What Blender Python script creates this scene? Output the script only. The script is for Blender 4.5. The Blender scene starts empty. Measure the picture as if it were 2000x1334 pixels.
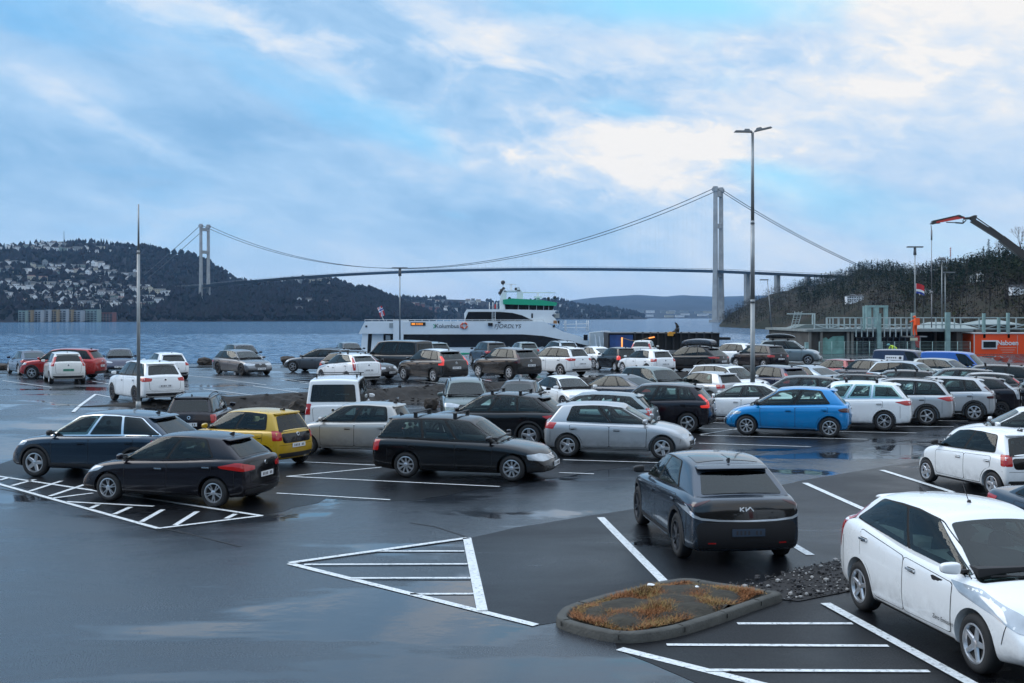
import bpy, bmesh, math, random
from mathutils import Vector, Matrix, noise
from mathutils.bvhtree import BVHTree
from mathutils.geometry import delaunay_2d_cdt

S = bpy.context.scene
COL = S.collection
R = math.radians

# ------------------------------------------------------------------ camera
cam_d = bpy.data.cameras.new("camera")
cam = bpy.data.objects.new("camera", cam_d)
COL.objects.link(cam)
S.camera = cam
EYE = 4.0                      # eye height above the lower car park
FPX = 2200.0                   # focal length in units of 1/2000 frame width
HOR = 619.0
cam_d.sensor_width = 36.0
cam_d.lens = 36.0 * FPX / 2000.0
cam_d.shift_y = (HOR - 667.0) / 2000.0
cam_d.clip_start = 0.3
cam_d.clip_end = 30000
cam.location = (0, 0, EYE)
cam.rotation_euler = (R(90), 0, 0)

# ------------------------------------------------------------------ world
SUN_EL, SUN_AZ = R(38), R(283)     # low morning light from behind the left shoulder
world = bpy.data.worlds.new("World")
S.world = world
world.use_nodes = True
WN, WL = world.node_tree.nodes, world.node_tree.links
WN.clear()
def wnode(t, **kw):
    n = WN.new(t)
    for k, v in kw.items():
        setattr(n, k, v)
    return n
def wmath(op, a, b=None, c=None, clamp=False):
    n = WN.new('ShaderNodeMath'); n.operation = op; n.use_clamp = clamp
    for i, v in enumerate((a, b, c)):
        if v is None: continue
        if isinstance(v, (int, float)): n.inputs[i].default_value = v
        else: WL.new(v, n.inputs[i])
    return n.outputs[0]
def wramp(fac, stops, interp='EASE'):
    n = WN.new('ShaderNodeValToRGB'); n.color_ramp.interpolation = interp
    el = n.color_ramp.elements
    while len(el) < len(stops): el.new(0.5)
    for e, (p, c) in zip(el, stops):
        e.position = p; e.color = (*c, 1) if len(c) == 3 else c
    WL.new(fac, n.inputs[0]); return n.outputs[0]
def wmix(fac, a, b):
    n = WN.new('ShaderNodeMix'); n.data_type = 'RGBA'
    for s, v in ((n.inputs[0], fac), (n.inputs[6], a), (n.inputs[7], b)):
        if isinstance(v, (int, float)): s.default_value = v
        elif isinstance(v, tuple): s.default_value = (*v, 1)
        else: WL.new(v, s)
    return n.outputs[2]
tc = wnode('ShaderNodeTexCoord')
DIRV = tc.outputs['Generated']
sep = wnode('ShaderNodeSeparateXYZ'); WL.new(DIRV, sep.inputs[0])
DX, DY, DZ = sep.outputs
# azimuth-like and elevation-like coordinates of the sky (true directions, not screen)
az = wmath('ARCTAN2', DX, DY)
el_ = wmath('ARCSINE', DZ)
comb = wnode('ShaderNodeCombineXYZ')
WL.new(az, comb.inputs[0]); WL.new(wmath('MULTIPLY', el_, 1.9), comb.inputs[1])
def wnoise(vec, scale, detail, rough=0.5, dist=0.0, loc=(0, 0, 0), scl=(1, 1, 1), rot=0):
    m = wnode('ShaderNodeMapping'); m.vector_type = 'TEXTURE'; WL.new(vec, m.inputs[0])
    m.inputs['Location'].default_value = loc; m.inputs['Scale'].default_value = scl
    m.inputs['Rotation'].default_value = (0, 0, rot)
    n = wnode('ShaderNodeTexNoise')
    n.inputs['Scale'].default_value = scale; n.inputs['Detail'].default_value = detail
    n.inputs['Roughness'].default_value = rough; n.inputs['Distortion'].default_value = dist
    WL.new(m.outputs[0], n.inputs['Vector']); return n.outputs['Fac']
def blob(a0, e0, ra, re, rot=0.0, soft=1.0):
    """soft elliptical region of the sky round the direction (azimuth a0, elevation e0)"""
    da = wmath('SUBTRACT', az, a0); de = wmath('SUBTRACT', el_, e0)
    c, s = math.cos(rot), math.sin(rot)
    u = wmath('DIVIDE', wmath('ADD', wmath('MULTIPLY', da, c), wmath('MULTIPLY', de, s)), ra)
    v = wmath('DIVIDE', wmath('SUBTRACT', wmath('MULTIPLY', de, c), wmath('MULTIPLY', da, s)), re)
    d2 = wmath('ADD', wmath('MULTIPLY', u, u), wmath('MULTIPLY', v, v))
    return wmath('POWER', 2.718, wmath('MULTIPLY', d2, -soft))
def PA(px): return math.atan((px - 1000) / FPX)
def PE(py): return math.atan((HOR - py) / FPX)

big = wnoise(comb.outputs[0], 4.2, 6, 0.52, 0.5, loc=(0.31, 0.7, 0), scl=(1.6, 1.0, 1), rot=R(-32))
mid = wnoise(comb.outputs[0], 13.0, 8, 0.55, 0.6, loc=(2.1, 0.4, 0), scl=(1.45, 1.0, 1), rot=R(-30))
fin = wnoise(comb.outputs[0], 34.0, 8, 0.60, 0.4, loc=(5.1, 2.4, 0), scl=(1.3, 1.0, 1), rot=R(-25))
azc = wmath('MINIMUM', wmath('MAXIMUM', az, -0.6), 0.6)
warp = wmath('ADD', wmath('MULTIPLY', wmath('SUBTRACT', big, 0.5), 1.2),
             wmath('ADD', wmath('MULTIPLY', wmath('SUBTRACT', mid, 0.5), 0.75), wmath('MULTIPLY', wmath('SUBTRACT', fin, 0.5), 0.30)))
b = wmath('ADD', 0.565, wmath('MULTIPLY', warp, 0.68))
b = wmath('ADD', b, wmath('MULTIPLY', azc, 0.42))                                   # brighter to the right
def addb(x, amp):
    global b
    b = wmath('ADD', b, wmath('MULTIPLY', x, amp))
edge = wmath('ADD', wmath('MULTIPLY', wmath('SUBTRACT', mid, 0.5), 1.1), wmath('MULTIPLY', wmath('SUBTRACT', fin, 0.5), 0.7))
def cumulus(x, thr=0.38, gain=3.0):
    return wmath('MULTIPLY', wmath('ADD', wmath('SUBTRACT', x, thr), edge), gain, clamp=True)
addb(cumulus(blob(PA(1250), PE(310), 0.11, 0.042, -0.15), .32, 2.1), 0.36)
addb(wmath('MULTIPLY', wmath('SUBTRACT', fin, 0.5), blob(PA(1350), PE(260), 0.25, 0.10)), 0.42)
addb(cumulus(blob(PA(1600), PE(210), 0.16, 0.05, 0.1), .34, 1.5), 0.20)
addb(cumulus(blob(PA(900), PE(70), 0.10, 0.022, -0.4), .34, 1.8), 0.20)                  # bright cumulus by the tower
addb(cumulus(blob(PA(1060), PE(322), 0.045, 0.010, -0.25), .42), 0.20)
addb(cumulus(blob(PA(1900), PE(60), 0.20, 0.06, 0.0), .35, 1.6), 0.22)
addb(cumulus(blob(PA(1130), PE(95), 0.20, 0.028, -0.05), .35, 1.8), 0.16)
addb(cumulus(blob(PA(330), PE(30), 0.16, 0.02, -0.2), .35, 1.8), 0.26)
addb(cumulus(blob(PA(240), PE(270), 0.10, 0.012, -0.42), .32, 1.4), 0.18)
addb(cumulus(blob(PA(640), PE(150), 0.14, 0.016, -0.50), .30, 1.5), 0.22)
addb(blob(PA(200), PE(150), 0.15, 0.030, -0.4), -0.16)
addb(blob(PA(40), PE(350), 0.14, 0.05, 0.0), -0.08)
addb(blob(PA(1050), PE(440), 0.14, 0.030, -0.1), -0.22)
addb(blob(PA(1600), PE(385), 0.14, 0.022, -0.1), -0.14)
cloud = wramp(b, [(0.0, (0.16, 0.345, 0.58)), (0.25, (0.215, 0.415, 0.66)), (0.45, (0.325, 0.52, 0.75)),
                  (0.62, (0.47, 0.61, 0.78)), (0.82, (0.635, 0.70, 0.78)), (0.94, (0.74, 0.75, 0.765)), (1.0, (0.80, 0.785, 0.77))], 'LINEAR')
# gaps of clear sky
gapn = wnoise(comb.outputs[0], 6.0, 7, 0.52, 0.6, loc=(7.7, 3.1, 0), scl=(2.0, 1.0, 1), rot=R(-30))
g = wmath('MULTIPLY', wmath('SUBTRACT', gapn, 0.62), 3.0)
def addg(x, amp):
    global g
    g = wmath('ADD', g, wmath('MULTIPLY', x, amp))
addg(blob(PA(1330), PE(15), 0.13, 0.020, -0.05), 1.1)
addg(blob(PA(30), PE(40), 0.12, 0.045, -0.4), 0.85)
addg(blob(PA(780), PE(250), 0.10, 0.016, -0.5), 0.45)
addg(blob(PA(1200), PE(215), 0.05, 0.014, -0.1), 0.7)
addg(blob(PA(1500), PE(350), 0.06, 0.016, -0.3), 0.75)
addg(blob(PA(900), PE(425), 0.03, 0.01, -0.2), 0.6)
addg(blob(PA(1260), PE(320), 0.09, 0.04, -0.2), -0.8)
gap = wmath('MULTIPLY', wmath('ADD', g, 0.12, clamp=True), 0.92)
bluec = wmix(wmath('MULTIPLY', wmath('ADD', azc, 0.42), 1.15, clamp=True), (0.12, 0.46, 0.84), (0.36, 0.75, 0.92))
skyc = wmix(gap, cloud, bluec)
# pale band low over the water
low = wmath('POWER', wmath('SUBTRACT', 1.0, wmath('MULTIPLY', wmath('ABSOLUTE', el_), 7.0), clamp=True), 2.0)
skyc = wmix(wmath('MULTIPLY', low, 0.40), skyc, (0.56, 0.69, 0.87))
# thinner, brighter overcast overhead; warm break in the clouds behind the viewer
up = wmath('MULTIPLY', wmath('SUBTRACT', el_, 0.45), 1.6, clamp=True)
skyc = wmix(up, skyc, (1.15, 1.38, 1.68))
glow = blob(R(-76), R(6), 0.22, 0.06)
skyc = wmix(wmath('MULTIPLY', glow, 0.8), skyc, (2.2, 1.5, 0.9))
nish = wnode('ShaderNodeTexSky'); nish.sky_type = 'NISHITA'; nish.sun_disc = False
nish.sun_elevation = SUN_EL; nish.sun_rotation = SUN_AZ
bg1 = wnode('ShaderNodeBackground'); WL.new(nish.outputs[0], bg1.inputs[0]); bg1.inputs[1].default_value = 0.06
bg2 = wnode('ShaderNodeBackground'); WL.new(skyc, bg2.inputs[0]); bg2.inputs[1].default_value = 1.0
mx = wnode('ShaderNodeMixShader'); mx.inputs[0].default_value = 0.94
WL.new(bg1.outputs[0], mx.inputs[1]); WL.new(bg2.outputs[0], mx.inputs[2])
wo = wnode('ShaderNodeOutputWorld'); WL.new(mx.outputs[0], wo.inputs[0])

sun_d = bpy.data.lights.new("sun", 'SUN'); sun_d.energy = 1.2; sun_d.angle = R(45); sun_d.color = (1.0, 0.93, 0.84)
sun = bpy.data.objects.new("sun", sun_d); COL.objects.link(sun)
sd = Vector((math.sin(SUN_AZ) * math.cos(SUN_EL), math.cos(SUN_AZ) * math.cos(SUN_EL), math.sin(SUN_EL)))
sun.rotation_euler = sd.to_track_quat('Z', 'Y').to_euler()
S.view_settings.view_transform = 'Standard'; S.view_settings.look = 'None'
S.view_settings.exposure = 0.32; S.view_settings.gamma = 1.0
S.cycles.volume_step_rate = 5.0
S.cycles.max_bounces = 6; S.cycles.glossy_bounces = 3; S.cycles.diffuse_bounces = 2
S.cycles.volume_bounces = 0

# ------------------------------------------------------------------ helpers
MAT = {}
def mat(name, col, rough=0.6, metal=0.0, coat=0.0, spec=0.5, emit=None, es=1.0, bump=0.0, bscale=40, var=0.0, vscale=6.0, rvar=0.0):
    if name in MAT: return MAT[name]
    m = bpy.data.materials.new(name); m.use_nodes = True
    nt = m.node_tree; p = nt.nodes['Principled BSDF']
    p.inputs['Base Color'].default_value = (*col, 1)
    p.inputs['Roughness'].default_value = rough; p.inputs['Metallic'].default_value = metal
    p.inputs['Coat Weight'].default_value = coat; p.inputs['Coat Roughness'].default_value = 0.05
    p.inputs['Specular IOR Level'].default_value = spec
    if emit: 
        p.inputs['Emission Color'].default_value = (*emit, 1); p.inputs['Emission Strength'].default_value = es
    t = nt.nodes.new('ShaderNodeTexCoord')
    if var or rvar:
        n = nt.nodes.new('ShaderNodeTexNoise'); n.inputs['Scale'].default_value = vscale
        n.inputs['Detail'].default_value = 5; nt.links.new(t.outputs['Object'], n.inputs['Vector'])
        if var:
            hs = nt.nodes.new('ShaderNodeMapRange'); hs.inputs['To Min'].default_value = 1 - var; hs.inputs['To Max'].default_value = 1 + var
            hs.inputs['From Min'].default_value = 0.25; hs.inputs['From Max'].default_value = 0.75
            nt.links.new(n.outputs['Fac'], hs.inputs['Value'])
            mm = nt.nodes.new('ShaderNodeVectorMath'); mm.operation = 'SCALE'; mm.inputs[0].default_value = col
            nt.links.new(hs.outputs[0], mm.inputs['Scale']); nt.links.new(mm.outputs[0], p.inputs['Base Color'])
        if rvar:
            h2 = nt.nodes.new('ShaderNodeMapRange'); h2.inputs['From Min'].default_value = 0.3; h2.inputs['From Max'].default_value = 0.7
            h2.inputs['To Min'].default_value = max(0.02, rough - rvar); h2.inputs['To Max'].default_value = rough + rvar
            nt.links.new(n.outputs['Fac'], h2.inputs['Value']); nt.links.new(h2.outputs[0], p.inputs['Roughness'])
    if bump:
        n = nt.nodes.new('ShaderNodeTexNoise'); n.inputs['Scale'].default_value = bscale; n.inputs['Detail'].default_value = 4
        nt.links.new(t.outputs['Object'], n.inputs['Vector'])
        bn = nt.nodes.new('ShaderNodeBump'); bn.inputs['Strength'].default_value = bump; bn.inputs['Distance'].default_value = 0.02
        nt.links.new(n.outputs['Fac'], bn.inputs['Height']); nt.links.new(bn.outputs[0], p.inputs['Normal'])
    MAT[name] = m
    return m

def tag(o, label=None, cat=None, group=None, kind=None):
    if label: o['label'] = label
    if cat: o['category'] = cat
    if group: o['group'] = group
    if kind: o['kind'] = kind
    return o
def link(name, me, parent=None, m=None):
    o = bpy.data.objects.new(name, me); COL.objects.link(o)
    if parent: o.parent = parent
    if m is not None:
        if len(me.materials) == 0: me.materials.append(m)
        elif me.materials[0] != m:
            o.material_slots[0].link = 'OBJECT'; o.material_slots[0].material = m
    return o
def empty(name, loc=(0, 0, 0), rz=0.0, label=None, cat=None, group=None):
    o = bpy.data.objects.new(name, None); COL.objects.link(o)
    o.location = loc; o.rotation_euler = (0, 0, rz); o.empty_display_size = 0.2
    tag(o, label, cat, group); return o
class MB:
    """collects simple shapes and links them as one mesh object"""
    def __init__(s): s.bm = bmesh.new()
    def box(s, c, d, rz=0.0, M=None, mi=0, taper=None):
        hx, hy, hz = d[0] / 2, d[1] / 2, d[2] / 2
        vs = []
        for z in (-hz, hz):
            k = 1.0 if (z < 0 or taper is None) else taper
            for x, y in ((-hx, -hy), (hx, -hy), (hx, hy), (-hx, hy)):
                vs.append(Vector((x * k, y * k, z)))
        m = M if M is not None else Matrix.Translation(c) @ Matrix.Rotation(rz, 4, 'Z')
        v = [s.bm.verts.new(m @ p) for p in vs]
        for f in ((3, 2, 1, 0), (4, 5, 6, 7), (0, 1, 5, 4), (1, 2, 6, 5), (2, 3, 7, 6), (3, 0, 4, 7)):
            s.bm.faces.new([v[i] for i in f]).material_index = mi
        return s
    def bar(s, a, b, w, h=None, mi=0, up=(0, 0, 1)):
        a, b = Vector(a), Vector(b); h = h or w
        d = b - a; L = d.length
        if L < 1e-6: return s
        x = d / L; u = Vector(up)
        if abs(x.dot(u)) > 0.98: u = Vector((1, 0, 0))
        y = u.cross(x).normalized(); z = x.cross(y)
        M = Matrix.Translation((a + b) / 2) @ Matrix((x, y, z)).transposed().to_4x4()
        return s.box(None, (L, w, h), M=M, mi=mi)
    def tube(s, a, b, r, r2=None, n=8, mi=0, cap=True):
        a, b = Vector(a), Vector(b); r2 = r if r2 is None else r2
        q = (b - a).to_track_quat('Z', 'Y')
        ra = [s.bm.verts.new(a + q @ Vector((r * math.cos(2 * math.pi * i / n), r * math.sin(2 * math.pi * i / n), 0))) for i in range(n)]
        rb = [s.bm.verts.new(b + q @ Vector((r2 * math.cos(2 * math.pi * i / n), r2 * math.sin(2 * math.pi * i / n), 0))) for i in range(n)]
        for i in range(n):
            f = s.bm.faces.new((ra[i], ra[(i + 1) % n], rb[(i + 1) % n], rb[i])); f.smooth = True; f.material_index = mi
        if cap:
            s.bm.faces.new(ra[::-1]).material_index = mi; s.bm.faces.new(rb).material_index = mi
        return s
    def path(s, pts, r, n=6, mi=0):
        for a, b in zip(pts[:-1], pts[1:]): s.tube(a, b, r, n=n, mi=mi, cap=True)
        return s
    def prism(s, poly, y0, y1, mi=0, axis='y'):
        """extrude a 2-D outline (x,z) between y0 and y1"""
        def P(p, y): return Vector((p[0], y, p[1])) if axis == 'y' else (Vector((p[0], p[1], y)) if axis == 'z' else Vector((y, p[0], p[1])))
        a = [s.bm.verts.new(P(p, y0)) for p in poly]; b = [s.bm.verts.new(P(p, y1)) for p in poly]
        n = len(poly)
        s.bm.faces.new(a).material_index = mi; s.bm.faces.new(b[::-1]).material_index = mi
        for i in range(n): s.bm.faces.new((a[i], b[i], b[(i + 1) % n], a[(i + 1) % n])).material_index = mi
        return s
    def ball(s, c, r, seg=10, rings=7, scl=(1, 1, 1), mi=0):
        M = Matrix.Translation(c) @ Matrix.Diagonal((*scl, 1))
        res = bmesh.ops.create_uvsphere(s.bm, u_segments=seg, v_segments=rings, radius=r, matrix=M)
        for v in res['verts']:
            for f in v.link_faces: f.smooth = True; f.material_index = mi
        return s
    def mesh(s, name, mats=()):
        me = bpy.data.meshes.new(name)
        bmesh.ops.recalc_face_normals(s.bm, faces=s.bm.faces[:])
        s.bm.to_mesh(me); s.bm.free()
        for m in mats: me.materials.append(m)
        return me
    def build(s, name, mats, parent=None):
        if not isinstance(mats, (list, tuple)): mats = [mats]
        return link(name, s.mesh(name, mats), parent)
def evaluated(me_or_ob):
    dg = bpy.context.evaluated_depsgraph_get()
    return bpy.data.meshes.new_from_object(me_or_ob.evaluated_get(dg))
def text_mesh(name, body, size, m, extrude=0.004, shear=0.0, offset=0.0, spacing=1.0):
    cu = bpy.data.curves.new(name, 'FONT'); cu.body = body; cu.size = size; cu.extrude = extrude
    cu.align_x = 'CENTER'; cu.align_y = 'CENTER'; cu.shear = shear; cu.offset = offset; cu.space_character = spacing
    o = bpy.data.objects.new(name, cu); COL.objects.link(o)
    bpy.context.view_layer.update()
    me = evaluated(o); bpy.data.objects.remove(o); me.name = name
    me.materials.clear(); me.materials.append(m)
    return me

# ------------------------------------------------------------------ vehicles
def lerp(a, b, t): return a + (b - a) * t
def pl(pts, x):
    if x <= pts[0][0]: return pts[0][1]
    for (x0, y0), (x1, y1) in zip(pts[:-1], pts[1:]):
        if x <= x1: return lerp(y0, y1, (x - x0) / (x1 - x0) if x1 > x0 else 0)
    return pts[-1][1]
def grid_shell(bm, nx, ny, nz, f):
    idx = {}
    def V(i, j, k):
        if (i, j, k) not in idx: idx[(i, j, k)] = bm.verts.new(f(i, j, k))
        return idx[(i, j, k)]
    def quad(a, b, c, d): bm.faces.new((V(*a), V(*b), V(*c), V(*d)))
    for i in range(nx):
        for j in range(ny):
            quad((i, j, 0), (i, j + 1, 0), (i + 1, j + 1, 0), (i + 1, j, 0))
            quad((i, j, nz), (i + 1, j, nz), (i + 1, j + 1, nz), (i, j + 1, nz))
    for i in range(nx):
        for k in range(nz):
            quad((i, 0, k), (i + 1, 0, k), (i + 1, 0, k + 1), (i, 0, k + 1))
            quad((i, ny, k), (i, ny, k + 1), (i + 1, ny, k + 1), (i + 1, ny, k))
    for j in range(ny):
        for k in range(nz):
            quad((0, j, k), (0, j, k + 1), (0, j + 1, k + 1), (0, j + 1, k))
            quad((nx, j, k), (nx, j + 1, k), (nx, j + 1, k + 1), (nx, j, k + 1))
def rnd(poly, r=0.05, n=3):
    """round the corners of a 2-D outline"""
    out = []; N = len(poly)
    for i in range(N):
        p0, p, p1 = Vector(poly[i - 1]), Vector(poly[i]), Vector(poly[(i + 1) % N])
        a, b = (p0 - p), (p1 - p)
        ra = min(r, a.length * 0.45); rb = min(r, b.length * 0.45)
        A = p + a.normalized() * ra; B = p + b.normalized() * rb
        for q in range(n + 1):
            t = q / n
            out.append(tuple((1 - t) ** 2 * A + 2 * t * (1 - t) * p + t * t * B))
    return out
def inpoly(x, y, P):
    c = False; j = len(P) - 1
    for i in range(len(P)):
        if (P[i][1] > y) != (P[j][1] > y) and x < (P[j][0] - P[i][0]) * (y - P[i][1]) / (P[j][1] - P[i][1]) + P[i][0]: c = not c
        j = i
    return c
class Skin:
    """body surface that panels, panes and lamps are laid onto"""
    def __init__(s, me, faces=None):
        me.calc_loop_triangles() if hasattr(me, 'calc_loop_triangles') else None
        s.vn = [v.normal.copy() for v in me.vertices]; s.co = [v.co.copy() for v in me.vertices]
        s.tris = [tuple(t.vertices) for t in me.loop_triangles]
        s.bvh = BVHTree.FromPolygons(s.co, s.tris)
    def hit(s, o, d):
        loc, nrm, i, dist = s.bvh.ray_cast(o, d)
        if loc is None:
            loc, nrm, i, dist = s.bvh.find_nearest(o + d * 3.0)
        a, b, c = s.tris[i]
        from mathutils.interpolate import poly_3d_calc
        w = poly_3d_calc([s.co[a], s.co[b], s.co[c]], loc)
        n = (s.vn[a] * w[0] + s.vn[b] * w[1] + s.vn[c] * w[2])
        return loc, (n.normalized() if n.length > 1e-5 else nrm)
def lay(bmv, skin, poly, origin, u, w, d, off, step=0.10, mi=0, cast=4.0):
    """lay a 2-D outline (in the frame origin,u,w) onto the skin along d; appends to bmv=(verts,faces,normals,mats)"""
    V, F, NN, MI = bmv
    pts = []
    N = len(poly)
    for i in range(N):
        a, b = Vector(poly[i]), Vector(poly[(i + 1) % N]); L = (b - a).length
        k = max(1, int(math.ceil(L / step)))
        for q in range(k): pts.append(tuple(a + (b - a) * q / k))
    nb = len(pts)
    xs = [p[0] for p in poly]; ys = [p[1] for p in poly]
    nx = int((max(xs) - min(xs)) / step); ny = int((max(ys) - min(ys)) / step)
    inner = []
    for i in range(1, nx + 1):
        for j in range(1, ny + 1):
            x = min(xs) + i * (max(xs) - min(xs)) / (nx + 1); y = min(ys) + j * (max(ys) - min(ys)) / (ny + 1)
            if inpoly(x, y, poly) and min((Vector((x, y)) - Vector(p)).length for p in pts) > step * 0.45: inner.append((x, y))
    allp = [Vector(p) for p in pts + inner]
    edges = [(i, (i + 1) % nb) for i in range(nb)]
    r = delaunay_2d_cdt(allp, edges, [], 1, 1e-5)
    vs, fs = r[0], r[2]
    base = len(V)
    for p in vs:
        o = origin + u * p.x + w * p.y - d * cast
        loc, n = skin.hit(o, d)
        if n.dot(d) > 0: n = -n
        V.append(loc + n * off); NN.append(n)
    flip = u.cross(w).dot(d) > 0
    for f in fs:
        q = [base + i for i in f]
        if flip: q = q[::-1]
        F.append(q); MI.append(mi)
def inset2(P, d):
    out = []; N = len(P)
    A2 = sum(P[i][0] * P[(i + 1) % N][1] - P[(i + 1) % N][0] * P[i][1] for i in range(N)); sg = 1 if A2 > 0 else -1
    for i in range(N):
        a, b, c = Vector(P[i - 1]), Vector(P[i]), Vector(P[(i + 1) % N])
        if (b - a).length < 1e-6 or (c - b).length < 1e-6: out.append(tuple(b)); continue
        n1 = Vector((-(b - a).y, (b - a).x)).normalized() * sg; n2 = Vector((-(c - b).y, (c - b).x)).normalized() * sg
        n = (n1 + n2); n = n.normalized() if n.length > 1e-4 else n1
        out.append(tuple(b + n * d / max(.6, n.dot(n1))))
    return out
def ring(bmv, skin, poly, wd, origin, u, w, d, off, step=.06, mi=0, cast=4.0):
    """a narrow band along an outline, laid on the skin; wd > 0 goes inwards"""
    V, F, NN, MI = bmv; inn = inset2(poly, wd); N = len(poly); A = []; B = []
    for i in range(N):
        a, b = Vector(poly[i]), Vector(poly[(i + 1) % N]); c, e = Vector(inn[i]), Vector(inn[(i + 1) % N]); k = max(1, int(math.ceil((b - a).length / step)))
        for q in range(k): A.append(a + (b - a) * q / k); B.append(c + (e - c) * q / k)
    base = len(V); n = len(A)
    for P in (A, B):
        for p in P:
            loc, nn = skin.hit(origin + u * p.x + w * p.y - d * cast, d)
            if nn.dot(d) > 0: nn = -nn
            V.append(loc + nn * off); NN.append(nn)
    for i in range(n):
        j = (i + 1) % n; q = [base + i, base + j, base + n + j, base + n + i]
        e1 = V[q[1]] - V[q[0]]; e2 = V[q[2]] - V[q[0]]
        if e1.cross(e2).dot(NN[q[0]]) < 0: q = q[::-1]
        F.append(q); MI.append(mi)
def lay_mesh(name, bmv, mats, mirror=False):
    V, F, NN, MI = bmv
    if mirror:
        V = [Vector((v.x, -v.y, v.z)) for v in V]; NN = [Vector((n.x, -n.y, n.z)) for n in NN]
        F = [f[::-1] for f in F]
    me = bpy.data.meshes.new(name)
    me.from_pydata(V, [], F); me.update()
    for m in mats: me.materials.append((M_PRIV if m in ('PRIV', 'GLASSD') else M_GLASS) if isinstance(m, str) else m)
    for p, i in zip(me.polygons, MI): p.material_index = i; p.use_smooth = True
    me.normals_split_custom_set_from_vertices([tuple(n) for n in NN])
    return me
NEW = lambda: ([], [], [], [])

M_TRIM = mat('black_plastic_trim', (0.018, 0.018, 0.020), 0.55, bump=0.15, bscale=300)
M_GAP = mat('panel_gap', (0.006, 0.006, 0.007), 0.8)
def glass_mat(name, tint):
    m = bpy.data.materials.new(name); m.use_nodes = True; nt = m.node_tree; nt.nodes.clear(); L = nt.links.new
    o = nt.nodes.new('ShaderNodeOutputMaterial'); mx_ = nt.nodes.new('ShaderNodeMixShader'); tr = nt.nodes.new('ShaderNodeBsdfTransparent'); gl = nt.nodes.new('ShaderNodeBsdfGlossy')
    tr.inputs[0].default_value = (*tint, 1); gl.inputs['Roughness'].default_value = 0.015; gl.inputs['Color'].default_value = (.95, 1, 1, 1)
    fr = nt.nodes.new('ShaderNodeFresnel'); fr.inputs['IOR'].default_value = 1.48
    L(fr.outputs[0], mx_.inputs[0]); L(tr.outputs[0], mx_.inputs[1]); L(gl.outputs[0], mx_.inputs[2]); L(mx_.outputs[0], o.inputs[0]); return m
M_GLASS = glass_mat('window_glass', (.34, .44, .43))
M_PRIV = glass_mat('tinted_window_glass', (.10, .125, .13))
M_CABIN = mat('cabin_trim_dark', (0.020, 0.020, 0.022), 0.7)
M_SEAT = mat('seat_cloth', (0.035, 0.036, 0.040), 0.8)
M_GLASSG = glass_mat('window_glass_clear', (.62, .76, .72))
M_TYRE = mat('tyre_rubber', (0.016, 0.016, 0.017), 0.75, bump=0.3, bscale=90)
M_RIM = mat('alloy_rim', (0.55, 0.56, 0.58), 0.28, 0.75)
M_RIMD = mat('dark_rim', (0.05, 0.05, 0.055), 0.35, 0.5)
M_WELL = mat('rim_well', (0.012, 0.012, 0.013), 0.8)
M_RED = mat('tail_lamp_red', (0.42, 0.012, 0.012), 0.12, coat=0.7)
M_REDGLOW = mat('tail_lamp_lit', (0.6, 0.02, 0.015), 0.12, coat=0.7, emit=(1.0, 0.05, 0.03), es=0.35)
M_REDD = mat('tail_lamp_smoked', (0.06, 0.008, 0.010), 0.12, coat=0.7)
M_LAMP = mat('headlamp_lens', (0.42, 0.46, 0.50), 0.08, 0.25, coat=1.0, var=0.25, vscale=5)
M_CHROME = mat('chrome_trim', (0.75, 0.77, 0.80), 0.12, 1.0)
M_PLATE = mat('plate_white', (0.72, 0.74, 0.76), 0.35)
M_PLATEG = mat('plate_green', (0.05, 0.30, 0.20), 0.4)
M_PLATEB = mat('plate_dark', (0.03, 0.05, 0.08), 0.4)
M_MARK = mat('plate_marks', (0.03, 0.03, 0.035), 0.5)
M_WHITE_G = mat('white_graphic', (0.75, 0.78, 0.80), 0.4)

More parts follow.
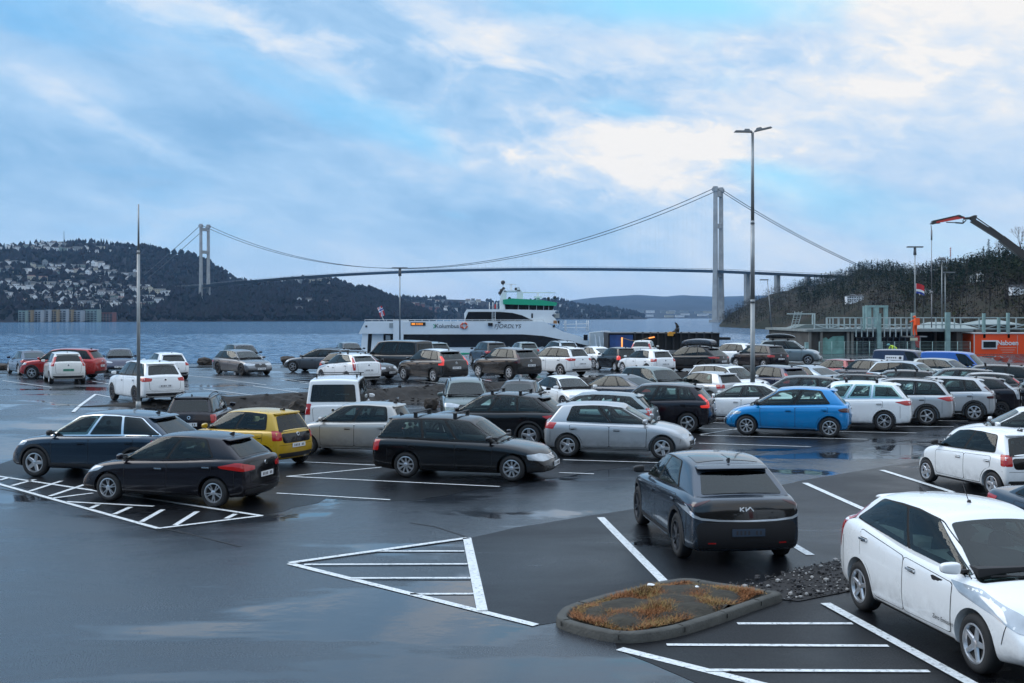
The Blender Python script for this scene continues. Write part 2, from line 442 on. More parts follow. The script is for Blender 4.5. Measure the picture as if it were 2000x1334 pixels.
def wheel_meshes(style, r, dark=False):
    """tyre lathe and alloy rim, axis along +y (outer face towards +y)"""
    wd = 0.215; rr = r * 0.665
    prof = [(rr, -wd / 2), (r - .045, -wd / 2), (r - .012, -wd / 2 + .022), (r, -wd / 2 + .05), (r, wd / 2 - .05), (r - .012, wd / 2 - .022), (r - .05, wd / 2), (rr, wd / 2 - .006), (rr - .012, wd / 2 - .05), (rr - .02, -wd / 2)]
    n = 40
    bm = bmesh.new(); rings = []
    for i in range(n):
        a = 2 * math.pi * i / n
        rings.append([bm.verts.new((p[0] * math.sin(a), p[1], p[0] * math.cos(a))) for p in prof])
    for i in range(n):
        A, B = rings[i], rings[(i + 1) % n]
        for k in range(len(prof)):
            f = bm.faces.new((A[k], B[k], B[(k + 1) % len(prof)], A[(k + 1) % len(prof)])); f.smooth = True
    bmesh.ops.recalc_face_normals(bm, faces=bm.faces[:])
    me = bpy.data.meshes.new('wheel'); bm.to_mesh(me); bm.free(); me.materials.append(M_TYRE)
    # rim
    b = MB(); bm = b.bm
    def ring(r0, y0, r1, y1, mi):
        va = [[bm.verts.new((q * math.sin(2 * math.pi * i / n), y, q * math.cos(2 * math.pi * i / n))) for i in range(n)] for q, y in ((r0, y0), (r1, y1))]
        for i in range(n):
            f = bm.faces.new((va[0][i], va[0][(i + 1) % n], va[1][(i + 1) % n], va[1][i])); f.smooth = True; f.material_index = mi
    yo = wd / 2 - .004
    ring(rr + .004, yo, rr - .016, yo + .004, 0); ring(rr - .016, yo + .004, rr - .03, yo - .035, 0); ring(rr - .03, yo - .035, 0.0, yo - .075, 1)
    cen = yo - .012
    def spoke(a, w0, w1, r0=.03, r1=None, sk=0.0, th=.022):
        r1 = r1 or rr - .014
        for (ra, rb, wa, wb_, ya, yb) in ((r0, r1, w0, w1, cen, yo - .002),):
            vs = []
            for (q, w, y, aa) in ((ra, wa, ya, a), (rb, wb_, yb, a + sk)):
                rad = Vector((math.sin(aa), 0, math.cos(aa))); tan = Vector((math.cos(aa), 0, -math.sin(aa)))
                vs.append([rad * q - tan * w / 2 + Vector((0, y - th, 0)), rad * q - tan * w * .32 + Vector((0, y, 0)), rad * q + tan * w * .32 + Vector((0, y, 0)), rad * q + tan * w / 2 + Vector((0, y - th, 0))])
            A = [bm.verts.new(v) for v in vs[0]]; B = [bm.verts.new(v) for v in vs[1]]
            for k in range(3): bm.faces.new((A[k], A[k + 1], B[k + 1], B[k]))
    if style == 'five':
        for i in range(5): spoke(i * 2 * math.pi / 5, .075, .05)
    elif style == 'fivewide':
        for i in range(5): spoke(i * 2 * math.pi / 5, .11, .085)
    elif style == 'double':
        for i in range(5):
            for s in (-1, 1): spoke(i * 2 * math.pi / 5 + s * .13, .035, .022, .045, None, s * .05)
    elif style == 'ten':
        for i in range(9): spoke(i * 2 * math.pi / 9, .05, .048, .05)
    elif style == 'petal':
        for i in range(6): spoke(i * 2 * math.pi / 6, .06, .10, .04)
    elif style == 'multi':
        for i in range(8): spoke(i * 2 * math.pi / 8, .03, .06, .04, None, .12)
    for a0, y0, q0, q1 in ((0, 0, 0, 0),):
        ring(.055, cen + .004, .03, cen + .012, 0); ring(.03, cen + .012, .0, cen + .012, 0)
    rm = bpy.data.meshes.new('rim'); bmesh.ops.recalc_face_normals(bm, faces=bm.faces[:])
    # outward facing: make sure the visible side looks to +y
    bm.to_mesh(rm); bm.free(); rm.materials.append(M_RIMD if dark else M_RIM); rm.materials.append(M_WELL)
    return me, rm
_wh = {}
def wheels(style, r, dark=False):
    k = (style, round(r, 3), dark)
    if k not in _wh: _wh[k] = wheel_meshes(*k)
    return _wh[k]

SPEC = {}
def spec(name, **k): SPEC[name] = k
# t is measured back from the front bumper; deck = hood / belt / boot line of the lower body; bf,rf,rr,br = glasshouse base/roof ends
spec('golf', L=4.26, W=1.79, H=1.48, wb=2.62, fo=.86, r=.32, gc=.20, deck=[(0,.66),(.25,.77),(1.0,.93),(1.5,.94),(3.6,.98),(4.26,.97)], bf=1.02, rf=1.95, rr=3.78, br=4.12, roof=[(1.9,1.42),(2.6,1.48),(3.3,1.465),(3.9,1.41)], dlo=(.05,.085,.40,.70,.80,.765), spoiler=.13,
     head=[(-.34,.70),(-.30,.60),(.10,.56),(.34,.60),(.40,.665),(.05,.70)], tail=[(-.17,.78),(-.20,.95),(.18,.97),(.20,.80)], grille=[(.52,.655,.60),(.60,.50,.28)], rim='fivewide')
spec('small_hatch', L=3.58, W=1.645, H=1.50, wb=2.42, fo=.60, r=.288, gc=.19, deck=[(0,.66),(.18,.80),(.72,.95),(1.2,.96),(3.0,1.00),(3.58,.98)], bf=.74, rf=1.50, rr=3.20, br=3.47, roof=[(1.45,1.43),(2.1,1.50),(2.8,1.485),(3.3,1.43)], dlo=(.06,.10,.46,.84,.83,.84), spoiler=.06,
     head=[(-.22,.78),(-.24,.62),(.05,.56),(.24,.60),(.20,.78)], tail=[(-.10,.74),(-.10,1.0),(.14,1.0),(.16,.74)], grille=[(.30,.66,.64),(.62,.46,.30)], rim='fivewide', blackgate=1, rearplate=.60)
spec('leaf_old', L=4.445, W=1.77, H=1.55, wb=2.70, fo=.93, r=.318, gc=.20, deck=[(0,.62),(.3,.78),(.95,.93),(1.4,.955),(2.6,1.02),(3.7,1.16),(4.445,1.12)], bf=.98, rf=2.00, rr=3.72, br=4.18, roof=[(1.9,1.48),(2.6,1.55),(3.3,1.53),(3.8,1.47)], dlo=(.05,.09,.44,.80,.90,.80), spoiler=.14,
     head=[(-.82,.90),(-.70,.80),(-.30,.70),(-.04,.58),(.14,.55),(.20,.62),(-.05,.76),(-.45,.90)], tail=[(-.05,.72),(-.12,1.05),(-.22,1.36),(-.14,1.38),(.06,1.05),(.08,.74)], grille=[(.60,.46,.30)], rim='five', frontplate=.42)
spec('leaf_new', L=4.49, W=1.79, H=1.54, wb=2.70, fo=.94, r=.322, gc=.19, deck=[(0,.64),(.3,.78),(1.0,.92),(1.5,.95),(2.8,1.00),(3.7,1.06),(4.49,1.05)], bf=1.0, rf=2.02, rr=3.76, br=4.28, roof=[(1.9,1.47),(2.6,1.54),(3.3,1.52),(3.8,1.46)], dlo=(.05,.09,.43,.66,.78,.74), spoiler=.16,
     head=[(-.46,.80),(-.36,.70),(.12,.58),(.32,.60),(.30,.68),(-.1,.80)], tail=[(-.42,.90),(-.38,.86),(-.02,.80),(.34,.82),(.34,.90),(-.02,.98),(-.12,.985)], grille=[(.46,.62,.34)], rim='double')
spec('zoe', L=4.09, W=1.79, H=1.56, wb=2.59, fo=.80, r=.325, gc=.20, deck=[(0,.66),(.22,.80),(.85,.96),(1.3,.98),(3.3,1.05),(4.09,1.03)], bf=.84, rf=1.78, rr=3.52, br=3.95, roof=[(1.7,1.48),(2.4,1.56),(3.0,1.54),(3.6,1.49)], dlo=(.05,.09,.46,.73,.82,.76), spoiler=.12,
     head=[(-.34,.78),(-.30,.70),(.10,.64),(.34,.66),(.36,.74),(.0,.79)], tail=[(-.22,.90),(-.16,.82),(.22,.80),(.24,.92),(-.05,.95)], grille=[(.60,.52,.30)], rim='multi')
spec('estate_old', L=4.68, W=1.745, H=1.49, wb=2.70, fo=.95, r=.318, gc=.18, deck=[(0,.62),(.25,.73),(1.15,.90),(1.6,.92),(3.9,.97),(4.68,.95)], bf=1.18, rf=1.98, rr=4.22, br=4.56, roof=[(1.9,1.42),(2.6,1.49),(3.6,1.48),(4.3,1.43)], dlo=(.05,.09,.34,.62,.97,.955), splits=(.34,.60), spoiler=.05,
     head=[(-.30,.66),(-.28,.54),(.05,.50),(.38,.52),(.40,.62),(.05,.68)], tail=[(-.12,.66),(-.12,.92),(.12,.92),(.12,.66)], grille=[(.42,.63,.52)], chromegrille=1, rim='ten')
spec('estate', L=4.76, W=1.85, H=1.45, wb=2.87, fo=.88, r=.335, gc=.18, deck=[(0,.62),(.25,.75),(1.15,.91),(1.6,.93),(4.0,.98),(4.76,.95)], bf=1.15, rf=2.08, rr=4.15, br=4.62, roof=[(2.0,1.39),(2.7,1.45),(3.6,1.435),(4.3,1.37)], dlo=(.05,.09,.36,.64,.93,.86), spoiler=.10, splits=(.36,.64),
     head=[(-.34,.72),(-.30,.62),(.10,.58),(.34,.60),(.36,.68),(.0,.73)], tail=[(-.22,.80),(-.20,.70),(.10,.74),(.12,1.0),(-.05,1.0),(-.06,.86)], grille=[(.40,.68,.48)], rim='double')
spec('suv', L=4.62, W=1.82, H=1.69, wb=2.67, fo=.94, r=.352, gc=.24, deck=[(0,.74),(.2,.92),(1.05,1.06),(1.5,1.07),(3.9,1.13),(4.62,1.10)], bf=1.05, rf=1.85, rr=4.10, br=4.50, roof=[(1.8,1.61),(2.5,1.69),(3.5,1.67),(4.2,1.61)], dlo=(.05,.09,.36,.62,.93,.89), splits=(.36,.62), spoiler=.12,
     head=[(-.34,.90),(-.30,.80),(.10,.76),(.34,.78),(.36,.86),(.0,.92)], tail=[(-.36,1.02),(-.10,.90),(.26,.92),(.28,1.04),(-.05,1.08)], grille=[(.50,.86,.62)], rim='double', clad=1)
spec('compact_suv', L=4.42, W=1.85, H=1.65, wb=2.70, fo=.87, r=.355, gc=.24, deck=[(0,.80),(.15,.94),(1.05,1.06),(1.5,1.06),(3.6,1.15),(4.42,1.12)], bf=1.08, rf=1.80, rr=3.85, br=4.28, roof=[(1.75,1.59),(2.4,1.65),(3.3,1.63),(3.95,1.56)], dlo=(.05,.09,.39,.68,.86,.84), spoiler=.15,
     head=[(-.30,.92),(-.28,.80),(.10,.78),(.30,.80),(.32,.92)], tail=[(-.20,.96),(-.18,.88),(.10,.88),(.12,1.16),(-.02,1.34),(-.14,1.32),(-.02,1.12),(-.02,.99)], grille=[(.42,.86,.62)], rim='five', clad=1)
spec('coupe_suv', L=4.72, W=1.90, H=1.62, wb=2.79, fo=.90, r=.362, gc=.23, deck=[(0,.74),(.2,.90),(1.05,1.02),(1.5,1.03),(3.9,1.10),(4.72,1.06)], bf=1.05, rf=1.95, rr=3.95, br=4.58, roof=[(1.85,1.55),(2.6,1.62),(3.4,1.60),(4.1,1.50)], dlo=(.05,.09,.37,.64,.93,.86), splits=(.37,.64), spoiler=.17,
     head=[(-.36,.90),(-.32,.80),(.10,.74),(.36,.76),(.36,.84),(.0,.91)], tail=[(-.34,.98),(-.24,.90),(.36,.90),(.36,.98),(.0,1.02)], grille=[(.46,.82,.60)], rim='fivewide', clad=1)
spec('ev_crossover', L=4.68, W=1.88, H=1.55, wb=2.90, fo=.845, r=.362, gc=.20, deck=[(0,.70),(.2,.86),(1.0,.99),(1.5,1.0),(3.6,1.09),(4.25,1.08),(4.68,1.02)], bf=.95, rf=1.95, rr=3.75, br=4.45, roof=[(1.85,1.48),(2.6,1.55),(3.3,1.53),(3.85,1.45)], dlo=(.05,.09,.38,.63,.74,.68), spoiler=.18,
     head=[(-.40,.86),(-.30,.76),(.20,.68),(.34,.70),(.30,.80),(.0,.88)], tail=[(-.44,.98),(-.40,.94),(.0,.90),(.5,.92),(.5,.97),(.0,1.0)], grille=[(.60,.50,.30)], rim='double', rearplate=.55, clad=1)
spec('fastback', L=4.75, W=1.86, H=1.44, wb=2.88, fo=.86, r=.342, gc=.16, deck=[(0,.58),(.25,.72),(1.0,.88),(1.5,.91),(3.9,.99),(4.6,1.00),(4.75,.96)], bf=1.02, rf=2.05, rr=3.25, br=4.40, roof=[(1.95,1.38),(2.6,1.44),(3.0,1.43),(3.6,1.33)], dlo=(.05,.10,.38,.66,.84,.86), spoiler=0, slim=1,
     head=[(-.44,.74),(-.34,.66),(.10,.60),(.30,.60),(.28,.66),(-.05,.74)], tail=[(-.34,.86),(-.26,.78),(.36,.78),(.30,.88),(.0,.92)], grille=[(.56,.36,.24)], rim='multi')
spec('saloon', L=4.65, W=1.80, H=1.43, wb=2.72, fo=.92, r=.330, gc=.17, deck=[(0,.60),(.25,.74),(1.1,.90),(1.6,.92),(3.7,.98),(4.45,1.00),(4.65,.96)], bf=1.12, rf=2.05, rr=3.20, br=4.08, roof=[(1.95,1.37),(2.6,1.43),(3.0,1.42),(3.5,1.33)], dlo=(.05,.10,.42,.74,.88,.86), spoiler=0, slim=1,
     head=[(-.36,.72),(-.30,.62),(.10,.58),(.34,.60),(.34,.68),(.0,.73)], tail=[(-.30,.90),(-.24,.80),(.30,.78),(.30,.88),(.0,.92)], grille=[(.42,.66,.46)], rim='five')
spec('van', L=4.90, W=1.90, H=1.97, wb=3.0, fo=.90, r=.345, gc=.22, deck=[(0,.72),(.2,.92),(.75,1.08),(1.2,1.09),(4.2,1.12),(4.90,1.10)], bf=.72, rf=1.45, rr=4.72, br=4.86, roof=[(1.4,1.88),(2.1,1.97),(4.0,1.97),(4.8,1.92)], dlo=(.07,.13,.26,.58,.94,.93), splits=(.26,.58), spoiler=.0, boxy=1,
     head=[(-.26,.92),(-.26,.74),(.10,.72),(.30,.76),(.30,.90)], tail=[(-.06,.82),(-.06,1.18),(.16,1.18),(.16,.82)], grille=[(.5,.86,.74),(.62,.50,.32)], rim='five')
spec('panel_van', L=4.60, W=1.84, H=1.90, wb=2.95, fo=.90, r=.33, gc=.20, deck=[(0,.70),(.2,.88),(.9,1.04),(1.3,1.06),(4.0,1.10),(4.60,1.08)], bf=.86, rf=1.62, rr=4.44, br=4.56, roof=[(1.6,1.80),(2.2,1.90),(3.8,1.90),(4.5,1.86)], dlo=(.07,.12,.28,.28,.30,.28), splits=(), spoiler=.0, boxy=1, panel=1,
     head=[(-.30,.90),(-.28,.72),(.10,.70),(.32,.74),(.32,.88)], tail=[(-.06,.80),(-.06,1.25),(.12,1.25),(.12,.80)], grille=[(.5,.80,.62),(.62,.48,.32)], rim='five')
spec('boxy_hatch', L=4.12, W=1.80, H=1.61, wb=2.57, fo=.84, r=.325, gc=.21, deck=[(0,.74),(.2,.90),(.95,1.02),(1.4,1.03),(3.4,1.12),(4.12,1.10)], bf=.96, rf=1.66, rr=3.66, br=4.0, roof=[(1.6,1.54),(2.2,1.61),(3.2,1.59),(3.75,1.55)], dlo=(.05,.09,.43,.80,.84,.82), spoiler=.08,
     head=[(-.30,.88),(-.28,.76),(.10,.72),(.32,.76),(.32,.86)], tail=[(-.10,.92),(-.12,1.40),(.10,1.40),(.12,.92)], grille=[(.58,.56,.32)], rim='five')
spec('mpv', L=4.39, W=1.79, H=1.58, wb=2.70, fo=.89, r=.32, gc=.19, deck=[(0,.68),(.25,.84),(.85,.98),(1.3,1.0),(3.7,1.06),(4.39,1.04)], bf=.88, rf=1.80, rr=3.90, br=4.26, roof=[(1.7,1.51),(2.5,1.58),(3.3,1.57),(3.95,1.51)], dlo=(.05,.09,.40,.68,.88,.82), splits=(.40,.68), spoiler=.10,
     head=[(-.38,.82),(-.32,.70),(.10,.66),(.34,.68),(.34,.78),(.0,.83)], tail=[(-.26,.90),(-.16,.80),(.26,.80),(.26,.92),(-.05,.96)], grille=[(.46,.74,.56)], rim='five')

CARS = {}
def build_kind(kind):
    if kind in CARS: return CARS[kind]
    s = SPEC[kind]; L, W, H, wbs, fo, r, gc = (s[k] for k in ('L', 'W', 'H', 'wb', 'fo', 'r', 'gc'))
    xf = wbs / 2 + fo; hw = W / 2
    boxy = s.get('boxy', 0)
    deck, roof = s['deck'], s['roof']
    # --- lower body cage
    ts = [0, .07, .28, .62, 1.05, lerp(1.05, L - 1.0, .25), lerp(1.05, L - 1.0, .5), lerp(1.05, L - 1.0, .75), L - 1.0, L - .62, L - .26, L - .07, L]
    vs = [-1, -.80, -.35, .35, .80, 1]
    plan = [(0, .84), (.07, .87), (.28, .93), (.62, .975), (1.05, 1), (L - 1.0, 1), (L - .62, .985), (L - .26, .955), (L - .07, .92), (L, .89)]
    if boxy: plan = [(0, .86), (.07, .90), (.28, .96), (.62, .99), (1.05, 1), (L - .62, 1), (L - .26, .985), (L - .07, .975), (L, .96)]
    def lf(i, j, k):
        t = ts[i]; zt = pl(deck, t)
        zs = [gc, gc + .07, lerp(gc, zt, .34), lerp(gc, zt, .62), zt - .10, zt]
        yf = [.90, .965, 1.0, .992, .985, .915]
        if s.get('clad'): yf = [.93, .985, .995, .985, .985, .915]
        v = vs[j]; z = zs[k]; w = hw * pl(plan, t) * yf[k]
        y = v * w
        if k == 5: z += .045 * (1 - v * v)
        x = xf - t
        # fascia profile
        fin = [.10, .03, .0, .015, .06, .17][k]; rin = [.10, .03, .0, .01, .03, .07][k]
        if boxy: rin = [.05, .01, 0, 0, 0, .01][k]
        ff = max(0, 1 - t / .62); rf_ = max(0, 1 - (L - t) / .62)
        bow = .17 if not boxy else .13
        x -= fin * ff ** 1.5 + bow * (abs(v) ** 2.2) * ff
        x += rin * rf_ ** 1.5 + (.05 if boxy else .12) * (abs(v) ** 2.2) * rf_
        if t < .3 or L - t < .3: z += .04 * (1 if k < 2 else 0)
        return (x, y, z)
    bm = bmesh.new(); grid_shell(bm, len(ts) - 1, len(vs) - 1, 5, lf)
    bmesh.ops.recalc_face_normals(bm, faces=bm.faces[:])
    low = bpy.data.meshes.new('low'); bm.to_mesh(low); bm.free()
    # --- glasshouse cage
    bf, rf, rr_, br = s['bf'], s['rf'], s['rr'], s['br']
    wbase = hw * (.955 if boxy else .915); wroof = hw * (.84 if boxy else (.66 if s.get('slim') else .70))
    lam = [-.22, .03, .5, .90, 1.0]
    ss = [0, .07, .3, .6, .86, .95, 1.0]
    def gxz(sv, la):
        tt = lerp(lerp(bf, rf, la), lerp(br, rr_, la), sv)
        tb = lerp(bf, br, sv); tr = lerp(rf, rr_, sv)
        zb = pl(deck, tb); zr = pl(roof, tr)
        return tt, lerp(zb, zr, la), tt
    def gwid(sv, la):
        w = lerp(wbase, wroof, max(0, la) ** 1.25)
        pf = pl([(0, .93), (.25, 1), (.7, 1), (1, .90 if not boxy else .975)], sv)
        return w * pf
    vs2 = [-1, -.86, -.4, .4, .86, 1]
    def gf(i, j, k):
        sv, la = ss[i], lam[k]; tt, z, _ = gxz(sv, la)
        v = vs2[j]; y = v * gwid(sv, la)
        x = xf - tt
        if k == len(lam) - 1: z += .05 * (1 - v * v) - .012 * abs(v)
        ff = max(0, 1 - sv / .3); rf2 = max(0, 1 - (1 - sv) / .3)
        x -= .16 * v * v * ff * (1 - .4 * la); x += (.03 if boxy else .09) * v * v * rf2
        return (x, y, z)
    bm = bmesh.new(); grid_shell(bm, len(ss) - 1, len(vs2) - 1, len(lam) - 1, gf)
    bmesh.ops.recalc_face_normals(bm, faces=bm.faces[:])
    gh = bpy.data.meshes.new('gh'); bm.to_mesh(gh); bm.free()
    lo = bpy.data.objects.new('lo', low); go = bpy.data.objects.new('go', gh)
    COL.objects.link(lo); COL.objects.link(go)
    for o, lv in ((lo, 2), (go, 3)):
        md = o.modifiers.new('s', 'SUBSURF'); md.levels = lv; md.render_levels = lv
    # wheel-arch cutter
    ar = r + .055
    cb = bmesh.new()
    for sx in (-1, 1):
        for sy in (-1, 1):
            M = Matrix.Translation((sx * wbs / 2, sy * (hw - .10), r)) @ Matrix.Rotation(R(90), 4, 'X')
            bmesh.ops.create_cone(cb, cap_ends=True, segments=40, radius1=ar, radius2=ar, depth=.46, matrix=M)
    for f in cb.faces: f.material_index = 1
    cm = bpy.data.meshes.new('cut'); cb.to_mesh(cm); cb.free()
    co = bpy.data.objects.new('cut', cm); COL.objects.link(co)
    low.materials.append(M_TRIM); low.materials.append(M_GAP); cm.materials.append(M_TRIM); cm.materials.append(M_GAP)
    bpy.context.view_layer.update()
    plain_low = evaluated(lo)
    md = lo.modifiers.new('b', 'BOOLEAN'); md.object = co; md.operation = 'DIFFERENCE'; md.solver = 'EXACT'
    bpy.context.view_layer.update()
    mlow = evaluated(lo); mgh = evaluated(go)
    for o in (lo, go, co): bpy.data.objects.remove(o)
    # skin for laying parts on
    sb = bmesh.new(); sb.from_mesh(plain_low); sb.from_mesh(mgh)
    sm = bpy.data.meshes.new('skin'); sb.to_mesh(sm); sb.free()
    for p in sm.polygons: p.use_smooth = True
    sk = Skin(sm)
    HOLES = []      # (outline, origin, u, w, d) of the window openings
    def merge_body():
        hb_ = bmesh.new(); hb_.from_mesh(mgh); kill = []
        for f in hb_.faces:
            c = f.calc_center_median()
            for (pp, o_, u_, w_, d_) in HOLES:
                for my in ((1, -1) if abs(d_.y) > .9 else (1,)):
                    c2 = Vector((c.x, c.y * my, c.z)); n2 = Vector((f.normal.x, f.normal.y * my, f.normal.z))
                    if n2.dot(d_) > -.25: continue
                    r_ = c2 - o_
                    if inpoly(r_.dot(u_), r_.dot(w_), pp): kill.append(f); break
                else: continue
                break
        bmesh.ops.delete(hb_, geom=list(set(kill)), context='FACES')
        t_ = bpy.data.meshes.new('t'); hb_.to_mesh(t_); hb_.free(); return t_
    body = bpy.data.meshes.new(kind + '_body')
    def finish_body():
      mg2 = merge_body()
      bb = bmesh.new(); bb.from_mesh(mlow)
      for f in bb.faces: f.smooth = True
      bb.from_mesh(mg2)
      for f in bb.faces: f.smooth = True
      for e in bb.edges:
        if len(e.link_faces) == 2 and (e.link_faces[0].material_index != e.link_faces[1].material_index or e.calc_face_angle(0) > R(40)): e.smooth = False
      bb.to_mesh(body); bb.free()
      body.materials.clear(); body.materials.append(M_TRIM); body.materials.append(M_GAP)
    K = {'spec': s, 'body': body, 'parts': [], 'xf': xf}
    P = K['parts']         # (name, mesh, paint?, parent index, (label))
    side_o, side_u, side_w, side_d = Vector((0, 0, 0)), Vector((1, 0, 0)), Vector((0, 0, 1)), Vector((0, -1, 0))
    def side(poly_tz, off, name, mats, step=.10, paint=False, both=True, par=None, extra=None):
        v = NEW()
        lay(v, sk, [(xf - t, z) for t, z in poly_tz], side_o, side_u, side_w, side_d, off, step)
        if extra: 
            for (pp, oo, mi, st) in extra: lay(v, sk, [(xf - t, z) for t, z in pp], side_o, side_u, side_w, side_d, oo, st, mi)
        out = []
        for mir in ((False, True) if both else (False,)):
            me = lay_mesh(name, v, mats, mir); P.append((name, me, paint, par)); out.append(len(P) - 1)
        return out
    def GP(sv, la):
        t, z, _ = gxz(sv, la); return (t, z)
    # --- doors (dark gap underlay + painted panel), handles as their children
    s0, s0t, sB, sC, sEb, sEt = s['dlo']
    fa_t, ra_t = fo, fo + wbs
    ga = ar + .05
    def zdk(t): return pl(deck, t)
    tB = lerp(bf, br, sB) + .05
    tF = max(fo + ga + .02, bf + .28); tR = ra_t - ga * .45
    zlo = gc + .10
    def grow(poly, g):
        c = Vector((sum(p[0] for p in poly) / len(poly), sum(p[1] for p in poly) / len(poly)))
        return [tuple(Vector(p) + (Vector(p) - c).normalized() * g) for p in poly]
    fd = [(tF, zlo + .02), (tF - .02, zdk(tF) - .09), (tB, zdk(tB) - .075), (tB, zlo)]
    arc = []
    for q in range(7):
        a = R(100 + 9 * q * 1.6); arc.append((ra_t + ga * math.cos(a), r + ga * math.sin(a)))
    arc = [p for p in arc if p[1] > zlo + .02]
    te = arc[0][0] + .02 if arc else tR
    rd = [(tB + .014, zlo), (tB + .014, zdk(tB) - .075), (te, zdk(te) - .075)] + arc + [(arc[-1][0] - .02, zlo)]
    nd = 2 if not boxy else 1
    handles = []
    for di, poly in enumerate((fd, rd)[:nd]):
        pr = rnd(poly, .05, 2)
        v = NEW(); lay(v, sk, [(xf - t, z) for t, z in grow(pr, .014)], side_o, side_u, side_w, side_d, .0015, .09, 1)
        lay(v, sk, [(xf - t, z) for t, z in pr], side_o, side_u, side_w, side_d, .0035, .09, 0)
        for mir in (False, True):
            me = lay_mesh('door', v, [M_TRIM, M_GAP], mir); P.append(('door', me, True, None)); pi = len(P) - 1
            th = (tB - .20) if di == 0 else (te - .12); zh = zdk(th) - .17
            loc, n = sk.hit(Vector((xf - th, 3, zh)), Vector((0, -1, 0)))
            hb = MB(); hb.box(None, (.19, .03, .028), M=Matrix.Translation(loc + Vector((0, .018, 0)))); hb.box(None, (.17, .004, .06), M=Matrix.Translation(loc + Vector((0, .004, -.01))), mi=1)
            hm = hb.mesh('handle', [M_TRIM, M_GAP])
            if mir:
                for vv in hm.vertices: vv.co.y *= -1
                hm.flip_normals()
            P.append(('handle', hm, 'handle', pi))
    # --- side glass
    edge = .03
    frame = [GP(s0 - .02, .02), GP(s0t - .02, .90), GP(.3, .93), GP(lerp(s0t, sEt, .6), .93), GP(sEt + .015, .90), GP(lerp(sEt, sEb, .5) + .018, .45), GP(sEb + .015, .03)]
    if s.get('panel'): frame = [GP(s0 - .02, .02), GP(s0t - .02, .90), GP(sEt + .01, .90), GP(sEb + .01, .03)]
    v = NEW(); ring(v, sk, [(xf - t, z) for t, z in rnd(frame, .07, 3)], .045, side_o, side_u, side_w, side_d, .005)
    SURR = v
    sp = list(s.get('splits', (sB, sC if sC < sEb - .12 else None)))
    sp = [q for q in sp if q]
    bounds = [None] + sp + [None]
    for q in range(len(bounds) - 1):
        a, b = bounds[q], bounds[q + 1]
        top, bot = .88, .06
        A0, A1 = (GP(s0, bot), GP(s0t, top)) if a is None else (GP(a + .012, bot), GP(a + .012, top))
        B0, B1 = (GP(sEb, bot), GP(sEt, top)) if b is None else (GP(b - .012, bot), GP(b - .012, top))
        if abs(A0[0] - B0[0]) < .1 and abs(A1[0] - B1[0]) < .1: continue
        m_ = [A0, A1]
        if a is None: m_ += [GP(lerp(s0t, (b or sEt), .5), top + .02)]
        m_ += [B1]
        if b is None: m_ += [GP(lerp(sEt, sEb, .5) + .004, .45)]
        m_ += [B0]
        pr_ = rnd(m_, .045, 3)
        side(pr_, .008, 'side_window', ['PRIV' if (q >= 2 or (q == 1 and s.get('blackgate') is None and len(bounds) > 3)) else 'GLASS'], .06)
        px_ = [(xf - t, z) for t, z in pr_]
        ring(SURR, sk, px_, .058, side_o, side_u, side_w, side_d, .005)
        HOLES.append((inset2(px_, .006), side_o, side_u, side_w, side_d))
    # pillar strips between panes
    for q_ in sp:
        for (c0, c1) in ((GP(q_, .06), GP(q_, .90)),):
            lay(SURR, sk, [(xf - c0[0] - .03, c0[1]), (xf - c0[0] + .03, c0[1]), (xf - c1[0] + .03, c1[1]), (xf - c1[0] - .03, c1[1])], side_o, side_u, side_w, side_d, .005, .08)
    for mir in (False, True): P.append(('window_surround', lay_mesh('window_surround', SURR, [M_GAP], mir), False, None))
    # --- windscreen and rear window
    def pane(fr, name, v0, v1, l0, l1, off=.006, mats=None, rr2=.06):
        sv = 0 if fr else 1
        t0, z0, _ = gxz(sv, l0); t1, z1, _ = gxz(sv, l1)
        p0, p1 = Vector((xf - t0, 0, z0)), Vector((xf - t1, 0, z1))
        w = (p1 - p0).normalized(); u = Vector((0, 1, 0)); d = u.cross(w)
        if (d.x < 0) != fr: d = -d
        Lw = (p1 - p0).length
        g0, g1 = gwid(sv, l0), gwid(sv, l1)
        poly = rnd([(-v0 * g0, 0), (v0 * g0, 0), (v1 * g1, Lw), (-v1 * g1, Lw)], rr2, 4)
        v = NEW(); lay(v, sk, poly, p0, u, w, d, off, .07)
        P.append((name, lay_mesh(name, v, mats or ['GLASS']), False, None))
        v = NEW(); ring(v, sk, poly, .065, p0, u, w, d, .0035); P.append((name + '_seal', lay_mesh(name, v, [M_GAP]), False, None))
        HOLES.append((inset2(poly, .025), p0, u, w, d))
    pane(True, 'windscreen', .94, .90, .03, .93)
    if not s.get('blackgate'):
        pane(False, 'rear_window', .86, .86, .16 if not s.get('slim') else .05, .84, mats=['GLASSD'])
    else:
        pane(False, 'rear_window', .93, .88, -.02, .88, mats=['GLASSD'])
    # --- lamps laid at an oblique angle on the corners
    def lamp(front, poly, name, mats, off=.004):
        ang = R(38)
        sx = 1 if front else -1
        d = Vector((-sx * math.cos(ang), -math.sin(ang), 0)); u = Vector((sx * math.sin(ang), -math.cos(ang), 0))
        endx = (xf if front else xf - L)
        c = Vector((endx - sx * .22, hw * .84, 0))
        v = NEW(); lay(v, sk, rnd(poly, .03, 2), c, u, Vector((0, 0, 1)), d, off, .05)
        for mir in (False, True): P.append((name, lay_mesh(name, v, mats, mir), False, None))
    lamp(True, s['head'], 'headlight', [M_LAMP])
    lamp(False, s['tail'], 'tail_light', ['TAIL'])
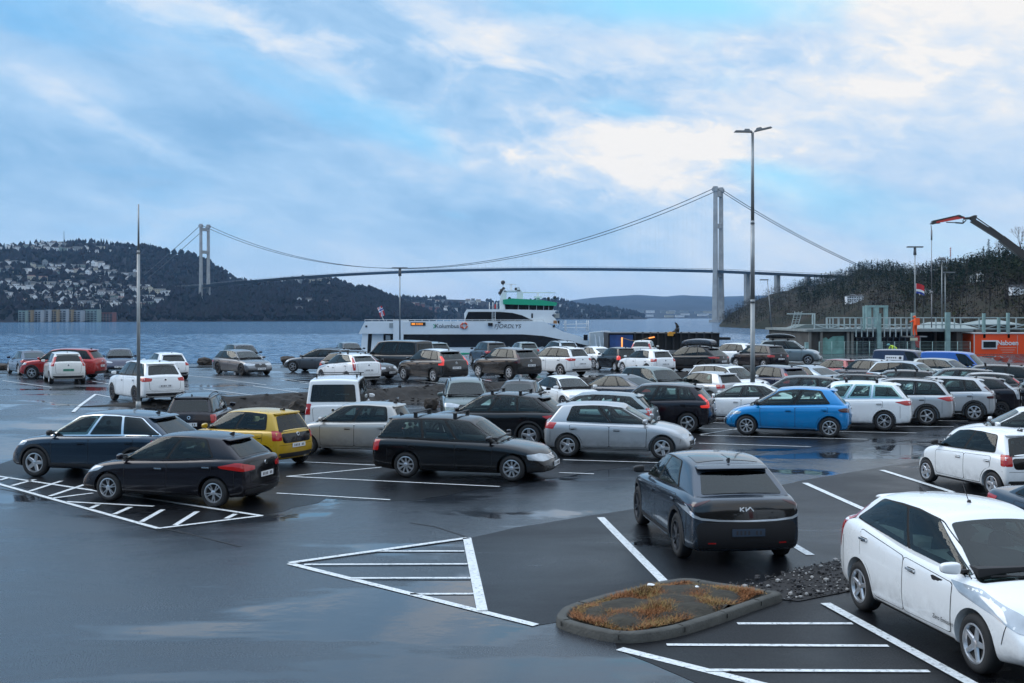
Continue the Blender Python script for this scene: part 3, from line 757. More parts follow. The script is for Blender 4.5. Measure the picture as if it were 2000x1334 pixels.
    # --- front: grille, lower intake; rear: number plate, bumper insert, tailgate seam
    def facia(front, poly, name, mats, off=.003, paint=False, r_=.04, step=.08):
        sx = 1 if front else -1
        v = NEW(); lay(v, sk, rnd(poly, r_, 3), Vector((0, 0, 0)), Vector((0, 1, 0)), Vector((0, 0, 1)), Vector((-sx, 0, 0)), off, step)
        P.append((name, lay_mesh(name, v, mats), paint, None))
    for gi, (wg, zt, zb_) in enumerate(s['grille']):
        facia(True, [(-wg * .92, zb_), (wg * .92, zb_), (wg, zt), (-wg, zt)], 'grille', [M_TRIM])
        if s.get('chromegrille'):
            for q in range(4):
                z = lerp(zb_, zt, (q + .5) / 4)
                facia(True, [(-wg * .9, z - .008), (wg * .9, z - .008), (wg * .9, z + .008), (-wg * .9, z + .008)], 'grille_bar', [M_CHROME], .012, r_=.004)
    facia(True, [(-.55, gc + .06), (.55, gc + .06), (.60, gc + .17), (-.60, gc + .17)], 'air_intake', [M_TRIM])
    zbp = gc + .10
    facia(False, [(-hw * .80, gc + .05), (hw * .80, gc + .05), (hw * .84, gc + .22), (-hw * .84, gc + .22)], 'bumper_insert', [M_TRIM], r_=.05)
    # tailgate: gap + painted panel
    zt2 = pl(deck, L - .05) - .06; zlow2 = lerp(gc, zt2, .66 if s.get('blackgate') else .42)
    pg = rnd([(-hw * .66, zlow2), (hw * .66, zlow2), (hw * .70, zt2), (-hw * .70, zt2)], .08, 3)
    v = NEW()
    lay(v, sk, grow(pg, .012), Vector((0, 0, 0)), Vector((0, 1, 0)), Vector((0, 0, 1)), Vector((1, 0, 0)), .0012, .08, 1)
    lay(v, sk, pg, Vector((0, 0, 0)), Vector((0, 1, 0)), Vector((0, 0, 1)), Vector((1, 0, 0)), .003, .08, 0)
    P.append(('boot_lid', lay_mesh('boot_lid', v, [M_TRIM, M_GAP]), True, None))
    # plates
    for front, z in ((True, s.get('frontplate', lerp(gc, pl(deck, 0), .50))), (False, s.get('rearplate', lerp(gc, zt2, .62)))):
        sx = 1 if front else -1
        loc, n = sk.hit(Vector((sx * 5, 0, z)), Vector((-sx, 0, 0)))
        b = MB(); x = loc.x + sx * .012
        b.box((x, 0, z), (.014, .52, .112)); 
        for q in range(7):
            if q != 2: b.box((x + sx * .008, -.19 + .062 * q, z), (.004, .030, .062), mi=1)
        P.append(('number_plate', b.mesh('number_plate', [M_PLATE, M_MARK]), 'plate', None))
    # maker's roundel place: small disc on grille and gate
    # --- mirrors
    tm = lerp(bf, br, s0) + .16
    zm = pl(deck, tm) + .05
    for sy in (1, -1):
        b = bmesh.new()
        def mf(i, j, k):
            x = [-.06, .0, .06][i]; y = [0, .10, .21][j]; z = [-.05, .03, .085][k]
            sh = 1 - .25 * (j == 2); return (x * sh + .02 * (2 - j) , y, z * sh)
        grid_shell(b, 2, 2, 2, mf)
        me = bpy.data.meshes.new('m'); bmesh.ops.recalc_face_normals(b, faces=b.faces[:]); b.to_mesh(me); b.free()
        o = bpy.data.objects.new('m', me); COL.objects.link(o); md = o.modifiers.new('s', 'SUBSURF'); md.levels = 2
        bpy.context.view_layer.update(); m2 = evaluated(o); bpy.data.objects.remove(o)
        off = Vector((xf - tm, hw * .93, zm + .035))
        bb = bmesh.new(); bb.from_mesh(m2)
        for vv in bb.verts: vv.co = vv.co + off
        for f in bb.faces: f.smooth = True
        bmesh.ops.create_cube(bb, size=1, matrix=Matrix.Translation(off + Vector((0, -.07, -.025))) @ Matrix.Diagonal((.05, .18, .03, 1)))
        for f in bb.faces[-6:]: f.material_index = 1
        if sy < 0:
            for vv in bb.verts: vv.co.y *= -1
            bmesh.ops.reverse_faces(bb, faces=bb.faces[:])
        m3 = bpy.data.meshes.new('mirror'); bb.to_mesh(m3); bb.free(); m3.materials.append(M_TRIM); m3.materials.append(M_TRIM)
        P.append(('wing_mirror', m3, 'mirror', None))
    finish_body()
    ib = MB(); n_ = 10; pr0 = None
    for q in range(n_ + 1):
        sv = lerp(.04, .97, q / n_); t_, z_, _ = gxz(sv, 0); w_ = gwid(sv, 0) * .93
        cur = [ib.bm.verts.new((xf - t_, y_, z_ + zo)) for y_, zo in ((-w_, .0), (-w_ * .6, .03), (0, .055), (w_ * .6, .03), (w_, .0))]
        if pr0:
            for k_ in range(4): ib.bm.faces.new((pr0[k_], cur[k_], cur[k_ + 1], pr0[k_ + 1]))
        pr0 = cur
    tF0 = bf + .35; ib.box((xf - tF0, 0, pl(deck, tF0) + .04), (.35, hw * 1.5, .14))
    P.append(('cabin_floor', ib.mesh('cabin_floor', [M_CABIN]), False, None))
    ts1 = lerp(bf, br, .42 if not boxy else .24); ts2 = lerp(bf, br, .76 if not boxy else .46)
    for ts_, ys_ in ((ts1, (-.37, .37)), (ts2, (-.42, .0, .42))):
        if s.get('panel') and ts_ == ts2: continue
        for y_ in ys_:
            b_ = bmesh.new(); zb_ = pl(deck, ts_)
            hh_ = min(.30, pl(roof, ts_) - zb_ - .22)
            grid_shell(b_, 1, 2, 2, lambda i, j, k: (xf - ts_ - .05 + (.10 * i) - .05 * k, y_ + (j - 1) * (.23 - .05 * k), zb_ - .1 + (hh_ + .02) * k / 2 * 1.0))
            grid_shell(b_, 1, 1, 1, lambda i, j, k: (xf - ts_ - .13 + .08 * i, y_ + (j - .5) * .24, zb_ - .08 + hh_ + .14 * k))
            bmesh.ops.recalc_face_normals(b_, faces=b_.faces[:])
            m_s = bpy.data.meshes.new('seat'); b_.to_mesh(m_s); b_.free(); o_ = bpy.data.objects.new('m', m_s); COL.objects.link(o_); md_ = o_.modifiers.new('s', 'SUBSURF'); md_.levels = 1
            bpy.context.view_layer.update(); m2_ = evaluated(o_); bpy.data.objects.remove(o_)
            for p_ in m2_.polygons: p_.use_smooth = True
            m2_.materials.clear(); m2_.materials.append(M_SEAT); P.append(('seat', m2_, False, None))
    sw = MB(); c_ = Vector((xf - tF0 - .28, .37, pl(deck, tF0) + .06))
    for q in range(14):
        a_, e_ = 2 * math.pi * q / 14, 2 * math.pi * (q + 1) / 14
        f_ = lambda g: c_ + Vector((-.09 * math.sin(g) * 1, .18 * math.cos(g), .16 * math.sin(g)))
        sw.tube(f_(a_), f_(e_), .014, n=5)
    P.append(('steering_wheel', sw.mesh('steering_wheel', [M_CABIN]), False, None))
    # wipers
    wp = MB()
    for y0_, y1_ in ((.55, -.02), (-.05, -.60)):
        prev_ = None
        for q in range(5):
            sv_ = 0; la_ = .04 + .06 * math.sin(math.pi * q / 4 * .5); t_, z_, _ = gxz(0, la_)
            loc, nn = sk.hit(Vector((xf - t_, lerp(y0_, y1_, q / 4) * hw, z_)) + Vector((2.0, 0, 1.2)), Vector((-2.0, 0, -1.2)).normalized())
            cur_ = loc + nn * .02
            if prev_ is not None: wp.bar(prev_, cur_, .016, .016)
            prev_ = cur_
    P.append(('wiper', wp.mesh('wiper', [M_TRIM]), False, None))
    # badge discs, rear wiper, bonnet and bumper seams
    for front in (True, False):
        sx = 1 if front else -1; zc_ = (s['grille'][0][1] - .03) if front else lerp(zlow2, zt2, .86)
        loc, nn = sk.hit(Vector((sx * 5, 0, zc_)), Vector((-sx, 0, 0)))
        bd = MB(); bd.tube(loc - nn * .01, loc + nn * .014, .055, .05, 16); bd.tube(loc + nn * .012, loc + nn * .018, .038, .036, 16, mi=1); P.append(('badge', bd.mesh('badge', [M_CHROME, M_GAP]), False, None))
    SM = NEW(); zz = lambda t: pl(deck, t) - .035
    def flush(nm='panel_seam'):
        global _dummy
        nonlocal SM
        if SM[0]:
            for mir in (False, True): P.append((nm, lay_mesh(nm, SM, [M_GAP], mir), False, None))
        SM = NEW()
    pass
    tb_ = fo - ar - .10
    if tb_ > .16: lay(SM, sk, [(xf - tb_ + .005, r + .12), (xf - tb_ - .005, r + .12), (xf - tb_ + .045, pl(deck, .3) - .14), (xf - tb_ + .055, pl(deck, .3) - .14)], side_o, side_u, side_w, side_d, .003, .08); flush('bumper_seam')
    tb_ = fo + wbs + ar + .12
    if tb_ < L - .22: lay(SM, sk, [(xf - tb_ + .005, r + .10), (xf - tb_ - .005, r + .10), (xf - tb_ - .005, pl(deck, tb_) - .24), (xf - tb_ + .005, pl(deck, tb_) - .24)], side_o, side_u, side_w, side_d, .003, .08)
    flush('bumper_seam')
    SM = NEW(); zb4 = lerp(gc, pl(deck, .1), .52)
    lay(SM, sk, rnd([(-hw * .93, zlow2 - .05), (hw * .93, zlow2 - .05), (hw * .93, zlow2 - .058), (-hw * .93, zlow2 - .058)], .003, 1), Vector((0, 0, 0)), Vector((0, 1, 0)), Vector((0, 0, 1)), Vector((1, 0, 0)), .003, .1)
    P.append(('bumper_seam', lay_mesh('bumper_seam', SM, [M_GAP]), False, None))
    # --- cladding of the sills and arches
    for sgn, at in ((1, fa_t), (-1, ra_t)):
        if s.get('clad'):
            out = []; inn = []
            for q in range(15):
                a = R(-8 + 196 * q / 14)
                out.append((at + (ar + .055) * math.cos(a), max(gc + .03, r + (ar + .055) * math.sin(a)))); inn.append((at + (ar - .004) * math.cos(a), max(gc + .03, r + (ar - .004) * math.sin(a))))
            side(out + inn[::-1], .008, 'arch_trim', [M_TRIM], .06)
    if s.get('clad'):
        side([(fa_t + ar + .05, gc + .02), (ra_t - ar - .05, gc + .02), (ra_t - ar - .04, gc + .15), (fa_t + ar + .04, gc + .15)], .007, 'sill_trim', [M_TRIM], .12)
    else:
        side([(fa_t + ar + .05, gc + .025), (ra_t - ar - .05, gc + .025), (ra_t - ar - .04, gc + .065), (fa_t + ar + .04, gc + .065)], .004, 'sill_trim', [M_TRIM], .12)
    # --- spoiler lip over the rear window
    if s.get('spoiler'):
        q = s['spoiler']; tr = rr_; zr = pl(roof, tr)
        b = bmesh.new(); wS = wroof * .90
        def sf(i, j, k):
            v = [-1, -.85, 0, .85, 1][j]
            x = xf - tr + [.10, -.03, -q - .03][i] + (.10 if i == 2 else .03) * v * v
            return (x, v * wS, zr + [-.035, .012][k] * [1, 1, .5][i] + .02 * (1 - v * v) - [.0, .0, .035][i])
        grid_shell(b, 2, 4, 1, sf); bmesh.ops.recalc_face_normals(b, faces=b.faces[:])
        me = bpy.data.meshes.new('roof_spoiler'); b.to_mesh(me); b.free()
        o = bpy.data.objects.new('m', me); COL.objects.link(o); md = o.modifiers.new('s', 'SUBSURF'); md.levels = 2
        bpy.context.view_layer.update(); m2 = evaluated(o); bpy.data.objects.remove(o)
        for p in m2.polygons: p.use_smooth = True
        m2.materials.append(M_TRIM); P.append(('roof_spoiler', m2, True, None))
    # shark-fin aerial
    if not boxy:
        ta = rr_ - .18; loc, n = sk.hit(Vector((xf - ta, 0, 4)), Vector((0, 0, -1)))
        b = MB(); b.prism([(loc.x + .09, loc.z - .01), (loc.x - .07, loc.z - .01), (loc.x - .075, loc.z + .055), (loc.x - .04, loc.z + .055)], -.014, .014)
        P.append(('aerial', b.mesh('aerial', [M_TRIM]), False, None))
    # optional roof rails, bars
    rl = MB(); pts = []
    for sy in (-1, 1):
        pts = []
        for q in range(9):
            t = lerp(rf + .15, rr_ - .12, q / 8); loc, n = sk.hit(Vector((xf - t, sy * wroof * .86, 4)), Vector((0, 0, -1)))
            pts.append(loc + Vector((0, 0, .045 if 0 < q < 8 else .0)))
        rl.path(pts, .016, 6)
    K['rails'] = rl.mesh('roof_rail', [M_TRIM])
    bars = []
    for t in (lerp(rf, rr_, .22), lerp(rf, rr_, .68)):
        b = MB(); loc, n = sk.hit(Vector((xf - t, 0, 4)), Vector((0, 0, -1))); l2, n = sk.hit(Vector((xf - t, wroof * .84, 4)), Vector((0, 0, -1)))
        z = loc.z + .075
        b.bar((xf - t, -wroof * .98, z), (xf - t, wroof * .98, z), .06, .025)
        for sy in (-1, 1): b.bar((xf - t, sy * wroof * .84, l2.z - .01), (xf - t, sy * wroof * .84, z), .05, .09)
        bars.append(b.mesh('roof_bar', [M_TRIM]))
    K['bars'] = bars; K['roofz'] = loc.z; K['wroof'] = wroof; K['skin'] = sk
    K['fn'] = (side, facia, lamp, pane, GP)
    CARS[kind] = K
    return K

def paint(name, col, metal=0.0, rough=0.28):
    dark = max(col) < .03
    m = mat('paint_' + name, col, rough, metal, coat=.45 if dark else .8, var=0.03, vscale=1.5, rvar=0.05, bump=0.012, bscale=160)
    # road grime thrown up over the sills
    nt = m.node_tree; L = nt.links.new; p = nt.nodes['Principled BSDF']; t = nt.nodes.new('ShaderNodeTexCoord')
    sp = nt.nodes.new('ShaderNodeSeparateXYZ'); L(t.outputs['Object'], sp.inputs[0])
    mr = nt.nodes.new('ShaderNodeMapRange'); L(sp.outputs[2], mr.inputs['Value']); mr.inputs['From Min'].default_value = .72; mr.inputs['From Max'].default_value = .18; mr.inputs['To Max'].default_value = 1.0
    n = nt.nodes.new('ShaderNodeTexNoise'); n.inputs['Scale'].default_value = 5; n.inputs['Detail'].default_value = 8; n.inputs['Roughness'].default_value = .7; L(t.outputs['Object'], n.inputs['Vector'])
    n2 = nt.nodes.new('ShaderNodeMapRange'); L(n.outputs['Fac'], n2.inputs['Value']); n2.inputs['From Min'].default_value = .35; n2.inputs['From Max'].default_value = .7
    mu = nt.nodes.new('ShaderNodeMath'); mu.operation = 'MULTIPLY'; L(mr.outputs[0], mu.inputs[0]); L(n2.outputs[0], mu.inputs[1])
    m2 = nt.nodes.new('ShaderNodeMath'); m2.operation = 'MULTIPLY'; L(mu.outputs[0], m2.inputs[0]); m2.inputs[1].default_value = .5
    mx = nt.nodes.new('ShaderNodeMix'); mx.data_type = 'RGBA'; L(m2.outputs[0], mx.inputs[0])
    src = p.inputs['Base Color'].links[0].from_socket; L(src, mx.inputs[6]); mx.inputs[7].default_value = (.055, .050, .045, 1); L(mx.outputs[2], p.inputs['Base Color'])
    return m
PAINTS = {
 'white': paint('white', (0.82, 0.84, 0.85)), 'cream': paint('cream', (0.70, 0.70, 0.67)),
 'silver': paint('silver', (0.46, 0.48, 0.50), .55, .32), 'warmsilver': paint('warmsilver', (0.42, 0.41, 0.39), .5, .34),
 'bluesilver': paint('bluesilver', (0.30, 0.37, 0.43), .5, .32), 'grey': paint('grey', (0.11, 0.12, 0.135), .5, .3),
 'slate': paint('slate', (0.035, 0.050, 0.072), .5, .24), 'teal': paint('teal', (0.016, 0.036, 0.062), .5, .22),
 'black': paint('black', (0.0045, 0.0045, 0.006), .2, .18), 'plum': paint('plum', (0.009, 0.007, 0.012), .4, .2),
 'bronze': paint('bronze', (0.030, 0.029, 0.029), .5, .22), 'navy': paint('navy', (0.008, 0.015, 0.050), .3, .22),
 'blue': paint('blue', (0.003, 0.24, 0.58), .25, .2), 'vanblue': paint('vanblue', (0.01, 0.10, 0.42), .2, .3),
 'red': paint('red', (0.36, 0.014, 0.012), .35, .25), 'maroon': paint('maroon', (0.22, 0.035, 0.045), .4, .3),
 'yellow': paint('yellow', (0.52, 0.32, 0.010), .1, .3), 'greygreen': paint('greygreen', (0.12, 0.16, 0.16), .5, .3),
 'silverteal': paint('silverteal', (0.22, 0.27, 0.29), .5, .3),
}
def override(o, slot, m):
    if len(o.material_slots) > slot and o.material_slots[slot].material != m:
        o.material_slots[slot].link = 'OBJECT'; o.material_slots[slot].material = m
PAINTED = {'door', 'boot_lid', 'roof_spoiler', 'handle', 'wing_mirror'}
def roof_box(parent_name, label, loc, rz, group=None, L=2.2, W=.82, col=None):
    """long aerodynamic box that lies on a car's roof bars"""
    bm = bmesh.new()
    def f(i, j, k):
        u = [-1, -.88, -.4, .3, .85, 1][i]; v = [-1, -.8, 0, .8, 1][j]
        tap = [.80, .95, 1, 1, .85, .5][i]; h = [.18, .30, .36, .36, .24, .10][i]
        return (u * L / 2, v * W / 2 * tap, k * .5 * h * (1 - .08 * v * v) + .02)
    grid_shell(bm, 5, 4, 2, f); bmesh.ops.recalc_face_normals(bm, faces=bm.faces[:])
    me = bpy.data.meshes.new('b'); bm.to_mesh(me); bm.free()
    o = bpy.data.objects.new('b', me); COL.objects.link(o); md = o.modifiers.new('s', 'SUBSURF'); md.levels = 2
    bpy.context.view_layer.update(); m2 = evaluated(o); bpy.data.objects.remove(o)
    for p in m2.polygons: p.use_smooth = True
    o = link('roof_box', m2, None, col or PAINTS['black']); o.location = loc; o.rotation_euler = (0, 0, rz)
    tag(o, label, 'roof box'); return o
def make_car(kind, name, x, y, z, rz, col, label, cat='car', scale=1.0, glass=None, tail=None, rim=None, rimdark=False,
             rails=False, bars=False, plate=None, roof=None, group='cars in the ferry car park', tilt=0.0, far=False, opts=()):
    K = build_kind(kind); s = K['spec']
    pm = PAINTS[col]
    root = empty(name, (x, y, z), rz, label, cat, group); root.scale = (scale,) * 3
    if tilt: root.rotation_euler = (0, tilt, rz)
    b = link('body', K['body'], root); override(b, 0, pm)
    objs = []
    for (pn, me, pt, par) in K['parts']:
        if far and pn in ('handle', 'aerial', 'wiper', 'seat', 'steering_wheel'): objs.append(None); continue
        if 'nosp' in opts and pn == 'roof_spoiler': objs.append(None); continue
        if 'norear' in opts and pn in ('tail_light',): objs.append(None); continue
        if 'noplates' in opts and pn == 'number_plate': objs.append(None); continue
        o = bpy.data.objects.new(pn, me); COL.objects.link(o); o.parent = objs[par] if par is not None else root
        if pn in PAINTED:
            if pn == 'handle' and 'chromehandle' in opts: override(o, 0, M_CHROME)
            elif pn == 'wing_mirror' and 'blackmirror' in opts: pass
            elif pn == 'boot_lid' and 'blackboot' in opts: override(o, 0, PAINTS['black'])
            else: override(o, 0, pm)
        elif pn in ('side_window', 'windscreen') and glass: override(o, 0, glass)
        elif pn == 'badge' and 'nobadge' in opts: bpy.data.objects.remove(o); objs.append(None); continue
        elif pn == 'tail_light': override(o, 0, tail or M_RED)
        elif pn == 'number_plate' and plate: override(o, 0, plate)
        elif pn == 'window_surround' and 'chromewin' in opts: override(o, 0, M_CHROME)
        elif pn in ('arch_trim', 'sill_trim') and 'bodyclad' in opts: override(o, 0, pm)
        objs.append(o)
    wm, rm = wheels(rim or s['rim'], s['r'], rimdark)
    for sx in (1, -1):
        for sy in (1, -1):
            w = bpy.data.objects.new('wheel', wm); COL.objects.link(w); w.parent = root
            w.location = (sx * s['wb'] / 2, sy * (s['W'] / 2 - .13), s['r'])
            w.rotation_euler = (0, random.uniform(-3, 3), 0 if sy > 0 else math.pi)
            r_ = bpy.data.objects.new('rim', rm); COL.objects.link(r_); r_.parent = w
    if rails: link('roof_rail', K['rails'], root)
    if bars:
        for m in K['bars']: link('roof_bar', m, root)
    if roof:
        if 'roofp' not in K:
            v = NEW(); xf = K['xf']; a, c = xf - s['rf'] - .1, xf - s['rr'] + .02; w = K['wroof'] * .88
            lay(v, K['skin'], rnd([(c, -w), (a, -w), (a, w), (c, w)], .15, 4), Vector((0, 0, 0)), Vector((1, 0, 0)), Vector((0, 1, 0)), Vector((0, 0, -1)), .004, .12)
            K['roofp'] = lay_mesh('roof_panel', v, [M_TRIM])
        o = link('roof_panel', K['roofp'], root); override(o, 0, PAINTS[roof])
    return root, K

# ------------------------------------------------------------------ ground, water, markings
def smooth(t): t = max(0.0, min(1.0, t)); return t * t * (3 - 2 * t)
def gh(x, y):
    """height of the car park: a lower lot at 0 and an upper lot at 0.55 beyond a slanting bank"""
    ux, uy = .73, .683
    sd = (x + 12.4) * -uy + (y - 48) * ux; al = (x + 12.4) * ux + (y - 48) * uy
    w = 1.6 if al > -1 else 1.6 + min(12, (-1 - al) * 1.6)
    return .55 * smooth((sd + w) / w)
def W_(px, py, up=0.0):
    """photo point on the ground -> world point"""
    z = 0.0
    for _ in range(25):
        s = (py - HOR) / (EYE - z); x = (px - 1000) / s; y = FPX / s; z = .5 * z + .5 * gh(x, y)
    return Vector((x, y, gh(x, y) + up))
def asphalt(name, base, r0, r1, wet, seed, spec=.5):
    m = bpy.data.materials.new(name); m.use_nodes = True; nt = m.node_tree; p = nt.nodes['Principled BSDF']; L = nt.links.new
    t = nt.nodes.new('ShaderNodeTexCoord')
    def noi(scale, detail, sc=(1, 1, 1), rot=0.0, rough=.55, dist=0.0):
        mp = nt.nodes.new('ShaderNodeMapping'); mp.inputs['Location'].default_value = (seed, seed * 2, 0); mp.inputs['Scale'].default_value = sc
        mp.inputs['Rotation'].default_value = (0, 0, rot)
        L(t.outputs['Object'], mp.inputs[0]); n = nt.nodes.new('ShaderNodeTexNoise'); n.inputs['Scale'].default_value = scale
        n.inputs['Detail'].default_value = detail; n.inputs['Roughness'].default_value = rough; n.inputs['Distortion'].default_value = dist
        L(mp.outputs[0], n.inputs['Vector']); return n.outputs['Fac']
    def mr(v, a, b, c, d):
        n = nt.nodes.new('ShaderNodeMapRange'); n.inputs['From Min'].default_value = a; n.inputs['From Max'].default_value = b
        n.inputs['To Min'].default_value = c; n.inputs['To Max'].default_value = d; L(v, n.inputs['Value']); return n.outputs[0]
    def ma(op, a, b):
        n = nt.nodes.new('ShaderNodeMath'); n.operation = op
        for i, v in enumerate((a, b)):
            if isinstance(v, (int, float)): n.inputs[i].default_value = v
            else: L(v, n.inputs[i])
        return n.outputs[0]
    damp = noi(0.16, 5, (1, 1.5, 1), R(25), .6, .6)
    drag = noi(0.35, 4, (.35, 1.6, 1), R(20), .55, .3)
    fine = noi(48, 6, rough=.7)
    grit = noi(95, 3)
    puddle = ma('ADD', ma('MULTIPLY', damp, .65), ma('MULTIPLY', drag, .35))
    pm = mr(puddle, wet, wet + .035, 0.0, 1.0)
    rg = ma('ADD', mr(damp, .35, .65, r1, r0), mr(fine, .3, .7, -.10, .12))
    rgh = nt.nodes.new('ShaderNodeMix'); L(pm, rgh.inputs[0]); L(rg, rgh.inputs[2]); rgh.inputs[3].default_value = .03
    L(rgh.outputs[0], p.inputs['Roughness'])
    col = nt.nodes.new('ShaderNodeVectorMath'); col.operation = 'SCALE'; col.inputs[0].default_value = base
    L(ma('MULTIPLY', mr(fine, .35, .65, .5, 1.7), mr(damp, .3, .7, 1.15, .8)), col.inputs['Scale']); L(col.outputs[0], p.inputs['Base Color'])
    p.inputs['Specular IOR Level'].default_value = spec
    bn = nt.nodes.new('ShaderNodeBump'); bn.inputs['Distance'].default_value = .004
    L(mr(pm, 0, 1, .7, .02), bn.inputs['Strength']); L(grit, bn.inputs['Height'])
    b2 = nt.nodes.new('ShaderNodeBump'); b2.inputs['Strength'].default_value = .12; b2.inputs['Distance'].default_value = .03
    L(noi(1.6, 3), b2.inputs['Height']); L(bn.outputs[0], b2.inputs['Normal'])
    L(b2.outputs[0], p.inputs['Normal'])
    return m
M_ASPH = asphalt('wet_asphalt', (.021, .025, .031), .10, .34, .505, 0.0, .75)
M_BAY = asphalt('newer_asphalt', (.0045, .005, .0065), .24, .46, .57, 7.0, .24)
def shore(x): return pl([(-320, 110), (-160, 86), (-30, 83), (-19, 82), (-10, 86), (-4, 104), (24, 122), (40, 160), (60, 200), (160, 240)], x)
def sheet(name, x0, x1, nx, rows, fy, fz, m, kind='structure'):
    V = []; F = []
    for i in range(nx + 1):
        x = lerp(x0, x1, i / nx)
        for j in range(rows + 1): V.append(Vector((x, fy(x, j / rows), fz(x, fy(x, j / rows), j / rows))))
    for i in range(nx):
        for j in range(rows):
            a = i * (rows + 1) + j; F.append((a, a + rows + 1, a + rows + 2, a + 1))
    me = bpy.data.meshes.new(name); me.from_pydata(V, [], F)
    for p in me.polygons: p.use_smooth = True
    me.materials.append(m); return tag(link(name, me), kind=kind)
sheet('car_park_ground', -320, 160, 320, 200, lambda x, t: (-95 + 89 * t / .08) if t < .08 else -6 + (shore(x) + .4 * math.sin(x * 1.3) + 6) * (t - .08) / .92, lambda x, y, t: gh(x, y), M_ASPH)
# stone-faced edge down to the water
M_ROCK = mat('dark_rock', (.045, .042, .038), .7, bump=.8, bscale=3, var=.5, vscale=2)
sheet('shore_bank', -320, 160, 480, 5, lambda x, t: shore(x) + .4 * math.sin(x * 1.3) - .05 + 4.2 * t, lambda x, y, t: gh(x, shore(x)) + .02 - 3.6 * t + .25 * noise.noise(Vector((x * .8, y * .8, 0))) * (t > 0), M_ROCK)

def poly_sheet(name, pts, m, up=.004, kind='structure', step=1.5, wob=0.0):
    """flat patch following the ground"""
    P = [(p.x, p.y) for p in pts]
    bpts = []
    for i in range(len(P)):
        a, b = Vector(P[i]), Vector(P[(i + 1) % len(P)]); k = max(1, int((b - a).length / step))
        bpts += [a + (b - a) * q / k for q in range(k)]
    if wob: bpts = [p + Vector((noise.noise(Vector((p.x * 1.1, p.y * 1.1, 0))) + .5 * noise.noise(Vector((p.x * 4, p.y * 4, 1))), noise.noise(Vector((p.x * 1.1, p.y * 1.1, 7))) + .5 * noise.noise(Vector((p.x * 4, p.y * 4, 5))))) * wob for p in bpts]
    nb = len(bpts); xs = [p[0] for p in P]; ys = [p[1] for p in P]; inn = []
    x = min(xs) + step * .5
    while x < max(xs):
        y = min(ys) + step * .5
        while y < max(ys):
            if inpoly(x, y, P) and min((Vector((x, y)) - q).length for q in bpts) > step * .4: inn.append(Vector((x, y)))
            y += step
        x += step
    r = delaunay_2d_cdt(bpts + inn, [(i, (i + 1) % nb) for i in range(nb)], [], 1, 1e-5)
    V = [Vector((v.x, v.y, gh(v.x, v.y) + up)) for v in r[0]]
    me = bpy.data.meshes.new(name); me.from_pydata(V, [], [tuple(f) for f in r[2]])
    for f in me.polygons:
        f.use_smooth = True
    me.update()
    if me.polygons and me.polygons[0].normal.z < 0: me.flip_normals()
    me.materials.append(m); return tag(link(name, me), kind=kind)
poly_sheet('parking_bays', [W_(*p) for p in ((-60, 925), (160, 985), (310, 1037), (512, 1010), (640, 975), (765, 980), (980, 953), (1110, 927), (1280, 906), (1590, 875), (1700, 860), (1880, 828), (2080, 812), (2080, 740), (1500, 745), (1360, 800), (1000, 790), (560, 812), (300, 830), (60, 880))], M_BAY, step=.5, wob=.35)
poly_sheet('parking_bays', [W_(*p) for p in ((1047, 1222), (944, 1195), (913, 1052), (1010, 1030), (1175, 1004), (1390, 972), (1572, 938), (1722, 912), (1880, 890), (2140, 870), (2260, 1000), (2300, 1420), (1560, 1420), (1203, 1268), (1200, 1256), (1085, 1216))], M_BAY, step=.3, wob=.05)

M_PAINT = mat('road_paint', (.74, .77, .78), .38, bump=.2, bscale=180)
nt = M_PAINT.node_tree; t_ = nt.nodes.new('ShaderNodeTexCoord'); n_ = nt.nodes.new('ShaderNodeTexNoise'); n_.inputs['Scale'].default_value = 16; n_.inputs['Detail'].default_value = 9; n_.inputs['Roughness'].default_value = .72
nt.links.new(t_.outputs['Object'], n_.inputs['Vector']); r_ = nt.nodes.new('ShaderNodeValToRGB'); e_ = r_.color_ramp.elements
e_[0].position = .35; e_[0].color = (.10, .11, .12, 1); e_[1].position = .44; e_[1].color = (.60, .63, .64, 1); e3 = r_.color_ramp.elements.new(.6); e3.color = (.76, .79, .80, 1)
nt.links.new(n_.outputs['Fac'], r_.inputs[0]); nt.links.new(r_.outputs[0], nt.nodes['Principled BSDF'].inputs['Base Color'])
marks = MB()
def mark(a, b, w, taper=False):
    A, B = W_(*a), W_(*b); d = (B - A); L_ = d.length; n = Vector((-d.y, d.x, 0)).normalized() * w / 2
    k = max(1, int(L_ / 1.5)); prev = None
    for q in range(k + 1):
        c = A + d * q / k; jit = random.uniform(-.006, .006)
        l, r_ = c + n * (1 + jit * 6), c - n * (1 - jit * 6)
        cur = [marks.bm.verts.new((v.x, v.y, gh(v.x, v.y) + .009 + (zoff * .0022))) for v in (l, r_)]
        if prev: marks.bm.faces.new((prev[0], prev[1], cur[1], cur[0]))
        prev = cur
random.seed(5)
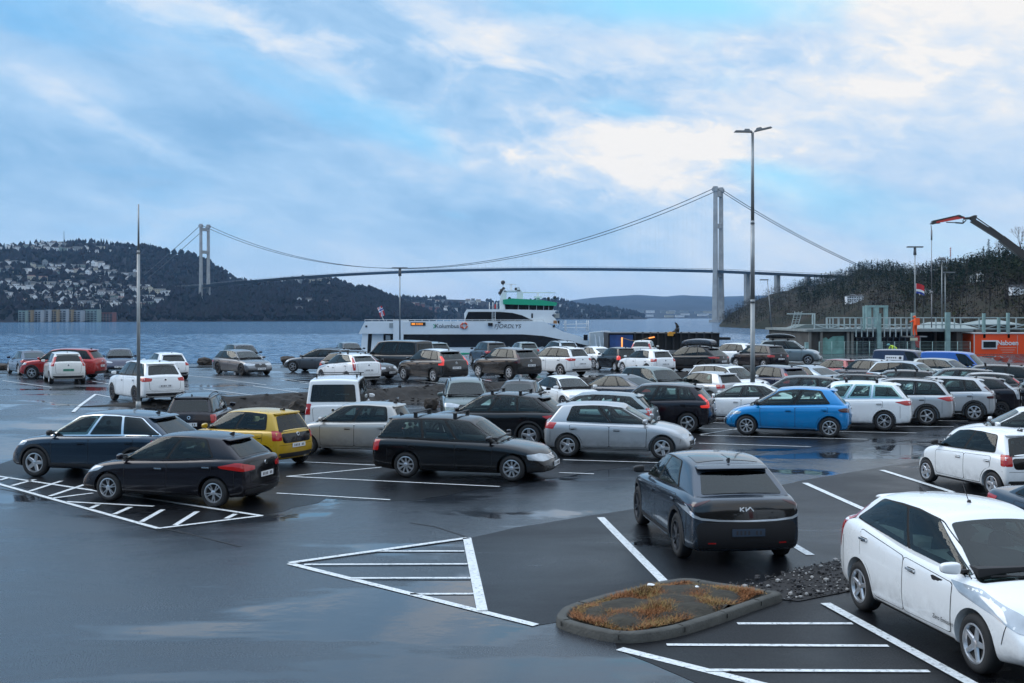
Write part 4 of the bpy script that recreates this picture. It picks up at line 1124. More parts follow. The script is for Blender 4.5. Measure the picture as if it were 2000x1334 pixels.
SEG = [(.11, [((-20, 928), (512, 1008)), ((-20, 941), (309, 1033)), ((309, 1033), (512, 1008)), ((130, 981), (300, 990)),
              ((20, 933), (0, 939)), ((68, 937), (23, 949)), ((120, 940), (58, 960)), ((166, 947), (97, 970)), ((182, 964), (104, 974)), ((192, 987), (177, 994)), ((255, 991), (223, 1005)), ((318, 996), (276, 1020)), ((385, 1000), (342, 1027)), ((460, 1005), (442, 1014))]),
       (.085, [((590, 903), (765, 911)), ((560, 931), (765, 911)), ((560, 931), (976, 951)), ((540, 964), (762, 977)), ((1092, 924), (1160, 926.5)), ((1100, 899), (1300, 905)),
               ((1365, 866), (1584, 873)), ((1368, 850.5), (1694, 858.5)), ((1368, 849.5), (1445, 837)), ((1362, 836.6), (1440, 839.6)), ((1345, 825), (1440, 827.8)), ((1640, 843), (1790, 846)), ((1750, 833), (1863, 833.8)), ((1833, 822), (1890, 823)),
               ((5, 743.6), (101, 757)), ((180, 745), (240, 755)), ((187, 770), (272, 788)), ((397, 760), (492, 772)), ((494, 754), (590, 768)), ((585, 748), (680, 760)), ((800, 742), (880, 752)), ((360, 733), (440, 741)), ((440, 742), (520, 752)), ((548, 740), (610, 748)), ((905, 735), (960, 745))]),
       (.13, [((565, 1101), (914, 1052)), ((565, 1101), (1047, 1222)), ((187, 770), (143, 805))]),
       (.09, [((738, 1077.5), (907, 1077.5)), ((594, 1104), (913, 1103)), ((684, 1131), (919, 1130.5)), ((801, 1161), (927, 1160.5)),
              ((1440, 1219), (1665, 1219)), ((1302, 1261), (1735, 1263)), ((1377, 1311), (1815, 1313))]),
       (.15, [((912, 1052), (942, 1195)), ((1173, 1011), (1303, 1143)), ((1405, 979), (1583, 1085)), ((1572, 944), (1760, 1028)), ((1722, 919), (1860, 962)),
              ((1612, 1180), (1960, 1372)), ((1210, 1268), (1520, 1346)), ((1860, 898), (1990, 930))])]
zoff = 0
for w, segs in SEG:
    for a, b in segs: mark(a, b, w); zoff = (zoff + 1) % 5
tag(marks.build('bay_markings', M_PAINT), kind='structure')
# sealed joints in the asphalt
cr = MB()
M_SEAL = mat('joint_sealant', (.008, .008, .009), .5)
for path in (((0, 955), (40, 962), (165, 993), (360, 1042)), ((345, 1037), (470, 1068)), ((800, 1021), (850, 1029), (912, 1049)), ((1700, 868), (1760, 862), (1850, 850)), ((820, 942), (900, 940), (1060, 920)), ((1000, 1040), (1175, 1006), (1240, 998))):
    pts = [W_(*p, .006) for p in path]
    for a, b in zip(pts[:-1], pts[1:]):
        n = Vector((-(b - a).y, (b - a).x, 0)).normalized() * .022
        v = [cr.bm.verts.new(p) for p in (a + n, a - n, b - n, b + n)]; cr.bm.faces.new(v)
tag(cr.build('asphalt_joints', M_SEAL), kind='structure')

# ---- earth bank between the two lots
M_EARTH = mat('earth', (.014, .0115, .010), .85, bump=1.0, bscale=6, var=.5, vscale=3)
V = []; F = []
NA, NS = 260, 10
for i in range(NA + 1):
    al = -6.5 + 62 * i / NA
    for j in range(NS + 1):
        sd = lerp(-2.3 if al > -1 else -2.3 - (-1 - al) * .15, .35, j / NS) if True else 0
        tip = smooth((al + 6.5) / 5)
        sdd = sd * tip - .6 * (1 - tip)
        x = -12.4 + .73 * al - .683 * sdd; y = 48 + .683 * al + .73 * sdd
        e = math.sin(math.pi * j / NS)
        h = .05 * e * 2 * (.4 + abs(noise.noise(Vector((x * 1.5, y * 1.5, 3)))) * 2.4) * tip
        V.append((x, y, gh(x, y) - .01 + .03 * (0 < j < NS) + h))
for i in range(NA):
    for j in range(NS):
        a = i * (NS + 1) + j; F.append((a, a + NS + 1, a + NS + 2, a + 1))
me = bpy.data.meshes.new('earth_bank'); me.from_pydata(V, [], F); me.materials.append(M_EARTH)
me.update()
if me.polygons[40].normal.z < 0: me.flip_normals()
tag(link('earth_bank', me), kind='structure')

def rock(bm, c, r, seed, sub=2, flat=.7):
    res = bmesh.ops.create_icosphere(bm, subdivisions=sub, radius=1, matrix=Matrix.Identity(4))
    rs = random.Random(seed); sx, sy = rs.uniform(.8, 1.3), rs.uniform(.8, 1.2); off = Vector((rs.uniform(-50, 50),) * 3)
    for v in res['verts']:
        n = 1 + .38 * noise.noise(v.co * 1.3 + off) + .12 * noise.noise(v.co * 3.5 + off)
        v.co = Vector(c) + Vector((v.co.x * sx, v.co.y * sy, v.co.z * flat)) * r * n
def boulder(px, py, wpx, hpx, label):
    p = W_(px, py); s = FPX / p.y; bm = bmesh.new(); rock(bm, (0, 0, 0), 1, px, 3, 1)
    zs = [v.co.z for v in bm.verts]; xs = [v.co.x for v in bm.verts]
    kx = wpx / s / (max(xs) - min(xs)); kz = hpx / s / (max(zs) - min(zs)) * 1.25
    for v in bm.verts: v.co = Vector((v.co.x * kx, v.co.y * kx * .8, (v.co.z - min(zs)) * kz - .2 * hpx / s))
    for f in bm.faces: f.smooth = False
    me = bpy.data.meshes.new('boulder'); bm.to_mesh(me); bm.free(); o = link('boulder', me, None, M_BOULD); o.location = p
    tag(o, label, 'boulder', 'boulders at the water edge')
M_BOULD = mat('boulder_stone', (.035, .026, .020), .75, bump=.9, bscale=4, var=.45, vscale=3)
boulder(6, 722, 36, 12, 'dark brown boulder at the extreme left edge of the lot')
boulder(400, 713, 33, 15, 'dark brown boulder left of the grey estate car')
boulder(565, 711, 36, 15, 'dark brown boulder right of the grey estate car, by the water')
for (px, py, w, h, lb) in ((586, 806, 46, 26, 'grey boulder on the earth bank left of the white van'), (843, 800, 30, 22, 'grey boulder on the earth bank right of the white van')):
    boulder(px, py, w, h, lb)
# loose stones on the bank
bm = bmesh.new(); rs = random.Random(3)
for i in range(420):
    al = rs.uniform(-4, 46); sdv = rs.uniform(-2.2, .1); x = -12.4 + .73 * al - .683 * sdv; y = 48 + .683 * al + .73 * sdv
    rock(bm, (x, y, gh(x, y) + .08), rs.uniform(.03, .12) , i, 1)
me = bpy.data.meshes.new('stones'); bm.to_mesh(me); bm.free()
tag(link('stones', me, None, M_EARTH), 'loose stones and clods strewn on the dark earth bank', 'stones', kind='stuff')

# ---- kerbed island with dead grass, gravel beside it
M_KERB = mat('kerb_concrete', (.060, .060, .054), .75, bump=.5, bscale=30, var=.3, vscale=5)
outer = [W_(*p) for p in ((1083, 1216), (1103, 1198), (1180, 1176), (1300, 1147), (1345, 1142), (1398, 1152), (1465, 1163), (1540, 1172), (1480, 1192), (1400, 1222), (1330, 1244), (1260, 1257), (1200, 1258), (1125, 1240), (1090, 1228))]
cen = sum(outer, Vector()) / len(outer)
O2 = [(p.x, p.y) for p in outer]
def inset(P, d):
    out = []; N = len(P)
    A2 = sum(P[i][0] * P[(i + 1) % N][1] - P[(i + 1) % N][0] * P[i][1] for i in range(N)); sg = 1 if A2 > 0 else -1
    for i in range(N):
        a, b, c = Vector(P[i - 1]), Vector(P[i]), Vector(P[(i + 1) % N])
        n1 = Vector((-(b - a).y, (b - a).x)).normalized() * sg; n2 = Vector((-(c - b).y, (c - b).x)).normalized() * sg
        n = (n1 + n2).normalized(); out.append(tuple(b + n * d / max(.5, n.dot(n1))))
    return out
O2 = rnd(O2, .25, 3)
rings = [(0.0, 0.0), (.012, .10), (.025, .118), (.125, .122), (.145, .11), (.15, .03)]
bm = bmesh.new(); RV = []
for d, z in rings: RV.append([bm.verts.new((x, y, z + .01 * noise.noise(Vector((x * 2, y * 2, d))))) for x, y in inset(O2, d)])
n = len(O2)
for A, B in zip(RV[:-1], RV[1:]):
    for i in range(n): bm.faces.new((A[i], A[(i + 1) % n], B[(i + 1) % n], B[i])).smooth = True
bmesh.ops.recalc_face_normals(bm, faces=bm.faces[:])
me = bpy.data.meshes.new('kerb'); bm.to_mesh(me); bm.free()
isl = empty('traffic_island', (cen.x, cen.y, 0), 0, 'kerbed island of brown dead grass between the parking bays', 'traffic island')
ISLE = inset(O2, .15)
def child_at(o, par): o.parent = par; o.matrix_parent_inverse = Matrix.Translation(-Vector(par.location)); return o
kb_ = child_at(link('kerb', me, None, M_KERB), isl)
jb = MB(); acc = 0.0; I2 = inset(O2, .15)
for i in range(len(O2)):
    a_, b_ = Vector(O2[i]), Vector(O2[(i + 1) % len(O2)]); acc += (b_ - a_).length
    if acc > .85:
        acc = 0; c_ = Vector(I2[(i + 1) % len(O2)]); dd = (c_ - b_).normalized()
        jb.bar((b_.x - dd.x * .004, b_.y - dd.y * .004, .05), (b_.x - dd.x * .004, b_.y - dd.y * .004, .106), .012); jb.bar((b_.x + dd.x * .03, b_.y + dd.y * .03, .1165), (c_.x, c_.y, .1175), .012, .014)
child_at(jb.build('joints', mat('joint_dark', (.02, .02, .018), .9)), isl)['kind'] = 'stuff'
M_SOIL = mat('island_soil', (.028, .024, .016), .9, bump=1.0, bscale=14, var=.5, vscale=5)
so = poly_sheet('soil', [Vector((x, y, 0)) for x, y in ISLE], M_SOIL, .07, None, .12)
for v in so.data.vertices:
    e = min((Vector((v.co.x, v.co.y)) - Vector(q)).length for q in ISLE)
    v.co.z += min(1, e / .3) * (.05 + .07 * (noise.noise(Vector((v.co.x * 2.5, v.co.y * 2.5, 0))) + .3))
for k in list(so.keys()): del so[k]
child_at(so, isl)
M_GR = [mat('dead_grass_a', (.24, .095, .030), .8, var=.4, vscale=30), mat('dead_grass_b', (.26, .17, .055), .8, var=.4, vscale=30), mat('dead_grass_c', (.11, .045, .022), .8)]
V = []; F = []; MI = []; rs = random.Random(9)
minx, maxx = min(p[0] for p in ISLE), max(p[0] for p in ISLE); miny, maxy = min(p[1] for p in ISLE), max(p[1] for p in ISLE)
I3 = inset(O2, .20); cnt = 0
while cnt < 22000:
    x, y = rs.uniform(minx, maxx), rs.uniform(miny, maxy)
    if not inpoly(x, y, I3): continue
    dn = noise.noise(Vector((x * 1.8, y * 1.8, 7)))
    if dn < -.28 and rs.random() < .8: cnt += 1; continue
    h = rs.uniform(.015, .055) * (1 + dn); a = rs.uniform(0, 6.28); lean = rs.uniform(.02, .13); w = rs.uniform(.003, .008)
    z0 = .09 + .05 * (dn + .3); b = len(V)
    dx, dy = math.cos(a), math.sin(a)
    V += [(x - dy * w, y + dx * w, z0), (x + dy * w, y - dx * w, z0), (x + dx * lean, y + dy * lean, z0 + h)]; F.append((b, b + 1, b + 2))
    c = noise.noise(Vector((x * 2.3 + 9, y * 2.3, 2))) + rs.uniform(-.25, .25); MI.append(0 if c < .05 else (1 if c < .4 else 2)); cnt += 1
me = bpy.data.meshes.new('dead_grass'); me.from_pydata(V, [], F)
for m_ in M_GR: me.materials.append(m_)
for p, i in zip(me.polygons, MI): p.material_index = i
g_ = link('dead_grass', me); child_at(g_, isl); g_['kind'] = 'stuff'
# gravel spill to the right of the island
poly_sheet('gravel_bed', [W_(*p) for p in ((1440, 1158), (1560, 1112), (1640, 1095), (1780, 1085), (1800, 1120), (1690, 1150), (1560, 1176), (1500, 1170))], mat('gravel_dirt', (.014, .013, .014), .85, bump=1.0, bscale=40, var=.6, vscale=25), .016)
bm = bmesh.new(); G_ = [W_(*p) for p in ((1400, 1150), (1560, 1110), (1660, 1090), (1780, 1085), (1790, 1125), (1690, 1152), (1540, 1176))]; G2 = [(p.x, p.y) for p in G_]
c = 0; rs = random.Random(12)
while c < 900:
    x, y = rs.uniform(min(p[0] for p in G2), max(p[0] for p in G2)), rs.uniform(min(p[1] for p in G2), max(p[1] for p in G2))
    if not inpoly(x, y, G2): continue
    k0 = len(bm.faces); r_ = rs.uniform(.007, .018) if rs.random() < .90 else rs.uniform(.022, .045)
    rock(bm, (x, y, .02 + r_ * .5), r_, c, 1, .8)
    mi = 1 if rs.random() < .22 else 0
    bm.faces.ensure_lookup_table()
    for f in bm.faces[k0:]: f.material_index = mi
    c += 1
me = bpy.data.meshes.new('gravel'); bm.to_mesh(me); bm.free(); me.materials.append(mat('gravel_dark', (.035, .034, .036), .8)); me.materials.append(mat('gravel_pale', (.30, .29, .28), .7))
tag(link('gravel', me), 'loose stones lying between the kerbed island and the white car', 'gravel', kind='stuff')
# small pale litter on the island
for (px, py, s_, lb) in ((1271, 1168, .05, 'small white paper scrap lying on the left half of the grass island'), (1361, 1172, .035, 'tiny pale scrap standing in the grass island')):
    p = W_(px, py); b = bmesh.new(); rock(b, (0, 0, 0), s_, px, 2, .35); me = bpy.data.meshes.new('litter'); b.to_mesh(me); b.free()
    o = link('litter', me, None, M_PLATE); o.location = p + Vector((0, 0, .19)); tag(o, lb, 'litter')

# ---- water
m = bpy.data.materials.new('fjord_water'); m.use_nodes = True; nt = m.node_tree; p = nt.nodes['Principled BSDF']
p.inputs['Base Color'].default_value = (.014, .10, .22, 1); p.inputs['Roughness'].default_value = .08; p.inputs['IOR'].default_value = 1.33
t = nt.nodes.new('ShaderNodeTexCoord'); last = None
for sc, st, di, scl in ((1.6, 1.0, .5, (1, .7, 1)), (.45, 1.0, 1.6, (1, .6, 1)), (.07, .6, 5, (1, .5, 1))):
    mp = nt.nodes.new('ShaderNodeMapping'); mp.inputs['Scale'].default_value = scl; mp.inputs['Rotation'].default_value = (0, 0, .3); nt.links.new(t.outputs['Object'], mp.inputs[0])
    n = nt.nodes.new('ShaderNodeTexNoise'); n.inputs['Scale'].default_value = sc; n.inputs['Detail'].default_value = 5; n.inputs['Roughness'].default_value = .65; nt.links.new(mp.outputs[0], n.inputs['Vector'])
    b_ = nt.nodes.new('ShaderNodeBump'); b_.inputs['Strength'].default_value = st; b_.inputs['Distance'].default_value = di
    nt.links.new(n.outputs['Fac'], b_.inputs['Height'])
    if last: nt.links.new(last, b_.inputs['Normal'])
    last = b_.outputs[0]
nt.links.new(last, p.inputs['Normal'])
WZ = -2.2
me = bpy.data.meshes.new('water'); me.from_pydata([(-9000, 440, WZ), (9000, 440, WZ), (9000, 14000, WZ), (-9000, 14000, WZ)], [], [(0, 1, 2, 3)])
me.materials.append(m); tag(link('water', me), kind='structure')
V = []; F = []; nx, ny = 330, 300
for i in range(nx + 1):
    for j in range(ny + 1):
        y = 74 + 366 * (j / ny) ** 1.35; x = (i / nx - .56) * (y * 1.12 + 40)
        k = min(1, (440 - y) / 60)
        z = .16 * noise.noise(Vector((x * .22, y * .36, 0))) + .11 * noise.noise(Vector((x * .7 + 5, y * 1.0, 3))) + .05 * noise.noise(Vector((x * 1.9, y * 2.3, 9)))
        V.append((x, y, WZ + z * k))
for i in range(nx):
    for j in range(ny): a = i * (ny + 1) + j; F.append((a, a + ny + 1, a + ny + 2, a + 1))
me = bpy.data.meshes.new('water'); me.from_pydata(V, [], F); me.materials.append(m)
for p_ in me.polygons: p_.use_smooth = True
tag(link('water', me), kind='structure')

# ------------------------------------------------------------------ hills
def veg(name, a, b, sc=.02, bump=0.0):
    m = bpy.data.materials.new(name); m.use_nodes = True; nt = m.node_tree; p = nt.nodes['Principled BSDF']; p.inputs['Roughness'].default_value = .9
    p.inputs['Specular IOR Level'].default_value = .1
    t = nt.nodes.new('ShaderNodeTexCoord'); n = nt.nodes.new('ShaderNodeTexNoise'); n.inputs['Scale'].default_value = sc; n.inputs['Detail'].default_value = 6
    nt.links.new(t.outputs['Object'], n.inputs['Vector']); r = nt.nodes.new('ShaderNodeValToRGB'); e = r.color_ramp.elements
    e[0].position = .4; e[0].color = (*a, 1); e[1].position = .62; e[1].color = (*b, 1)
    nt.links.new(n.outputs['Fac'], r.inputs[0]); nt.links.new(r.outputs[0], p.inputs['Base Color']); return m
class Hill:
    """terrain between a shore line and a crest line, falling away behind; a real height field over the land"""
    def __init__(s, name, crest, dsh, dcr, m, px0, px1, nx, nt_=26, rough=.06, power=.85, back=1.5, label=None):
        s.crest, s.dsh, s.dcr, s.rough, s.power = crest, dsh, dcr, rough, power
        V = []; F = []
        s.px0, s.px1 = px0, px1; rows = nt_ + 8
        for i in range(nx + 1):
            px = lerp(px0, px1, i / nx)
            for j in range(rows + 1):
                t = j / nt_ if j <= nt_ else 1 + (j - nt_) / 8 * back
                V.append(s.pt(px, t))
        for i in range(nx):
            for j in range(rows):
                a = i * (rows + 1) + j; F.append((a, a + rows + 1, a + rows + 2, a + 1))
        me = bpy.data.meshes.new(name); me.from_pydata(V, [], F)
        for p in me.polygons: p.use_smooth = True
        me.materials.append(m); s.ob = tag(link(name, me), kind='structure')
    def pt(s, px, t):
        d0, d1 = pl(s.dsh, px), pl(s.dcr, px); d = lerp(d0, d1, t); k = (px - 1000) / FPX
        zc = (HOR - pl(s.crest, px)) / FPX * d1 + EYE
        zc = max(zc, WZ + .5)
        if t <= 1: h = lerp(WZ - .6, zc, max(0, t) ** s.power)
        else: h = lerp(zc, WZ - 5, smooth((t - 1) / 1.5))
        x, y = k * d, d
        sc_ = zc - WZ
        h += sc_ * s.rough * noise.noise(Vector((x, y, 0)) * (2.2 / max(60., (d1 - d0) * .35))) * 2 * min(1, t * 4) * (1 if t <= .97 else .4)
        return Vector((x, y, h))
    def find(s, px, py):
        """first visible terrain point below the photo height py"""
        for q in range(1, 101):
            p = s.pt(px, q / 100)
            if HOR - (p.z - EYE) / p.y * FPX <= py: return p, q / 100
        return s.pt(px, 1), 1.0
M_FOREST = veg('forest_floor', (.004, .006, .010), (.012, .010, .014))
M_BRUSH = veg('hillside_brush', (.014, .016, .008), (.034, .027, .018), .05)
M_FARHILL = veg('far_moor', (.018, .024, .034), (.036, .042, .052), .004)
hill_town = Hill('hills', [(-900, 622), (-700, 585), (-400, 520), (-100, 500), (0, 484), (25, 485), (45, 480), (60, 477), (85, 480), (100, 478), (140, 473), (190, 473), (225, 479), (262, 487), (280, 484), (300, 489), (330, 496), (370, 500), (395, 510), (415, 520), (440, 536), (460, 547), (490, 556), (520, 566), (560, 585), (600, 610)],
                 [(-400, 1150), (0, 1250), (400, 1500), (600, 1700)], [(-400, 2100), (600, 2400)], M_FOREST, -900, 600, 220, 34, .035, 1.15)
hill_mid = Hill('hills', [(360, 622), (400, 596), (430, 575), (470, 562), (500, 558), (560, 553), (600, 549), (650, 548), (672, 558), (690, 566), (720, 567), (742, 574), (760, 582), (800, 600), (850, 620)],
                [(360, 1450), (850, 1700)], [(360, 1700), (500, 2050), (850, 2200)], M_FOREST, 360, 850, 90, 24, .04, .9)
hill_isle = Hill('hills', [(640, 618), (700, 598), (740, 584), (780, 584), (800, 585), (860, 584), (900, 585), (940, 588), (980, 594), (1020, 590), (1060, 588), (1090, 586), (1105, 590), (1130, 597), (1190, 603), (1240, 612), (1265, 622)],
                 [(640, 2100), (1265, 3000)], [(640, 2900), (1265, 3700)], M_FOREST, 640, 1265, 100, 20, .05, .8)
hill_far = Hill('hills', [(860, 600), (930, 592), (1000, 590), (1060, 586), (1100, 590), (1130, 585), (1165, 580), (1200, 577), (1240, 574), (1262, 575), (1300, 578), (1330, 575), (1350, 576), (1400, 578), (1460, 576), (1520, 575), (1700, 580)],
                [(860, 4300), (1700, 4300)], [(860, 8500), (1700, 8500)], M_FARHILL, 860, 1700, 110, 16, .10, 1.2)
hill_near = Hill('hills', [(1405, 634), (1430, 610), (1460, 595), (1490, 581), (1520, 571), (1550, 563), (1580, 558), (1610, 552), (1655, 541), (1672, 531), (1715, 530), (1760, 534), (1784, 537), (1820, 528), (1865, 520), (1904, 514), (1940, 507), (1970, 506), (2000, 503), (2300, 480), (2900, 440)],
                 [(1405, 690), (1430, 650), (1550, 480), (1700, 300), (1900, 215), (2300, 180), (2900, 170)], [(1405, 760), (1450, 900), (1650, 1120), (1750, 900), (2000, 520), (2300, 420), (2900, 380)], M_BRUSH, 1405, 2900, 170, 30, .05, .8)

# unseen rise added behind the viewer so the car sides reflect something dark
V = []; F = []; n1, n2 = 90, 8
for i in range(n1 + 1):
    th = R(lerp(80, 262, i / n1)); fade = smooth(min(i, n1 - i) / 12)
    for j in range(n2 + 1):
        t = j / n2; r_ = 42 + 60 * t; x, y = math.sin(th) * r_, math.cos(th) * r_
        V.append((x, y, -.3 + fade * (17 + 5 * noise.noise(Vector((x, y, 0)) * .06)) * smooth(t * 1.25) * (1 if t < .9 else .9)))
for i in range(n1):
    for j in range(n2): a = i * (n2 + 1) + j; F.append((a, a + 1, a + n2 + 2, a + n2 + 1))
me = bpy.data.meshes.new('hills'); me.from_pydata(V, [], F); me.materials.append(M_BRUSH)
for p in me.polygons: p.use_smooth = True
tag(link('hills', me), kind='structure')

def forest(name, hill, n, mats, h0, h1, pxr, tr, seed, conifer=.4, label='', quads=1, pick=None, lo=0.0):
    """one mesh of many tree crowns: each a ragged cone or a lumpy crown"""
    rs = random.Random(seed); V = []; F = []; MI = []
    for _ in range(n):
        px = rs.uniform(*pxr); t = tr[0] + (tr[1] - tr[0]) * rs.random() ** 1.0
        p = hill.pt(px, t)
        if p.z < WZ + 1.0: continue
        if pick and not pick(px, t, p): continue
        h = rs.uniform(h0, h1); con = rs.random() < conifer; mi = (0 if con else rs.choice((1, 1, 2))) % len(mats)
        if quads == 0:      # far trees: small faceted crowns
            k = rs.choice((5, 6)); w = h * (rs.uniform(.16, .26) if con else rs.uniform(.32, .5)); b = len(V); a0 = rs.uniform(0, 6)
            V.append((p.x, p.y, p.z - 1)); 
            for q in range(k):
                a = a0 + 6.283 * q / k; j = rs.uniform(.7, 1.3)
                V.append((p.x + math.cos(a) * w * j, p.y + math.sin(a) * w * j, p.z + h * (.18 if con else .5) * rs.uniform(.8, 1.2)))
            V.append((p.x + rs.uniform(-.1, .1) * h, p.y, p.z + h))
            for q in range(k):
                F.append((b, b + 1 + (q + 1) % k, b + 1 + q)); F.append((b + k + 1, b + 1 + q, b + 1 + (q + 1) % k)); MI += [mi, mi]
        else:
            nq = int(quads * (1.0 if con else .8)); w = h * (.22 if con else .42)
            for q in range(nq):
                if con:
                    u = rs.random() ** .7; r_ = w * (1 - u) * rs.uniform(.3, 1.05) + .05; a = rs.uniform(0, 6.283); z = p.z + h * (.08 + .92 * u); s_ = h * rs.uniform(.035, .08)
                else:
                    v = Vector((rs.gauss(0, 1), rs.gauss(0, 1), rs.gauss(0, 1))).normalized() * rs.random() ** .33
                    r_ = math.hypot(v.x, v.y) * w; a = math.atan2(v.y, v.x); z = p.z + h * (.55 + .45 * v.z); s_ = h * rs.uniform(.03, .08)
                c = Vector((p.x + math.cos(a) * r_, p.y + math.sin(a) * r_, z)); b = len(V)
                d1 = Vector((rs.uniform(-1, 1), rs.uniform(-1, 1), rs.uniform(-1, 1))) * s_; d2 = Vector((rs.uniform(-1, 1), rs.uniform(-1, 1), rs.uniform(-.5, 1))) * s_
                V += [c - d1, c + d2, c + d1]; F.append((b, b + 1, b + 2)); MI.append(mi)
            b = len(V); tw = h * .018
            V += [(p.x - tw, p.y, p.z - .5), (p.x + tw, p.y, p.z - .5), (p.x, p.y, p.z + h * .9)]; F.append((b, b + 1, b + 2)); MI.append(len(mats) - 1)
    me = bpy.data.meshes.new(name); me.from_pydata([tuple(v) for v in V], [], F)
    for m in mats: me.materials.append(m)
    me.polygons.foreach_set('material_index', MI)
    return tag(link(name, me), label, 'forest', kind='stuff')
VG = [mat('conifer_green', (.007, .017, .007), .9, spec=.1), mat('bare_brown', (.028, .022, .018), .9, spec=.1), mat('bare_olive', (.022, .025, .010), .9, spec=.1), mat('trunk_grey', (.05, .042, .038), .9, spec=.1)]
VF = [mat('far_conifer', (.003, .006, .009), .9, spec=.1), mat('far_brown', (.010, .008, .012), .9, spec=.1), mat('far_olive', (.007, .009, .010), .9, spec=.1)]
forest('forest', hill_town, 12000, VF, 7, 14, (-880, 560), (.02, 1.05), 1, .4, 'dark mixed woodland covering the town hill left of the bridge', 0, lambda px, t, p: not (px < 235 and t > .90 and random.Random(int(px * 7)).random() < .6) and (px > 300 or noise.noise(Vector((p.x, p.y, 0)) * .006) > -.10 or t > .97 or random.Random(int(p.x * 13)).random() < .5))
forest('forest', hill_mid, 3400, VF, 7, 13, (365, 845), (.02, 1.04), 2, .3, 'dark wood on the headland under the left half of the bridge deck', 0)
forest('forest', hill_isle, 2200, VF, 7, 14, (650, 1260), (.02, 1.05), 3, .35, 'distant wood on the low built up shore behind the ferry', 0, lambda px, t, p: noise.noise(Vector((p.x, p.y, 5)) * .004) > -.25)
def dark_patch(px, t, p): return noise.noise(Vector((p.x, p.y, 0)) * .013) > -.32
forest('forest', hill_near, 2600, [VG[1], VG[1], VG[2], VG[3]], 3.5, 8, (1412, 2500), (.05, 1.03), 4, 0.0, 'brown leafless scrub covering the near hillside on the right', 34, None)
forest('forest', hill_near, 2600, [VG[0], VG[2], VG[0], VG[3]], 4.5, 9.5, (1560, 2500), (.22, 1.0), 5, .25, 'dark green evergreens in patches on the near hillside on the right', 60, lambda px, t, p: noise.noise(Vector((p.x, p.y, 0)) * .014) > -.12 or (1640 < px < 1790 and .35 < t < .99) or (1880 < px and .3 < t < .8 and noise.noise(Vector((p.x, p.y, 3)) * .02) > -.1))
def spruce(px, t, h, label, seed, name='spruce_tree', w=.20):
    p = hill_near.pt(px, t); rs = random.Random(seed); r = empty(name, p, 0, label, 'tree')
    b = MB(); b.tube((0, 0, -1), (0, 0, h * .97), h * .016, .02, 7); b.build('trunk', VG[3], r)
    V = []; F = []
    for k in range(22):
        u = .12 + .86 * k / 22; R_ = h * w * (1 - u) ** .8 + .15
        for q in range(9):
            if rs.random() < .18: continue
            a = rs.uniform(0, 6.283); L_ = R_ * rs.uniform(.55, 1.1); base = Vector((0, 0, h * u)); tip = Vector((math.cos(a) * L_, math.sin(a) * L_, h * u - L_ * .18 + L_ * .1))
            for s_ in range(9):
                c = base.lerp(tip, (s_ + rs.random()) / 9) + Vector((rs.uniform(-1, 1), rs.uniform(-1, 1), rs.uniform(-1, .2))) * .16; bb = len(V); e = .20 + .16 * rs.random()
                V += [c + Vector((rs.uniform(-e, e), rs.uniform(-e, e), rs.uniform(-e, e) * .5)) for _ in range(3)]; F.append((bb, bb + 1, bb + 2))
    me = bpy.data.meshes.new('crown'); me.from_pydata(V, [], F); link('crown', me, r, VG[0]); return r
spruce(1921, .985, 10.0, 'shorter of the two tall spruces rising above the right hill crest', 1)
spruce(1931, .985, 13.5, 'taller of the two tall spruces rising above the right hill crest', 2)
for i, (px, h, lb) in enumerate(((1856, 6.5, 'small dark conifer on the crest just left of the red and white mast'), (1866, 6.2, 'small conifer on the crest directly under the red and white mast'), (1876, 5.6, 'small pointed conifer on the crest right of the red and white mast'), (1813, 5.0, 'rounded dark tree on the crest beside the crane line'), (1678, 10, 'pointed tree at the landward end of the bridge'))):
    spruce(px, .99, h, lb, 10 + i, 'pine_tree' if i > 2 else 'spruce_tree', .26)
def bare_tree(px, t, h, label, seed):
    p = hill_near.pt(px, t); rs = random.Random(seed); r = empty('bare_tree', p, 0, label, 'tree'); b = MB(); tw = MB()
    b.tube((0, 0, -1), (0, 0, h * .5), h * .02, h * .012, 6)
    def br(a, d, L_, rad, lv):
        e = a + d * L_; (b if lv < 2 else tw).tube(a, e, rad, rad * .5, 4, cap=False)
        if lv < 4:
            for _ in range(3):
                nd = (d + Vector((rs.uniform(-1, 1), rs.uniform(-1, 1), rs.uniform(-.2, .8))) * .6).normalized(); br(a.lerp(e, rs.uniform(.5, 1)), nd, L_ * .68, rad * .55, lv + 1)
    for _ in range(4): br(Vector((0, 0, h * rs.uniform(.25, .5))), Vector((rs.uniform(-.5, .5), rs.uniform(-.5, .5), 1)).normalized(), h * .3, h * .010, 0)
    m_ = mat('bare_twigs', (.16, .12, .12), .9); b.build('trunk', m_, r); tw.build('crown', m_, r)
bare_tree(1953, .99, 10, 'pale leafless tree between the twin spruces and the crane boom', 4)
bare_tree(1992, .97, 14, 'tall leafless tree at the right edge behind the crane boom', 6)
b = MB(); b.tube((0, 0, 0), (0, 0, 11), .35, .25, 6, mi=0)
for k in range(5): b.tube((0, 0, 5 + k * 1.2), (0, 0, 5.6 + k * 1.2), .5, .45, 6, mi=1)
o = b.build('radio_mast', [mat('mast_white', (.6, .6, .62), .6), mat('mast_red', (.45, .12, .12), .6)]); o.location = hill_near.pt(1856.5, .97) + Vector((0, 0, 3)); tag(o, 'thin red and white radio mast rising behind the right hill crest', 'mast')
b = MB(); b.tube((0, 0, 0), (0, 0, 26), .8, .4, 6); o = b.build('radio_mast', mat('mast_dark', (.06, .06, .07), .7)); o.location = hill_town.pt(125, 1.0); tag(o, 'small dark mast on the summit of the town hill', 'mast')

